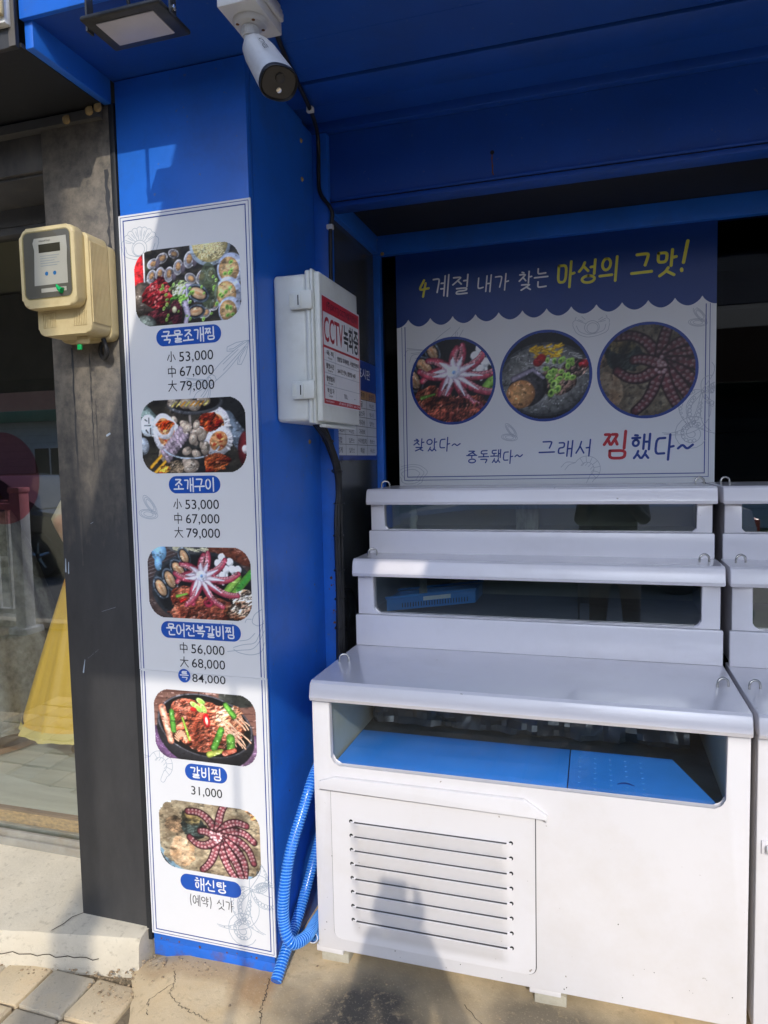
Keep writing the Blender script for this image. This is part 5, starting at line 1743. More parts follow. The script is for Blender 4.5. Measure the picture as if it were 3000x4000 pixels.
# ================================================================== SECURITY CAMERA
sec = thing('security_camera', 'white bullet security camera hanging from a white junction box', 'camera', (-0.77, 1.55, 2.32))
boxes('junction_box', [(-0.8205, -0.7265, 1.480, 1.624, 2.530, 2.5998)], 'cam_white', sec, bev=0.003)
boxes('box_flange', [(-0.7262, -0.716, 1.49, 1.614, 2.553, 2.572)], 'cam_white', sec, bev=0.003)
boxes('box_flange', [(-0.7262, -0.7205, 1.486, 1.618, 2.5725, 2.584)], 'cam_white', sec, bev=0.002)
bm = bmesh.new()
lathe(bm, [(0.041, 0), (0.041, .004), (0.036, .011), (0.024, .012)], (-0.774, 1.552, 2.530), (0, 0, -1), 28)
obj('mount_base', bm, 'cam_white', sec, 40)
for a in (40, 130, 220, 310):
    bm = bmesh.new()
    lathe(bm, [(0.0042, 0), (0.0042, .0015), (.002, .0022)], (-0.774 + .030 * math.cos(R(a)), 1.552 + .030 * math.sin(R(a)), 2.5195), (0, 0, -1), 10)
    obj('screw', bm, 'rust', sec, 40)
bm = bmesh.new()
lathe(bm, [(0.019, 0.010), (0.0195, .016), (.0195, .030), (.018, .034)], (-0.775, 1.552, 2.530), (0, 0, -1), 28)
obj('knurled_ring', bm, 'cam_white', sec, 40)
bm = bmesh.new()
for k in range(28):
    a = 2 * math.pi * k / 28
    box(bm, -.0009, .0009, -.0008, .0014, -.0075, .0075, mx=Matrix.Translation((-0.775 + .0195 * math.cos(a), 1.552 + .0195 * math.sin(a), 2.507)) @ Matrix.Rotation(a - math.pi / 2, 4, 'Z'))
obj('knurl_teeth', bm, 'cam_white', sec)
bm = bmesh.new()
lathe(bm, [(0.0145, 0.034), (0.0145, .058), (.012, .066), (.006, .071), (.001, .072)], (-0.776, 1.552, 2.530), (0, 0, -1), 24)
obj('ball_joint', bm, 'cam_white', sec, 40)
CA, CB = Vector((-0.763, 1.550, 2.475)), Vector((-0.664, 1.462, 2.329))
ax = (CB - CA).normalized()
bm = bmesh.new()
tube(bm, [Vector((-0.776, 1.552, 2.474)), CA + ax * .012], 0.0075, 10)
obj('neck', bm, 'cam_white', sec, 50)
# tapered bullet housing, flattened underside
up = Vector((0, 0, 1))
sx = ax.cross(up).normalized()
sy = sx.cross(ax).normalized()
def cam_ring(bm, h, r, n=36, flat_=0.86):
    out = []
    for k in range(n):
        a = 2 * math.pi * k / n
        u, v = math.cos(a), math.sin(a)
        q = (abs(u) ** 2.5 + abs(v) ** 2.5) ** (-1 / 2.5)
        out.append(bm.verts.new(CA + ax * h + sx * u * q * r + sy * v * q * r * flat_))
    return out
Lc = (CB - CA).length
def loft(prof, name, m, cap0=True, cap1=True):
    bm = bmesh.new()
    rg = [cam_ring(bm, h, r) for h, r in prof]
    for A, B in zip(rg, rg[1:]):
        for k in range(len(A)):
            bm.faces.new((A[k], A[(k + 1) % len(A)], B[(k + 1) % len(A)], B[k]))
    if cap0: bm.faces.new(list(reversed(rg[0])))
    if cap1: bm.faces.new(rg[-1])
    return obj(name, bm, m, sec, 35)
loft([(0.000, 0.014), (0.004, 0.025), (0.014, 0.033), (0.05, 0.0375), (Lc - .012, 0.0425)], 'housing', 'cam_white')
fc = loft([(Lc - .0118, 0.0428), (Lc - .002, 0.0431), (Lc, 0.0415), (Lc - .006, 0.038)], 'front_bezel', 'black_plastic', True, True)
loft([(Lc - .0055, 0.0375), (Lc - .0045, 0.0374)], 'front_window', 'black_plastic')
bm = bmesh.new()
lathe(bm, [(0.0105, 0), (0.0105, .003), (.007, .004)], CA + ax * (Lc - .0044) + sy * .010, ax, 20)
obj('lens', bm, 'black_plastic', sec, 40)
bm = bmesh.new()
lathe(bm, [(0.006, 0), (0.006, .002), (.003, .003)], CA + ax * (Lc - .0044) - sy * .014 - sx * .004, ax, 14)
obj('infrared_lamp', bm, 'chrome', sec, 40)
# lettering along the housing flank that faces the street
vdir = (Vector((0, 0, 1.5)) - CA)
nrm = (vdir - ax * vdir.dot(ax)).normalized()
nrm = (nrm - ax.cross(nrm) * 0.35).normalized()
tdir = ax
bdir = nrm.cross(ax)
cu = bpy.data.curves.new('t', 'FONT'); cu.body = 'ATTNESS'; cu.offset = 0.01
to = bpy.data.objects.new('t', cu)
me = evaluated(to)
xs_ = [v.co.x for v in me.vertices]; wx = max(xs_) - min(xs_)
for v in me.vertices:
    s_, t_ = (v.co.x - min(xs_)) / wx, v.co.y
    h_ = 0.062 + 0.060 * s_
    rad = 0.0378 + (h_ - 0.05) / (Lc - .062) * 0.0050 + 0.0018
    ang = (t_ * 0.014) / rad
    v.co = CA + tdir * h_ + (nrm * math.cos(ang) + bdir * math.sin(ang)) * rad
me.name = 'logo_lettering'
finish('logo_lettering', me, 'ink', sec)

# ================================================================== FLOODLIGHT
fl = thing('floodlight', 'small black LED floodlight hanging under the canopy edge', 'floodlight', (-1.0, 1.44, 2.50))
boxes('frame', [(-1.112, -0.904, 1.380, 1.507, 2.500, 2.512)], 'lamp_black', fl, bev=0.005, seg=3)
boxes('housing', [(-1.070, -0.946, 1.420, 1.480, 2.5122, 2.526)], 'lamp_black', fl, bev=0.005)
boxes('diffuser', [(-1.083, -0.933, 1.400, 1.484, 2.4975, 2.4999)], 'lamp_glass', fl, bev=0.0008)
for x in (-1.1175, -0.8985):
    boxes('bracket_arm', [(x - .0025, x + .0025, 1.412, 1.434, 2.498, 2.75)], 'lamp_black', fl)
    bm = bmesh.new()
    lathe(bm, [(0.007, 0), (0.007, .006), (.004, .008)], (x, 1.423, 2.510), (1 if x > -1 else -1, 0, 0), 10)
    obj('pivot_bolt', bm, 'chrome', fl, 40)
boxes('bracket_bar', [(-1.12, -0.896, 1.412, 1.434, 2.7505, 2.756)], 'lamp_black', fl)
boxes('wall_bracket', [(-1.03, -0.98, 1.4345, 1.4618, 2.73, 2.775)], 'lamp_black', fl)
bm = bmesh.new()
tube(bm, spline([(-1.02, 1.44, 2.535), (-1.018, 1.43, 2.58), (-1.012, 1.428, 2.68), (-1.01, 1.45, 2.74)], 8), 0.0045, 8)
obj('lamp_cable', bm, 'black_rubber', fl, 50)

# ================================================================== FISH TANKS
def notch_front(bm, x0, x1, z0, z1, wa, wb, wz, r, y0, y1, bev=0.003):
    """front sheet with an opening that is open at the top and rounded at its lower corners"""
    pts = [(x0, z0), (x1, z0), (x1, z1), (wb, z1)]
    pts += [(wb - r + r * math.cos(R(a)), wz + r + r * math.sin(R(a))) for a in range(0, -91, -15)]
    pts += [(wa + r + r * math.cos(R(a)), wz + r + r * math.sin(R(a))) for a in range(-90, -181, -15)]
    pts += [(wa, z1), (x0, z1)]
    prism(bm, pts, y0, y1, 'y', bev)

def lid(x0, x1, yf, yb, zb, zt, name, parent):
    bm = bmesh.new()
    prism(bm, [(yf + .004, zb), (yf, zb + .010), (yf + .006, zt - .016), (yf + .011, zt - .006), (yf + .020, zt), (yb, zt), (yb, zb)], x0, x1, 'x', 0.004, 3)
    return obj(name, bm, 'tank_white', parent, 28)

def ring(x, y, z, parent, flipx=1):
    bm = bmesh.new()
    pts = [(x + dx_ * 1.3, y + dx_ * .5, z + dz_) for dx_, dz_ in ((-.011, -.004), (-.011, .010), (-.008, .020), (0, .0245), (.008, .020), (.011, .010), (.011, -.004))]
    tube(bm, spline(pts, 6), 0.0034, 10)
    obj('lifting_ring', bm, 'steel', parent, 60)

def tank(x0, x1, label, inner2, louver):
    t = thing('fish_tank', label, 'fish tank', ((x0 + x1) / 2, 2.25, 0.05), 'tiered white fish tanks side by side')
    wa, wb = x0 + .055, x1 - .054
    # lower cabinet
    bm = bmesh.new()
    notch_front(bm, x0, x1, .05, .8115, wa, wb, .617, .026, 1.850, 1.872)
    obj('front_panel', bm, 'tank_white2', t, 30)
    boxes('side_panel', [(x0, x0 + .018, 1.8725, 2.76, .05, .8115)], 'tank_white2', t)
    boxes('side_panel', [(x1 - .018, x1, 1.8725, 2.76, .05, .8115)], 'tank_white2', t)
    boxes('bottom_panel', [(x0 + .0185, x1 - .0185, 1.8725, 2.76, .05, .07)], 'tank_white2', t)
    boxes('basin_floor', [(x0 + .0185, x1 - .0185, 1.8785, 2.42, .575, .600)], 'tank_dark', t)
    boxes('basin_wall', [(x0 + .0185, x0 + .045, 1.8785, 2.42, .6003, .8105), (x1 - .045, x1 - .0185, 1.8785, 2.42, .6003, .8105)], 'tank_inner', t)
    boxes('basin_back', [(x0 + .0455, x1 - .0455, 2.40, 2.42, .6003, .8105)], 'tank_dark', t)
    boxes('window_pane', [(wa - .02, wb + .02, 1.8722, 1.8778, .601, .811)], 'glass_basin', t)
    lid(x0 - .002, x1 + .002, 1.832, 2.30, .8118, .868, 'lid', t)
    # second tier
    boxes('tier_base', [(x0 + .001, x1 - .001, 2.250, 2.272, .8682, .975)], 'tank_white', t, bev=.004)
    bm = bmesh.new()
    notch_front(bm, x0 + .008, x1 - .008, .9755, 1.1115, x0 + .064, x1 - .060, .979, .02, 2.262, 2.280)
    obj('tier_frame', bm, 'tank_white', t, 30)
    boxes('tier_side', [(x0 + .010, x0 + .026, 2.2803, 2.76, .8683, 1.1115)], 'tank_white', t)
    boxes('tier_side', [(x1 - .026, x1 - .010, 2.2803, 2.76, .8683, 1.1115)], 'tank_white', t)
    boxes('tier_floor', [(x0 + .0265, x1 - .0265, 2.2803, 2.74, .945, .968)], inner2[0], t)
    boxes('tier_back', [(x0 + .0265, x1 - .0265, 2.74, 2.76, .8683, 1.1115)], inner2[1], t)
    boxes('tier_pane', [(x0 + .028, x1 - .028, 2.2806, 2.2862, .9685, 1.1113)], 'glass_tank', t)
    lid(x0 - .002, x1 + .001, 2.230, 2.4095, 1.1118, 1.170, 'tier_lid', t)
    # third tier
    boxes('tier_base', [(x0 + .004, x1 - .004, 2.410, 2.432, 1.1125, 1.250)], 'tank_white', t, bev=.004)
    bm = bmesh.new()
    notch_front(bm, x0 + .010, x1 - .010, 1.2505, 1.3455, x0 + .060, x1 - .056, 1.253, .012, 2.420, 2.438)
    obj('tier_frame', bm, 'tank_white', t, 30)
    boxes('tier_side', [(x0 + .012, x0 + .028, 2.4383, 2.76, 1.1125, 1.3455)], 'tank_white', t)
    boxes('tier_side', [(x1 - .028, x1 - .012, 2.4383, 2.76, 1.1125, 1.3455)], 'tank_white', t)
    boxes('tier_floor', [(x0 + .0285, x1 - .0285, 2.4383, 2.74, 1.225, 1.242)], inner2[2], t)
    boxes('tier_back', [(x0 + .0285, x1 - .0285, 2.74, 2.76, 1.1125, 1.3455)], inner2[1], t)
    boxes('tier_pane', [(x0 + .030, x1 - .030, 2.4386, 2.4442, 1.2425, 1.3453)], 'glass_tank', t)
    lid(x0 + .001, x1 + .001, 2.388, 2.765, 1.3458, 1.401, 'tier_lid', t)
    for xx in (x0 + .03, x1 - .033):
        ring(xx, 2.048, .868, t)
        ring(xx + (.012 if xx < (x0 + x1) / 2 else -.012), 2.330, 1.170, t)
        ring(xx, 2.545, 1.401, t)
    return t

TW = tank(-0.7975, 0.3635, 'white three-tiered fish tank with a louvred vent panel and blue bottom board', ('tank_dark', 'tank_inner', 'tank_inner'), True)
TR = tank(0.3785, 1.5395, 'white three-tiered fish tank with green inside, cut off at the right edge', ('tank_green', 'tank_green', 'tank_green'), False)

# louvred vent panel on the left tank
px0, px1, pz0, pz1 = -0.744, -0.157, 0.090, 0.544
slits = [0.4575 - 0.0428 * k for k in range(8)]
zs = sorted(set([pz0 + (pz1 - pz0) * k / 46 for k in range(47)] + [pz0 + .003, pz0 + .007, pz0 + .013] + [z + d for z in slits for d in (-.0005, .0005, -.003, -.010, -.02)]))
zs = [z for i, z in enumerate(zs) if i == 0 or z - zs[i - 1] > 0.0004]
xsn = sorted([px0 + (px1 - px0) * k / 40 for k in range(41)] + [-.69 + .035 * k / 6 for k in range(7)] + [-.25 + .035 * k / 6 for k in range(7)])
def smooth01(t):
    t = min(1, max(0, t))
    return t * t * (3 - 2 * t)
def louver_y(x, z):
    b = 0.0
    for s in slits:
        if s - 0.0428 < z < s:
            b = 0.013 * (1 - (s - z) / 0.0428) ** 0.8
    return b * smooth01((x + .690) / .035) * smooth01((-.215 - x) / .035)
bm = bmesh.new()
rc = 0.024
rowsv = []
for z in zs:
    dz = z - pz0
    ins = rc - math.sqrt(max(0, rc * rc - (rc - dz) ** 2)) if dz < rc else 0.0
    row = []
    for x in xsn:
        q = min(max(x, px0 + ins), px1 - ins)
        row.append(bm.verts.new((q, 1.8455 - louver_y(q, z), z)))
    rowsv.append(row)
for A, B in zip(rowsv, rowsv[1:]):
    for i in range(len(xsn) - 1):
        bm.faces.new((A[i], A[i + 1], B[i + 1], B[i]))
bmesh.ops.remove_doubles(bm, verts=bm.verts, dist=2e-5)
vent = obj('vent_panel', bm, 'tank_white2', TW, 40)
bm = bmesh.new()
g = .0022
prism(bm, [(px0 - g, pz1 + .001)] + [(px0 - g + rc + (rc) * math.cos(R(a)), pz0 - g + rc + rc * math.sin(R(a))) for a in range(180, 271, 15)] +
      [(px1 + g - rc + rc * math.cos(R(a)), pz0 - g + rc + rc * math.sin(R(a))) for a in range(270, 361, 15)] + [(px1 + g, pz1 + .001)], 1.8492, 1.8505, 'y')
obj('vent_panel_joint', bm, 'slot', TW)
for z in slits:
    boxes('louvre_slot', [(-.672, -.233, 1.8372, 1.8452, z - .0003, z + .0004)], 'slot', TW)
    for x in (-.683, -.2215):
        bm = bmesh.new()
        lathe(bm, [(0.0058, 0), (0.0058, .0008)], (x, 1.8456, z), (0, -1, 0), 14)
        obj('louvre_hole', bm, 'gap', TW)
bm = bmesh.new()
prism(bm, [(-.777, .546), (-.777, .571), (-.728, .588), (-.185, .588), (-.124, .549), (-.1265, .531), (-.14, .5445)], 1.834, 1.8495, 'y', .004, 2)
obj('vent_hood', bm, 'tank_white2', TW, 30)

# dried water marks on the cabinet
FT = Face((0, 1.850, 0), (1, 0, 0), (0, -1, 0))
q = random.Random(5)
for k in range(26):
    flat('dirt_speck', FT, [chip(FT, q.uniform(-.78, .35), .06 + abs(q.gauss(0, .12)), q.uniform(.0007, .0022), 200 + k)], .0005, 'crack', TW)

# right tank: front door handle
hd = boxes('handle_plate', [(.389, .52, 1.8445, 1.8497, .518, .552)], 'tank_white', TR, bev=.002)
boxes('handle_grip', [(.398, .51, 1.832, 1.8443, .526, .544)], 'cam_white', TR, bev=.003)

# boards lying in the lower basin
bd = boxes('bottom_board', [(-.745, -.0765, 1.882, 2.152, .6015, .609)], 'blue_board', bev=.001)
tag(bd, 'wide plain blue board lying in the lower tank, left of the seam', 'board')
bd = thing('bottom_board', 'blue perforated board with a finger slot in the lower tank, right of the seam', 'board', (.07, 2.0, .601))
bm = bmesh.new()
prism(bm, [(-.0735, 1.882), (.300, 1.882), (.214, 2.152), (-.0735, 2.152)], .6015, .609, 'z', .001, 1)
obj('board', bm, 'blue_board', bd)
bm = bmesh.new()
pts = [(.055 + .045 * (k / 12), 1.945 + .012 * math.sin(math.pi * k / 12)) for k in range(13)]
_, qs = ribbon(pts, [.003 + .008 * math.sin(math.pi * k / 12) for k in range(13)], cap=False)
for q in qs:
    bm.faces.new([bm.verts.new((a, b, .6094)) for a, b in q])
obj('finger_slot', bm, 'navy', bd)
bm = bmesh.new()
for i in range(5):
    for j in range(7):
        x, y = -.045 + .042 * i, 1.90 + .034 * j
        lathe(bm, [(.0032, 0), (.0032, .0004)], (x, y, .6091), (0, 0, 1), 8)
o = obj('drain_hole', bm, 'hose_rib', bd)
o['kind'] = 'stuff'

# crumpled plastic film at the back of the lower basin
bm = bmesh.new()
gx, gz = 60, 10
vv = [[bm.verts.new((-.73 + 1.0 * i / gx, 2.23 + .03 * mnoise.noise(Vector((i * .23, j * .4, 2))) + .012 * mnoise.noise(Vector((i * .7, j * .9, 7))), .612 + .185 * j / gz)) for i in range(gx + 1)] for j in range(gz + 1)]
for j in range(gz):
    for i in range(gx):
        bm.faces.new((vv[j][i], vv[j][i + 1], vv[j + 1][i + 1], vv[j + 1][i]))
fm = obj('plastic_film', bm, mat('dark_plastic_film', (.045, .055, .065), .18, var=.2), None, 20)
tag(fm, 'crumpled dark plastic film at the back of the lower tank', 'film')

# basket in the second tier
bk = thing('plastic_basket', 'pale blue plastic basket lying in the middle tier of the left tank', 'basket', (-.56, 2.40, .969))
def bktr(x, y, z):
    return Vector((-.712 + x, 2.345 + y + .14 * x, .9695 + z + .11 * x))
bm = bmesh.new()
outer = [(0, .0), (.31, .0), (.31, .16), (0, .16)]
for (a, b, c, d, e, f) in ((0, .31, 0, .006, 0, .042), (0, .31, .154, .16, 0, .042), (0, .006, .0063, .1537, 0, .042), (.304, .31, .0063, .1537, 0, .042), (-.004, .314, -.006, -.0002, .043, .052), (-.004, .314, .1605, .166, .043, .052), (.0065, .3035, .0065, .1535, .0, .005)):
    vs = box(bm, a, b, c, d, e, f, bev=.0015)
for v in bm.verts: v.co = bktr(*v.co)
obj('tub', bm, 'basket_blue', bk, 30)
bm = bmesh.new()
for k in range(25):
    box(bm, .055 + k * .0094, .058 + k * .0094, -.0012, -.0002, .008, .024)
for v in bm.verts: v.co = bktr(*v.co)
obj('slot', bm, 'gap', bk)
bm = bmesh.new()
box(bm, .13, .225, -.0016, -.0003, .026, .040)
for v in bm.verts: v.co = bktr(*v.co)
obj('paper_label', bm, 'vinyl', bk)
for x, y, z0, z1, nm in ((-.665, 2.56, 1.243, 1.3450, 'upper'), (-.62, 2.52, .969, 1.1110, 'middle')):
    bm = bmesh.new()
    lathe(bm, [(.014, 0), (.014, .03), (.0175, .0305), (.0175, .055), (.014, .0555), (.014, z1 - z0 - .001)], (x, y, z0), (0, 0, 1), 18)
    o = obj('water_pipe', bm, 'tank_inner', None, 40)
    tag(o, 'cream plastic water pipe standing in the %s tier of the left tank' % ('top' if nm == 'upper' else 'middle'), 'pipe')
o = boxes('folded_sack', [(-.28, -.20, 2.56, 2.575, 1.2425, 1.344)], mat('sack_weave', (.34, .32, .28), .8, var=.5, vscale=60, stretch=(1, 1, .3)), bev=.003)
tag(o, 'pale woven sack folded upright in the top tier', 'sack')

# support blocks and feet
for x, ad in ((-.795, 'leftmost corner'), (-.163, 'middle')):
    o = boxes('support_block', [(x, x + .086, 1.866, 1.98, -.004, .030)], 'wood_block', bev=.002)
    tag(o, 'weathered block under the %s of the left fish tank' % ('left corner' if x < -.5 else 'front middle'), 'block')
    boxes('foot_pad', [(x - .013, x + .072, 1.858, 1.99, .0303, .0498)], 'tank_white2', TW, bev=.002)
for x in (.40, 1.43):
    o = boxes('support_block', [(x, x + .086, 1.866, 1.98, -.004, .0498)], 'wood_block', bev=.002)
    tag(o, 'weathered block under the %s end of the right fish tank' % ('left' if x < 1 else 'right'), 'block')

# ================================================================== BLUE HOSES
def hose(label, pts, r=.0155, pitch=.0082, open_end=False):
    t = thing('ribbed_hose', label, 'hose', (pts[0][0], pts[0][1], min(p[2] for p in pts) - r), 'blue ribbed hoses beside the column')
    P = spline(pts, 26)
    bm = bmesh.new()
    tube(bm, P, r, 18, caps=not open_end)
    obj('hose_wall', bm, 'hose', t, 60)
    # helical rib
    cum = [0.0]
    for a, b in zip(P, P[1:]): cum.append(cum[-1] + (b - a).length)
    fr = frames(P)
    hel = []
    n = int(cum[-1] / pitch * 14)
    j = 0
    for k in range(n):
        d = cum[-1] * k / n
        while j < len(cum) - 2 and cum[j + 1] < d: j += 1
        f = (d - cum[j]) / max(1e-9, cum[j + 1] - cum[j])
        c = P[j].lerp(P[j + 1], f)
        u = fr[j][0].lerp(fr[j + 1][0], f).normalized()
        v = fr[j][1].lerp(fr[j + 1][1], f).normalized()
        a = 2 * math.pi * k / 14
        hel.append(c + (u * math.cos(a) + v * math.sin(a)) * (r + .0004))
    bm = bmesh.new()
    tube(bm, hel, .0019, 5)
    obj('hose_rib', bm, 'hose_rib', t, 60)
    if open_end:
        bm = bmesh.new()
        tube(bm, [P[0] + (P[0] - P[1]).normalized() * .0006, P[3]], r - .0025, 18, caps=False)
        obj('hose_bore', bm, 'navy', t, 60)
        fr0 = fr[0]
        bm = bmesh.new()
        tube(bm, [P[0] + (fr0[0] * math.cos(a) + fr0[1] * math.sin(a)) * (r - .001) for a in [2 * math.pi * q / 20 for q in range(20)]], .0016, 6, closed=True)
        obj('cut_edge', bm, 'white_ink', t, 60)
    return t
hose('blue ribbed hose bent in a tall loop beside the column', [(-.822, 2.12, .62), (-.828, 1.926, .545), (-.842, 1.854, .456), (-.857, 1.80, .368), (-.862, 1.762, .275), (-.861, 1.748, .190), (-.838, 1.742, .130), (-.815, 1.80, .112), (-.826, 1.905, .090), (-.85, 2.08, .04)])
hose('straight blue ribbed hose with its cut end on the concrete', [(-.879, 1.722, .018), (-.880, 1.800, .062), (-.883, 1.872, .088), (-.882, 1.944, .140), (-.872, 2.016, .233), (-.862, 2.20, .42)])
hose('short blue ribbed hose end showing its open mouth by the tank foot', [(-.815, 1.846, .077), (-.822, 1.90, .064), (-.83, 2.0, .036), (-.835, 2.2, .020)], open_end=True)

# ================================================================== NEIGHBOURING SHOP (LEFT)
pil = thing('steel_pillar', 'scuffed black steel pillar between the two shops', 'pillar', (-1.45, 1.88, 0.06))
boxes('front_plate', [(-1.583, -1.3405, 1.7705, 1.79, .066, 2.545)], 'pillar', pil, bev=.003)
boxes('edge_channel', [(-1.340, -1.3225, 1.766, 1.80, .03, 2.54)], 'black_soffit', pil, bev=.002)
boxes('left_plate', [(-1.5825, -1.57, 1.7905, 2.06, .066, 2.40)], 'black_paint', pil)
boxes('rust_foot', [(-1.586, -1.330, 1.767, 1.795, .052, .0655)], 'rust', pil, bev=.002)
FP = Face((0, 1.7705, 0), (1, 0, 0), (0, -1, 0))
rr = random.Random(12)
# worn and sun-bleached upper half, with bare streaks where water ran down
def blotch(x0, x1, z0, z1, seed, jag=.006, n=26):
    q = random.Random(seed)
    L_ = [(x0 + q.uniform(-jag, jag), z0 + (z1 - z0) * k / n) for k in range(n + 1)]
    R_ = [(x1 + q.uniform(-jag, jag), z0 + (z1 - z0) * k / n) for k in range(n + 1)]
    return ('q', [[L_[k], R_[k], R_[k + 1], L_[k + 1]] for k in range(n)])
flat('water_streak', FP, [blotch(-1.513, -1.508, 1.20, 1.86, 8, .0022), blotch(-1.450, -1.446, 1.52, 1.84, 9, .0018), blotch(-1.436, -1.433, 1.45, 1.70, 10, .0014),
     blotch(-1.362, -1.352, 1.95, 2.36, 11, .004)], .0007, 'black_paint', pil)
flat('paint_scratch', FP, [ribbon([(-1.51, .91), (-1.47, .94)], .0003), ribbon([(-1.53, .865), (-1.522, .905)], [.005, .0015]), ribbon([(-1.45, 1.06), (-1.40, 1.075)], .0005),
     ribbon([(-1.576, 1.18), (-1.574, 1.22)], [.005, .002]), ribbon([(-1.566, 1.175), (-1.564, 1.21)], [.004, .002]), ribbon([(-1.40, 1.595), (-1.39, 1.60)], .006), ribbon([(-1.475, 1.33), (-1.465, 1.335)], .001)], .0009, 'line_grey', pil)

hdr = thing('shop_header', 'dark steel header box over the neighbouring shop window', 'header', (-2.6, 1.9, 2.30))
boxes('front_plate', [(-4.2, -1.5835, 1.785, 1.80, 2.395, 2.53)], 'black_paint', hdr, bev=.002)
boxes('under_plate', [(-4.2, -1.5835, 1.8005, 2.02, 2.388, 2.396)], 'grey_paint', hdr)
boxes('inner_plate', [(-4.2, -1.5835, 1.99, 2.01, 2.33, 2.3875)], 'grey_paint', hdr)
bm = bmesh.new()
prism(bm, [(1.752, 2.500), (1.756, 2.528), (1.766, 2.5345), (1.783, 2.5345), (1.783, 2.500)], -4.2, -1.36, 'x')
obj('steel_angle', bm, 'grey_paint', hdr, 30)
for x, z in ((-1.47, 2.508), (-1.39, 2.520), (-1.36, 2.525)):
    bm = bmesh.new()
    bmesh.ops.create_icosphere(bm, subdivisions=2, radius=.012)
    for v in bm.verts:
        v.co = Vector((v.co.x * 1.2, v.co.y * .35, v.co.z * 1.1)) * (1 + .35 * mnoise.noise(v.co * 120)) + Vector((x, 1.751, z))
    obj('foam_blob', bm, 'cork', hdr, 50)
ncan = thing('neighbour_canopy', 'black canopy with peeling edge over the neighbouring shop', 'canopy', (-2.8, 1.6, 2.53))
boxes('fascia', [(-4.2, -1.3575, 1.452, 1.466, 2.531, 3.45)], 'black_paint', ncan, bev=.002)
boxes('soffit', [(-4.2, -1.3535, 1.4665, 1.79, 2.5355, 2.546)], 'black_soffit', ncan)
boxes('canopy_roof', [(-4.2, -1.3535, 1.4665, 3.2, 2.90, 2.92)], 'black_soffit', ncan)
boxes('worn_edge', [(-1.375, -1.3555, 1.4495, 1.4517, 2.532, 3.0)], 'dusty', ncan)
sn = thing('sensor_lamp', 'yellowed square sensor lamp at the top left corner', 'lamp', (-1.39, 1.44, 2.575))
boxes('cover', [(-1.43, -1.362, 1.415, 1.430, 2.588, 2.66)], 'meter', sn, bev=.005)
boxes('back_box', [(-1.425, -1.366, 1.4303, 1.4515, 2.576, 2.65)], 'white_plastic', sn, bev=.003)

# concrete step below the shop window
bm = bmesh.new()
outl = [(-4.2, 1.205), (-1.80, 1.632), (-1.50, 1.688), (-1.335, 1.718), (-1.3275, 1.79), (-1.3275, 2.06), (-4.2, 2.06)]
NXs, NYs = 110, 16
def step_front(x):
    return 1.718 + (x + 1.335) * 0.178
vv = []
for j in range(NYs + 3):
    row = []
    for i in range(NXs + 1):
        x = -3.6 + (3.6 - 1.331) * (i / NXs) ** .6
        yf = step_front(x) + .004 * mnoise.noise(Vector((x * 14, 0, 3)))
        nb = .0035 * mnoise.noise(Vector((x * 9, j * .7, 1)))
        if j == 0: y, z = yf - .006 + nb, -.07
        elif j == 1: y, z = yf + nb, .040
        elif j == 2: y, z = yf + .010, .058
        else:
            t = (j - 2) / NYs
            y = yf + .010 + (2.06 - yf) * t
            z = .060 + .046 * t + .002 * mnoise.noise(Vector((x * 6, y * 6, 0)))
        if i == NXs and j < 4: x -= .004
        row.append(bm.verts.new((x, y, z)))
    vv.append(row)
for j in range(NYs + 2):
    for i in range(NXs):
        bm.faces.new((vv[j][i], vv[j][i + 1], vv[j + 1][i + 1], vv[j + 1][i]))
end = [vv[j][NXs] for j in range(NYs + 3)]
low = bm.verts.new((-1.331, 2.07, -.07))
bm.faces.new(end + [low])
stp = struct('concrete_step', bm, 'step_concrete', 'pale cracked concrete step below the neighbouring shop window', smooth=35)
crk = bmesh.new()
P = [(-1.575, 1.775), (-1.60, 1.745), (-1.612, 1.715), (-1.622, 1.68)]
_, qs = ribbon([(a + .003 * (-1) ** i, b) for i, (a, b) in enumerate(P)], .003, cap=False)
for q in qs: crk.faces.new([crk.verts.new((a, b, .064 + .12 * max(0, b - 1.70))) for a, b in q])
obj('crack', crk, 'crack', stp)
crk = bmesh.new()
P = [(-2.0 + .02 * k, -.004 + .004 * math.sin(k * 2.1) + .002 * math.sin(k * 5)) for k in range(28)]
_, qs = ribbon(P, .0028, cap=False)
for q in qs: crk.faces.new([crk.verts.new((a, step_front(a) - .0065, b)) for a, b in q])
obj('crack', crk, 'crack', stp)

# window, sill track, platform and what stands on it
nw = thing('display_window', 'large shop display window left of the black pillar', 'window', (-2.8, 2.02, .10))
boxes('bottom_track', [(-4.2, -1.5835, 1.992, 2.052, .088, .128)], 'alu', nw, bev=.003)
boxes('track_rail', [(-4.2, -1.5835, 2.000, 2.012, .1285, .152), (-4.2, -1.5835, 2.030, 2.044, .1285, .158)], 'alu', nw, bev=.002)
boxes('glass_pane', [(-4.2, -1.5835, 2.0185, 2.0235, .1285, 2.33)], 'glass_win', nw)
boxes('top_track', [(-4.2, -1.5835, 1.992, 2.05, 2.3045, 2.3295)], 'grey_paint', nw, bev=.002)
red = flat('round_sticker', Face((0, 2.0165, 0), (1, 0, 0), (0, -1, 0)), [ell(-2.055, 1.468, .166, n=56)], 0, 'red_film', None)
tag(red, 'round translucent red sticker on the display window', 'sticker')
plat = thing('display_platform', 'low platform with pale wood vinyl and chipboard edge in the display window', 'platform', (-2.8, 3.0, .08))
boxes('chipboard_edge', [(-4.2, -1.5835, 2.060, 2.078, .105, .192)], 'osb', plat)
boxes('trim', [(-4.2, -1.5835, 2.059, 2.0795, .1925, .2015)], 'wood', plat)
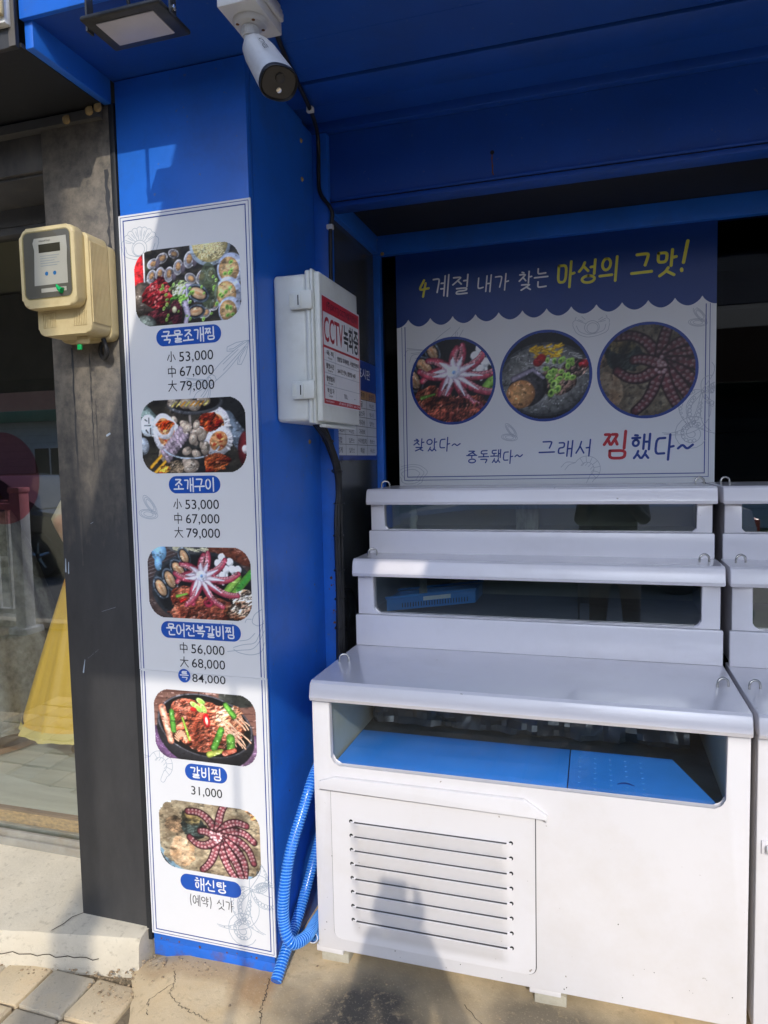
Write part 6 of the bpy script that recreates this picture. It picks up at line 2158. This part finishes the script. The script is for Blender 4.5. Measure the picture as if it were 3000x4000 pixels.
boxes('vinyl_floor', [(-4.2, -1.5835, 2.080, 4.2, .10, .200)], 'vinyl_floor', plat)
rm = room('display_room_floor', -4.2, -1.34, 2.06, 4.2, .09, 2.46, ('int_wall', 'int_ceiling', 'int_floor'), 'floor of the neighbouring shop')
lower = boxes('dark_partition', [(-4.19, -1.36, 3.10, 3.14, .201, 2.44)], 'int_wall')
tag(lower, 'dark partition wall behind the dresses', 'partition')

def skirt(cx, cy, z0, z1, r0, r1, folds, amp, seed, nz_=26, na=110, hem=0.0, power=1.5):
    bm = bmesh.new()
    q = random.Random(seed)
    ph = [q.uniform(0, 6.28) for _ in range(4)]
    vv = []
    for j in range(nz_ + 1):
        t = j / nz_
        z = z1 + (z0 - z1) * t
        row = []
        for i in range(na):
            a = 2 * math.pi * i / na
            f = math.sin(folds * a + ph[0] + .6 * math.sin(2 * a + ph[1])) * .6 + .4 * math.sin(folds * 1.7 * a + ph[2])
            r = r1 + (r0 - r1) * t ** power + amp * f * t
            row.append(bm.verts.new((cx + r * math.cos(a), cy + r * math.sin(a), z + (hem * .02 * f if j == nz_ else 0))))
        vv.append(row)
    for j in range(nz_):
        for i in range(na):
            bm.faces.new((vv[j][i], vv[j][(i + 1) % na], vv[j + 1][(i + 1) % na], vv[j + 1][i]))
    return bm
def torso(cx, cy, z, h, m, parent, w=.17):
    bm = bmesh.new()
    lathe(bm, [(w * .72, 0), (w * .86, h * .25), (w, h * .55), (w * .92, h * .8), (w * .45, h * .95), (w * .3, h)], (cx, cy, z), (0, 0, 1), 28)
    for v in bm.verts: v.co.y = cy + (v.co.y - cy) * .66
    return obj('bodice', bm, m, parent, 60)
yd = thing('yellow_dress', 'long bright yellow dress with a cream jacket behind the window glass', 'dress', (-2.22, 2.66, .20))
obj('skirt', skirt(-2.22, 2.66, .375, 1.09, .318, .085, 15, .012, 4, hem=.2, power=.95), 'yellow_cloth', yd, 60)
obj('sheer_hem', skirt(-2.22, 2.66, .345, .385, .338, .326, 15, .012, 4, nz_=3), mat('sheer_yellow', (.70, .55, .18), .5), yd, 60)
bm = bmesh.new()
lathe(bm, [(.075, 0), (.10, .06), (.150, .19), (.155, .215), (.115, .30), (.085, .40), (.05, .47), (.03, .50)], (-2.22, 2.66, 1.06), (0, 0, 1), 40)
for v in bm.verts:
    v.co.x += .008 * math.sin(v.co.z * 23)
obj('jacket', bm, 'cream_cloth', yd, 60)
bm = bmesh.new()
tube(bm, [(-2.22, 2.66, .205), (-2.22, 2.66, .50)], .014, 12)
obj('stand_pole', bm, 'steel', yd, 50)
bm = bmesh.new()
lathe(bm, [(.13, 0), (.13, .008), (.02, .014)], (-2.22, 2.66, .2005), (0, 0, 1), 28)
obj('stand_base', bm, 'steel', yd, 40)
ld = thing('lace_dress', 'dark grey lace dress on a round wooden stand behind the window', 'dress', (-2.93, 2.62, .20))
obj('skirt', skirt(-2.93, 2.64, .32, 1.30, .50, .20, 11, .03, 8, hem=.8, power=.8), 'lace', ld, 60)
torso(-2.93, 2.64, 1.295, .42, 'lace', ld)
bm = bmesh.new()
lathe(bm, [(.36, 0), (.40, .01), (.40, .035), (.37, .045)], (-2.93, 2.64, .2005), (0, 0, 1), 48)
obj('round_stand', bm, 'wood', ld, 40)

# ================================================================== ELECTRICITY METER
em = thing('electricity_meter', 'yellowed electricity meter with a window on the black pillar', 'meter', (-1.43, 1.70, 1.87))
def rbox_y(bm, x0, x1, y0, y1, z0, z1, r, bev):
    prism(bm, rrect(x0, x1, z0, z1, r, 6), y0, y1, 'y', bev, 3)
bm = bmesh.new(); rbox_y(bm, -1.520, -1.338, 1.735, 1.7695, 1.868, 2.138, .022, .004); obj('back_plate', bm, 'meter', em, 40)
bm = bmesh.new(); rbox_y(bm, -1.522, -1.340, 1.655, 1.7345, 1.876, 2.150, .020, .005); obj('housing', bm, 'meter', em, 40)
bm = bmesh.new(); rbox_y(bm, -1.536, -1.352, 1.615, 1.6545, 1.945, 2.162, .024, .008); hb = obj('front_cover', bm, 'meter', em, 40)
bm = bmesh.new(); rbox_y(bm, -1.524, -1.364, 1.6125, 1.6148, 1.968, 2.152, .018, .0008); obj('cover_window', bm, 'glass_clear', em, 40)
bm = bmesh.new(); rbox_y(bm, -1.521, -1.367, 1.6142, 1.6149, 1.971, 2.149, .015, 0); obj('window_depth', bm, mat('meter_inside_grey', (.15, .14, .12), .6), em)
FM = Face((0, 1.6142, 0), (1, 0, 0), (0, -1, 0))
fa = flat('meter_face', FM, [[(-1.490, 2.005), (-1.378, 2.005), (-1.378, 2.066), (-1.376, 2.10), (-1.378, 2.132), (-1.484, 2.132), (-1.490, 2.12), (-1.485, 2.10)]], .0004, 'meter_white', em)
flat('display', FM, [[(-1.470, 2.092), (-1.398, 2.092), (-1.398, 2.115), (-1.470, 2.115)]], .0007, 'lcd', fa)
for x in (-1.447, -1.420):
    flat('button', FM, [ell(x, 2.035, .0055, n=16)], .0008, 'dot_blue', fa)
for k in range(5):
    flat('face_text', FM, [[(-1.466, 2.082 - .0066 * k), (-1.402 - .008 * (k % 3), 2.082 - .0066 * k), (-1.402 - .008 * (k % 3), 2.0838 - .0066 * k), (-1.466, 2.0838 - .0066 * k)]], .0008, 'line_grey', fa)
text(FM, 'Advanced E-type', -1.468, -1.430, 2.120, 2.127, 'ink', fa, .0008, name='face_text')
flat('terminal_strip', FM, [[(-1.468, 1.985), (-1.384, 1.985), (-1.384, 1.996), (-1.468, 1.996)]], .0004, 'meter_white', em)
FE = Face((0, 1.615, 0), (1, 0, 0), (0, -1, 0))
text(FE, 'KEPCO', -1.470, -1.415, 1.952, 1.963, 'meter', hb, .0006, .01, name='embossed_text')
for k in range(13):
    boxes('side_rib', [(-1.340, -1.3372, 1.660 + k * .0056, 1.6632 + k * .0056, 1.905, 2.125)], 'meter', em)
for k in range(8):
    for x in (-1.505, -1.40):
        boxes('lower_rib', [(x + k * .0058, x + .003 + k * .0058, 1.6525, 1.6548, 1.898, 1.938)], 'meter', em)
bm = bmesh.new()
q = [Vector((-1.395, 1.6118, 1.985)), Vector((-1.412, 1.6112, 1.998)), Vector((-1.404, 1.6115, 1.988)), Vector((-1.408, 1.6115, 1.977)), Vector((-1.392, 1.6115, 1.979)), Vector((-1.386, 1.6115, 1.992))]
tube(bm, [(-1.414, 1.610, 2.001), (-1.405, 1.6085, 1.990), (-1.394, 1.6085, 1.984)], [.0025, .006, .0095], 7)
obj('seal', bm, 'seal_green', em, 40)
boxes('seal', [(-1.424, -1.410, 1.690, 1.698, 1.838, 1.854)], 'seal_green', em, bev=.002)
boxes('seal_bracket', [(-1.426, -1.385, 1.692, 1.70, 1.8545, 1.8755)], 'meter', em, bev=.002)
bm = bmesh.new()
tube(bm, spline([(-1.365, 1.73, 1.872), (-1.358, 1.735, 1.835), (-1.378, 1.745, 1.818), (-1.395, 1.752, 1.845), (-1.39, 1.76, 1.87)], 8), .007, 8)
obj('cable_loop', bm, 'black_rubber', em, 50)

# ================================================================== STREET SIDE (behind the camera: shade, shadows and reflections)
aw = thing('street_awning', 'awning on thin posts over the shopfront, made pale and translucent to fill the shade', 'awning', (1.6, .1, 0))
AX0, AX1 = -.761, 4.2
def aw_z(y): return 2.813 + .217 * (y + 1.23)
def aw_sheet(x0, x1, y0, y1):
    bm = bmesh.new()
    prism(bm, [(y0, aw_z(y0)), (y1, aw_z(y1)), (y1, aw_z(y1) + .012), (y0, aw_z(y0) + .012)], x0, x1, 'x')
    return obj('roof_sheet', bm, 'awning', aw)
# small gap shaped into the sheets to drop a sun patch on the tank lid
gx0, gx1, gy0, gy1 = .103, .275, -.600, -.520
aw_sheet(AX0, gx0, -1.23, .55)
aw_sheet(gx0 + .0002, gx1, -1.23, gy0)
aw_sheet(gx0 + .0002, gx1, gy1, .55)
aw_sheet(gx1 + .0002, AX1, -1.23, .55)
boxes('front_beam', [(AX0, AX1, -1.229, -1.19, aw_z(-1.23) - .001, aw_z(-1.23) + .004)], 'steel', aw)
for x in (-.70, 4.1):
    boxes('wall_arm', [(x - .012, x + .012, .5505, 1.4615, aw_z(.55) + .013, aw_z(.55) + .035)], 'steel', aw)
for x in (-.135, 4.1):
    bm = bmesh.new()
    tube(bm, [(x, -1.205, -.062), (x, -1.205, 2.812)], .008, 12)
    obj('post', bm, 'grey_paint', aw, 50)

aw2 = thing('street_awning', 'dark awning over the neighbouring shop, mirrored in its window', 'awning', (-4.9, .1, 2.3))
M['awning_dark'] = mat('dark_awning_sheet', (.03, .03, .032), .6, var=.1)
bm = bmesh.new()
prism(bm, [(-1.30, 2.33), (1.44, 3.02), (1.44, 3.035), (-1.30, 2.345)], -8.2, -2.3, 'x')
obj('roof_sheet', bm, 'awning_dark', aw2)
boxes('front_valance', [(-8.2, -2.3, -1.315, -1.302, 2.22, 2.344)], 'awning_dark', aw2)
for x in (-8.1, -4.0):
    bm = bmesh.new()
    tube(bm, [(x, -1.28, -.062), (x, -1.28, 2.334)], .016, 12)
    obj('post', bm, 'grey_paint', aw2, 50)

pole = thing('street_pole', 'slim grey steel street pole at the roadside', 'pole', (-.113, -3.23, -.06))
bm = bmesh.new(); tube(bm, [(-.113, -3.23, -.06), (-.113, -3.23, 6.8)], .068, 20); obj('shaft', bm, 'grey_paint', pole, 50)
bm = bmesh.new(); lathe(bm, [(.12, 0), (.12, .02), (.08, .03)], (-.113, -3.23, -.06), (0, 0, 1), 20); obj('base_plate', bm, 'grey_paint', pole, 40)
bm = bmesh.new(); tube(bm, spline([(-.113, -3.23, 6.75), (-.113, -3.4, 7.0), (-.113, -4.2, 7.1)], 8), .035, 10); obj('lamp_arm', bm, 'grey_paint', pole, 50)
boxes('lamp_head', [(-.20, -.03, -4.7, -4.2, 7.06, 7.16)], 'grey_paint', pole, bev=.02)

# white railing left of the frame, seen in the display window
ra = thing('white_railing', 'white metal railing by the kerb, mirrored in the display window', 'railing', (-6.6, -1.27, -.06))
M['rail_white'] = mat('white_railing_paint', (.72, .72, .72), .4, var=.03)
for x in (-5.22, -7.2):
    boxes('post', [(x - .06, x + .06, -1.33, -1.21, .0, 1.28)], 'rail_white', ra, bev=.006)
    boxes('post_cap', [(x - .07, x + .07, -1.34, -1.20, 1.2803, 1.33)], 'rail_white', ra, bev=.01)
    boxes('post_foot', [(x - .11, x + .11, -1.38, -1.16, -.062, .0)], 'rail_white', ra, bev=.01)
boxes('top_rail', [(-7.139, -5.281, -1.30, -1.24, 1.12, 1.18)], 'rail_white', ra, bev=.005)
boxes('bottom_rail', [(-7.139, -5.281, -1.30, -1.24, .12, .17)], 'rail_white', ra, bev=.005)
for k in range(12):
    boxes('baluster', [(-7.03 + k * .15, -7.00 + k * .15, -1.285, -1.255, .1703, 1.1197)], 'rail_white', ra)

# parked cars across the road
def car(label, x0, y0, paint, flip=1):
    L, W = 4.5, 1.82
    t = thing('parked_car', label, 'car', (x0 + L / 2, y0 - W / 2, -.055), 'cars parked across the road')
    z0 = -.055
    def X(x): return x0 + (x if flip > 0 else L - x)
    # body: lower shell lofted across the width
    prof = [(.08, .30), (.0, .50), (.06, .72), (.35, .88), (1.15, .98), (4.05, 1.02), (4.42, .92), (4.50, .60), (4.42, .30)]
    arch = lambda cx: [(cx + .37 * math.cos(R(a)), .30 + .37 * math.sin(R(a))) for a in range(180, -1, -20)]
    bot = arch(.88)[::-1] + []
    out = prof + arch(3.62)[::-1] + arch(.88)[::-1]
    bm = bmesh.new()
    sec_ = [(0.0, .95, -.02), (.05, 1.0, 0), (.3, 1.0, 0), (W - .3, 1.0, 0), (W - .05, 1.0, 0), (W, .95, -.02)]
    rings = []
    for (yy, k, dz) in sec_:
        rings.append([bm.verts.new((X(L / 2 + (px - L / 2) * (k if pz > .45 else 1)), y0 - yy, z0 + pz * (1 if pz < .8 else k) + 0)) for px, pz in out])
    n = len(out)
    for A, B in zip(rings, rings[1:]):
        for i in range(n): bm.faces.new((A[i], A[(i + 1) % n], B[(i + 1) % n], B[i]))
    bm.faces.new(rings[0]); bm.faces.new(list(reversed(rings[-1])))
    obj('body', bm, paint, t, 30)
    roof = [(1.05, .975), (1.75, 1.42), (2.3, 1.49), (3.2, 1.46), (4.0, 1.03)]
    bm = bmesh.new()
    rings = []
    for yy, k in ((.06, 0), (.22, 1), (W - .22, 1), (W - .06, 0)):
        rings.append([bm.verts.new((X(px), y0 - yy, z0 + (.98 + (pz - .98) * k if k == 0 else pz))) for px, pz in roof])
    for A, B in zip(rings, rings[1:]):
        for i in range(len(roof) - 1): bm.faces.new((A[i], A[i + 1], B[i + 1], B[i]))
        bm.faces.new((A[-1], A[0], B[0], B[-1]))
    obj('cabin_roof', bm, paint, t, 40)
    for s, yy in ((1, .045), (-1, W - .045)):
        for nm, pts in (('side_window', [(1.45, 1.03), (1.86, 1.36), (2.38, 1.41), (2.42, 1.04)]), ('side_window', [(2.50, 1.04), (2.46, 1.41), (3.12, 1.38), (3.55, 1.07)])):
            bm = bmesh.new()
            f = [bm.verts.new((X(px), y0 - (yy + s * (pz - .98) * .345 - s * .004 + s * .012 * (pz > 1.2)), z0 + pz)) for px, pz in pts]
            bm.faces.new(f)
            r_ = bmesh.ops.solidify(bm, geom=bm.faces[:], thickness=.012)
            obj(nm, bm, 'car_glass', t)
    for cx in (.88, 3.62):
        for yy, s in ((.0, 1), (W, -1)):
            c = (X(cx), y0 - yy + s * .015, z0 + .315)
            w = thing('tmp', None, None, c)
            bpy.data.objects.remove(w)
            bm = bmesh.new(); lathe(bm, [(.20, -.0), (.30, .0), (.318, .02), (.318, .19), (.30, .21)], c, (0, -s, 0), 32)
            ty = obj('tyre', bm, 'black_rubber', t, 40)
            bm = bmesh.new(); lathe(bm, [(.03, -.012), (.05, -.012), (.06, .0), (.17, .03), (.19, .012), (.21, -.004), (.215, .03)], c, (0, -s, 0), 32, cap=True)
            obj('rim', bm, 'lcd', t, 40)
            for q in range(5):
                bm = bmesh.new()
                a = 2 * math.pi * q / 5 + .3
                tube(bm, [Vector(c) + Vector((.04 * math.cos(a), s * .013, .04 * math.sin(a))), Vector(c) + Vector((.20 * math.cos(a), s * .008, .20 * math.sin(a)))], [.035, .022], 6)
                obj('spoke', bm, 'chrome', t, 50)
    for s in (.08, W - .40):
        bm = bmesh.new(); box(bm, min(X(-.005), X(.10)), max(X(-.005), X(.10)), y0 - s - .32, y0 - s, z0 + .60, z0 + .74, bev=.03); obj('headlight', bm, 'chrome', t, 30)
        bm = bmesh.new(); box(bm, min(X(4.44), X(4.515)), max(X(4.44), X(4.515)), y0 - s - .32, y0 - s, z0 + .66, z0 + .82, bev=.02); obj('tail_light', bm, 'red_ink', t, 30)
    bm = bmesh.new(); box(bm, min(X(1.35), X(1.52)), max(X(1.35), X(1.52)), y0 + .02, y0 + .20, z0 + 1.0, z0 + 1.13, bev=.03); obj('wing_mirror', bm, paint, t, 30)
    return t
M['car_white'] = mat('white_car_paint', (.66, .67, .68), .22, var=.02, coat=.6)
M['car_dark'] = mat('dark_car_paint', (.03, .034, .04), .2, var=.05, coat=.8)
M['car_glass'] = mat('car_window_tint', (.012, .014, .017), .06, var=.02)
car('white car parked across the road, its wheel mirrored in the tank', -2.75, -3.75, 'car_white', 1)
car('dark car parked across the road, further left', -11.2, -4.0, 'car_dark', -1)

# low house across the road
hs = thing('house', 'low house with pale clapboards, green eaves and brown tiled roof across the road', 'house', (-16, -12, -.06))
M['clap'] = mat('pale_clapboard', (.66, .70, .66), .7, var=.1)
M['clap_backing'] = mat('house_wall', (.20, .21, .20), .8)  # darker wall tone behind the clapboards
M['eave'] = mat('green_eave', (.03, .26, .13), .4, var=.1)
M['tile'] = mat('brown_roof_tile', (.34, .13, .07), .7, var=.3, vscale=12)
boxes('wall', [(-26, 9, -16, -11.03, -.06, 2.75)], 'clap_backing', hs)
for k in range(14):
    bm = bmesh.new()
    prism(bm, [(-11.0, -.02 + .2 * k), (-11.029, -.02 + .2 * k), (-11.029, .175 + .2 * k), (-11.015, .175 + .2 * k)], -26, 9, 'x')
    obj('clapboard', bm, 'clap', hs)
boxes('eave_board', [(-26.3, 9.3, -10.9, -10.6, 2.72, 3.0)], 'eave', hs, bev=.02)
bm = bmesh.new(); prism(bm, [(-10.65, 3.005), (-13.5, 4.6), (-16.4, 3.0), (-16.4, 2.9), (-13.5, 4.45), (-10.65, 2.99)], -26.2, 9.2, 'x'); obj('roof', bm, 'tile', hs)
for x in (-19.5, -14.2, -8.5, -2.5, 3.5):
    w_ = boxes('window', [(x, x + 1.1, -10.995, -10.95, 1.0, 2.1)], 'rail_white', hs, bev=.01)
    boxes('pane', [(x + .07, x + .52, -10.949, -10.944, 1.07, 2.03), (x + .58, x + 1.03, -10.949, -10.944, 1.07, 2.03)], 'car_glass', w_)

# ------------------------------------------------------------------ the photographer, whose shadow falls on the tank
per = thing('person', 'person in a dark jacket holding up a phone, casting the shadow on the tank', 'person', (.12, -.42, -.04))
def skin_mesh(name, verts, edges, radii, root, m, parent, sub=2):
    me = bpy.data.meshes.new(name)
    me.from_pydata([Vector(v) - ORG[parent.name] for v in verts], edges, [])
    o = bpy.data.objects.new(name, me)
    md = o.modifiers.new('s', 'SKIN')
    for i, r in enumerate(radii):
        d = me.skin_vertices[0].data[i]
        d.radius = (r if isinstance(r, tuple) else (r, r))
        d.use_root = (i == root)
    sb = o.modifiers.new('b', 'SUBSURF')
    sb.levels = sb.render_levels = sub
    m2 = evaluated(o)
    m2.name = name
    for k in (m if isinstance(m, list) else [m]): m2.materials.append(M[k])
    for p in m2.polygons: p.use_smooth = True
    o = bpy.data.objects.new(name, m2)
    COL.objects.link(o)
    o.parent = parent
    ORG[o.name] = ORG[parent.name]
    return o
M['skin'] = mat('skin', (.42, .24, .16), .5, var=.05)
M['jacket'] = mat('dark_jacket', (.03, .035, .05), .8, var=.2)
M['trousers'] = mat('grey_trousers', (.07, .07, .075), .85, var=.2)
M['hair'] = mat('black_hair', (.012, .010, .009), .45)
bx, by, bz = .12, -.42, -.045
V = [(bx, by, .84 + bz), (bx, by, 1.02 + bz), (bx, by + .01, 1.20 + bz), (bx, by + .02, 1.31 + bz), (bx, by + .04, 1.37 + bz), (bx, by + .075, 1.44 + bz), (bx, by + .08, 1.52 + bz),
     (bx - .16, by + .02, 1.26 + bz), (bx - .235, by + .16, 1.08 + bz), (-.052, -.055, 1.395), (bx + .16, by + .02, 1.26 + bz), (bx + .205, by + .17, 1.09 + bz), (.062, -.05, 1.40),
     (bx - .095, by, .76 + bz), (bx - .11, by + .02, .44 + bz), (bx - .11, by - .01, .08 + bz), (bx - .115, by + .14, .04 + bz),
     (bx + .095, by, .76 + bz), (bx + .11, by + .02, .44 + bz), (bx + .11, by - .01, .08 + bz), (bx + .115, by + .14, .04 + bz)]
E_ = [(0, 1), (1, 2), (2, 3), (3, 4), (4, 5), (5, 6), (2, 7), (7, 8), (8, 9), (2, 10), (10, 11), (11, 12), (0, 13), (13, 14), (14, 15), (15, 16), (0, 17), (17, 18), (18, 19), (19, 20)]
RD = [(.15, .11), (.14, .10), (.16, .105), (.065, .06), (.058, .058), (.082, .098), (.07, .085), (.062, .062), (.048, .048), (.030, .030), (.062, .062), (.048, .048), (.030, .030),
      (.085, .085), (.062, .062), (.045, .045), (.038, .03), (.085, .085), (.062, .062), (.045, .045), (.038, .03)]
body = skin_mesh('body', V, E_, RD, 0, ['jacket', 'trousers', 'skin', 'black_rubber'], per)
for p in body.data.polygons:
    z = p.center.z + ORG[per.name].z
    y = p.center.y + ORG[per.name].y
    p.material_index = 3 if z < .045 else (1 if z < .84 else (2 if (z > 1.30 and y > -.16) or (z > 1.315 and y < -.16) else 0))
def hand_mesh(side):
    s = side
    cx = -.052 if s < 0 else .062
    wr = (cx, -.055, 1.395)
    pv = [wr, (cx - s * .004, -.040, 1.43), (cx - s * .006, -.026, 1.455)]
    ed = [(0, 1), (1, 2)]
    rd = [(.026, .018), (.030, .016), (.024, .013)]
    for k in range(4):
        b = len(pv)
        x0_ = cx + s * (.012 - .006 * k)
        z0_ = 1.425 + .017 * k
        pv += [(x0_, -.022, z0_), (x0_ - s * .004, .004, z0_ + .006), (x0_ - s * .026, .010, z0_ + .008)]
        ed += [(1 if k < 2 else 2, b), (b, b + 1), (b + 1, b + 2)]
        L = (1, 1.05, 1, .85)[k]
        rd += [(.0085, .0085), (.008 * L, .008 * L), (.007, .007)]
    b = len(pv)
    pv += [(cx - s * .018, -.036, 1.425), (cx - s * .032, -.030, 1.445), (cx - s * .040, -.022, 1.460)]
    ed += [(1, b), (b, b + 1), (b + 1, b + 2)]
    rd += [(.011, .011), (.0095, .0095), (.008, .008)]
    return skin_mesh('hand', pv, ed, rd, 0, 'skin', per, 1)
hand_mesh(-1); hand_mesh(1)
bm = bmesh.new()
bmesh.ops.create_icosphere(bm, subdivisions=3, radius=1)
for v in list(bm.verts):
    c = v.co.copy()
    v.co = Vector((bx + c.x * .098, by + .055 + c.y * .112, 1.47 + c.z * .115))
bmesh.ops.delete(bm, geom=[v for v in bm.verts if v.co.z < 1.37 or (v.co.y > by + .10 and v.co.z < 1.51)], context='VERTS')
obj('hair', bm, 'hair', per, 60)
bm = bmesh.new()
tube(bm, [(bx, by + .165, 1.435), (bx, by + .182, 1.405), (bx, by + .17, 1.398)], [.008, .014, .011], 8)
obj('nose', bm, 'skin', per, 60)
for s in (-1, 1):
    bm = bmesh.new(); bmesh.ops.create_icosphere(bm, subdivisions=2, radius=.012)
    for v in bm.verts: v.co += Vector((bx + s * .033, by + .157, 1.440))
    obj('eye', bm, 'white_ink', per, 60)
    bm = bmesh.new(); bmesh.ops.create_icosphere(bm, subdivisions=2, radius=.022)
    for v in bm.verts: v.co = Vector((v.co.x * .4, v.co.y * .7, v.co.z * 1.2)) + Vector((bx + s * .092, by + .07, 1.43))
    obj('ear', bm, 'skin', per, 60)
phn = thing('phone', 'black phone held upright at the camera position', 'phone', (-.012, -.014, 1.35))
boxes('case', [(-.052, .028, -.022, -.013, 1.352, 1.518)], 'black_plastic', phn, bev=.004)
for z in (1.5, 1.478, 1.456):
    bm = bmesh.new(); lathe(bm, [(.0075, 0), (.0075, .0025), (.006, .003)], (.012, -.0131, z), (0, 1, 0), 16); obj('lens', bm, 'lcd', phn, 40)

bpy.data.scenes.remove(TMP)
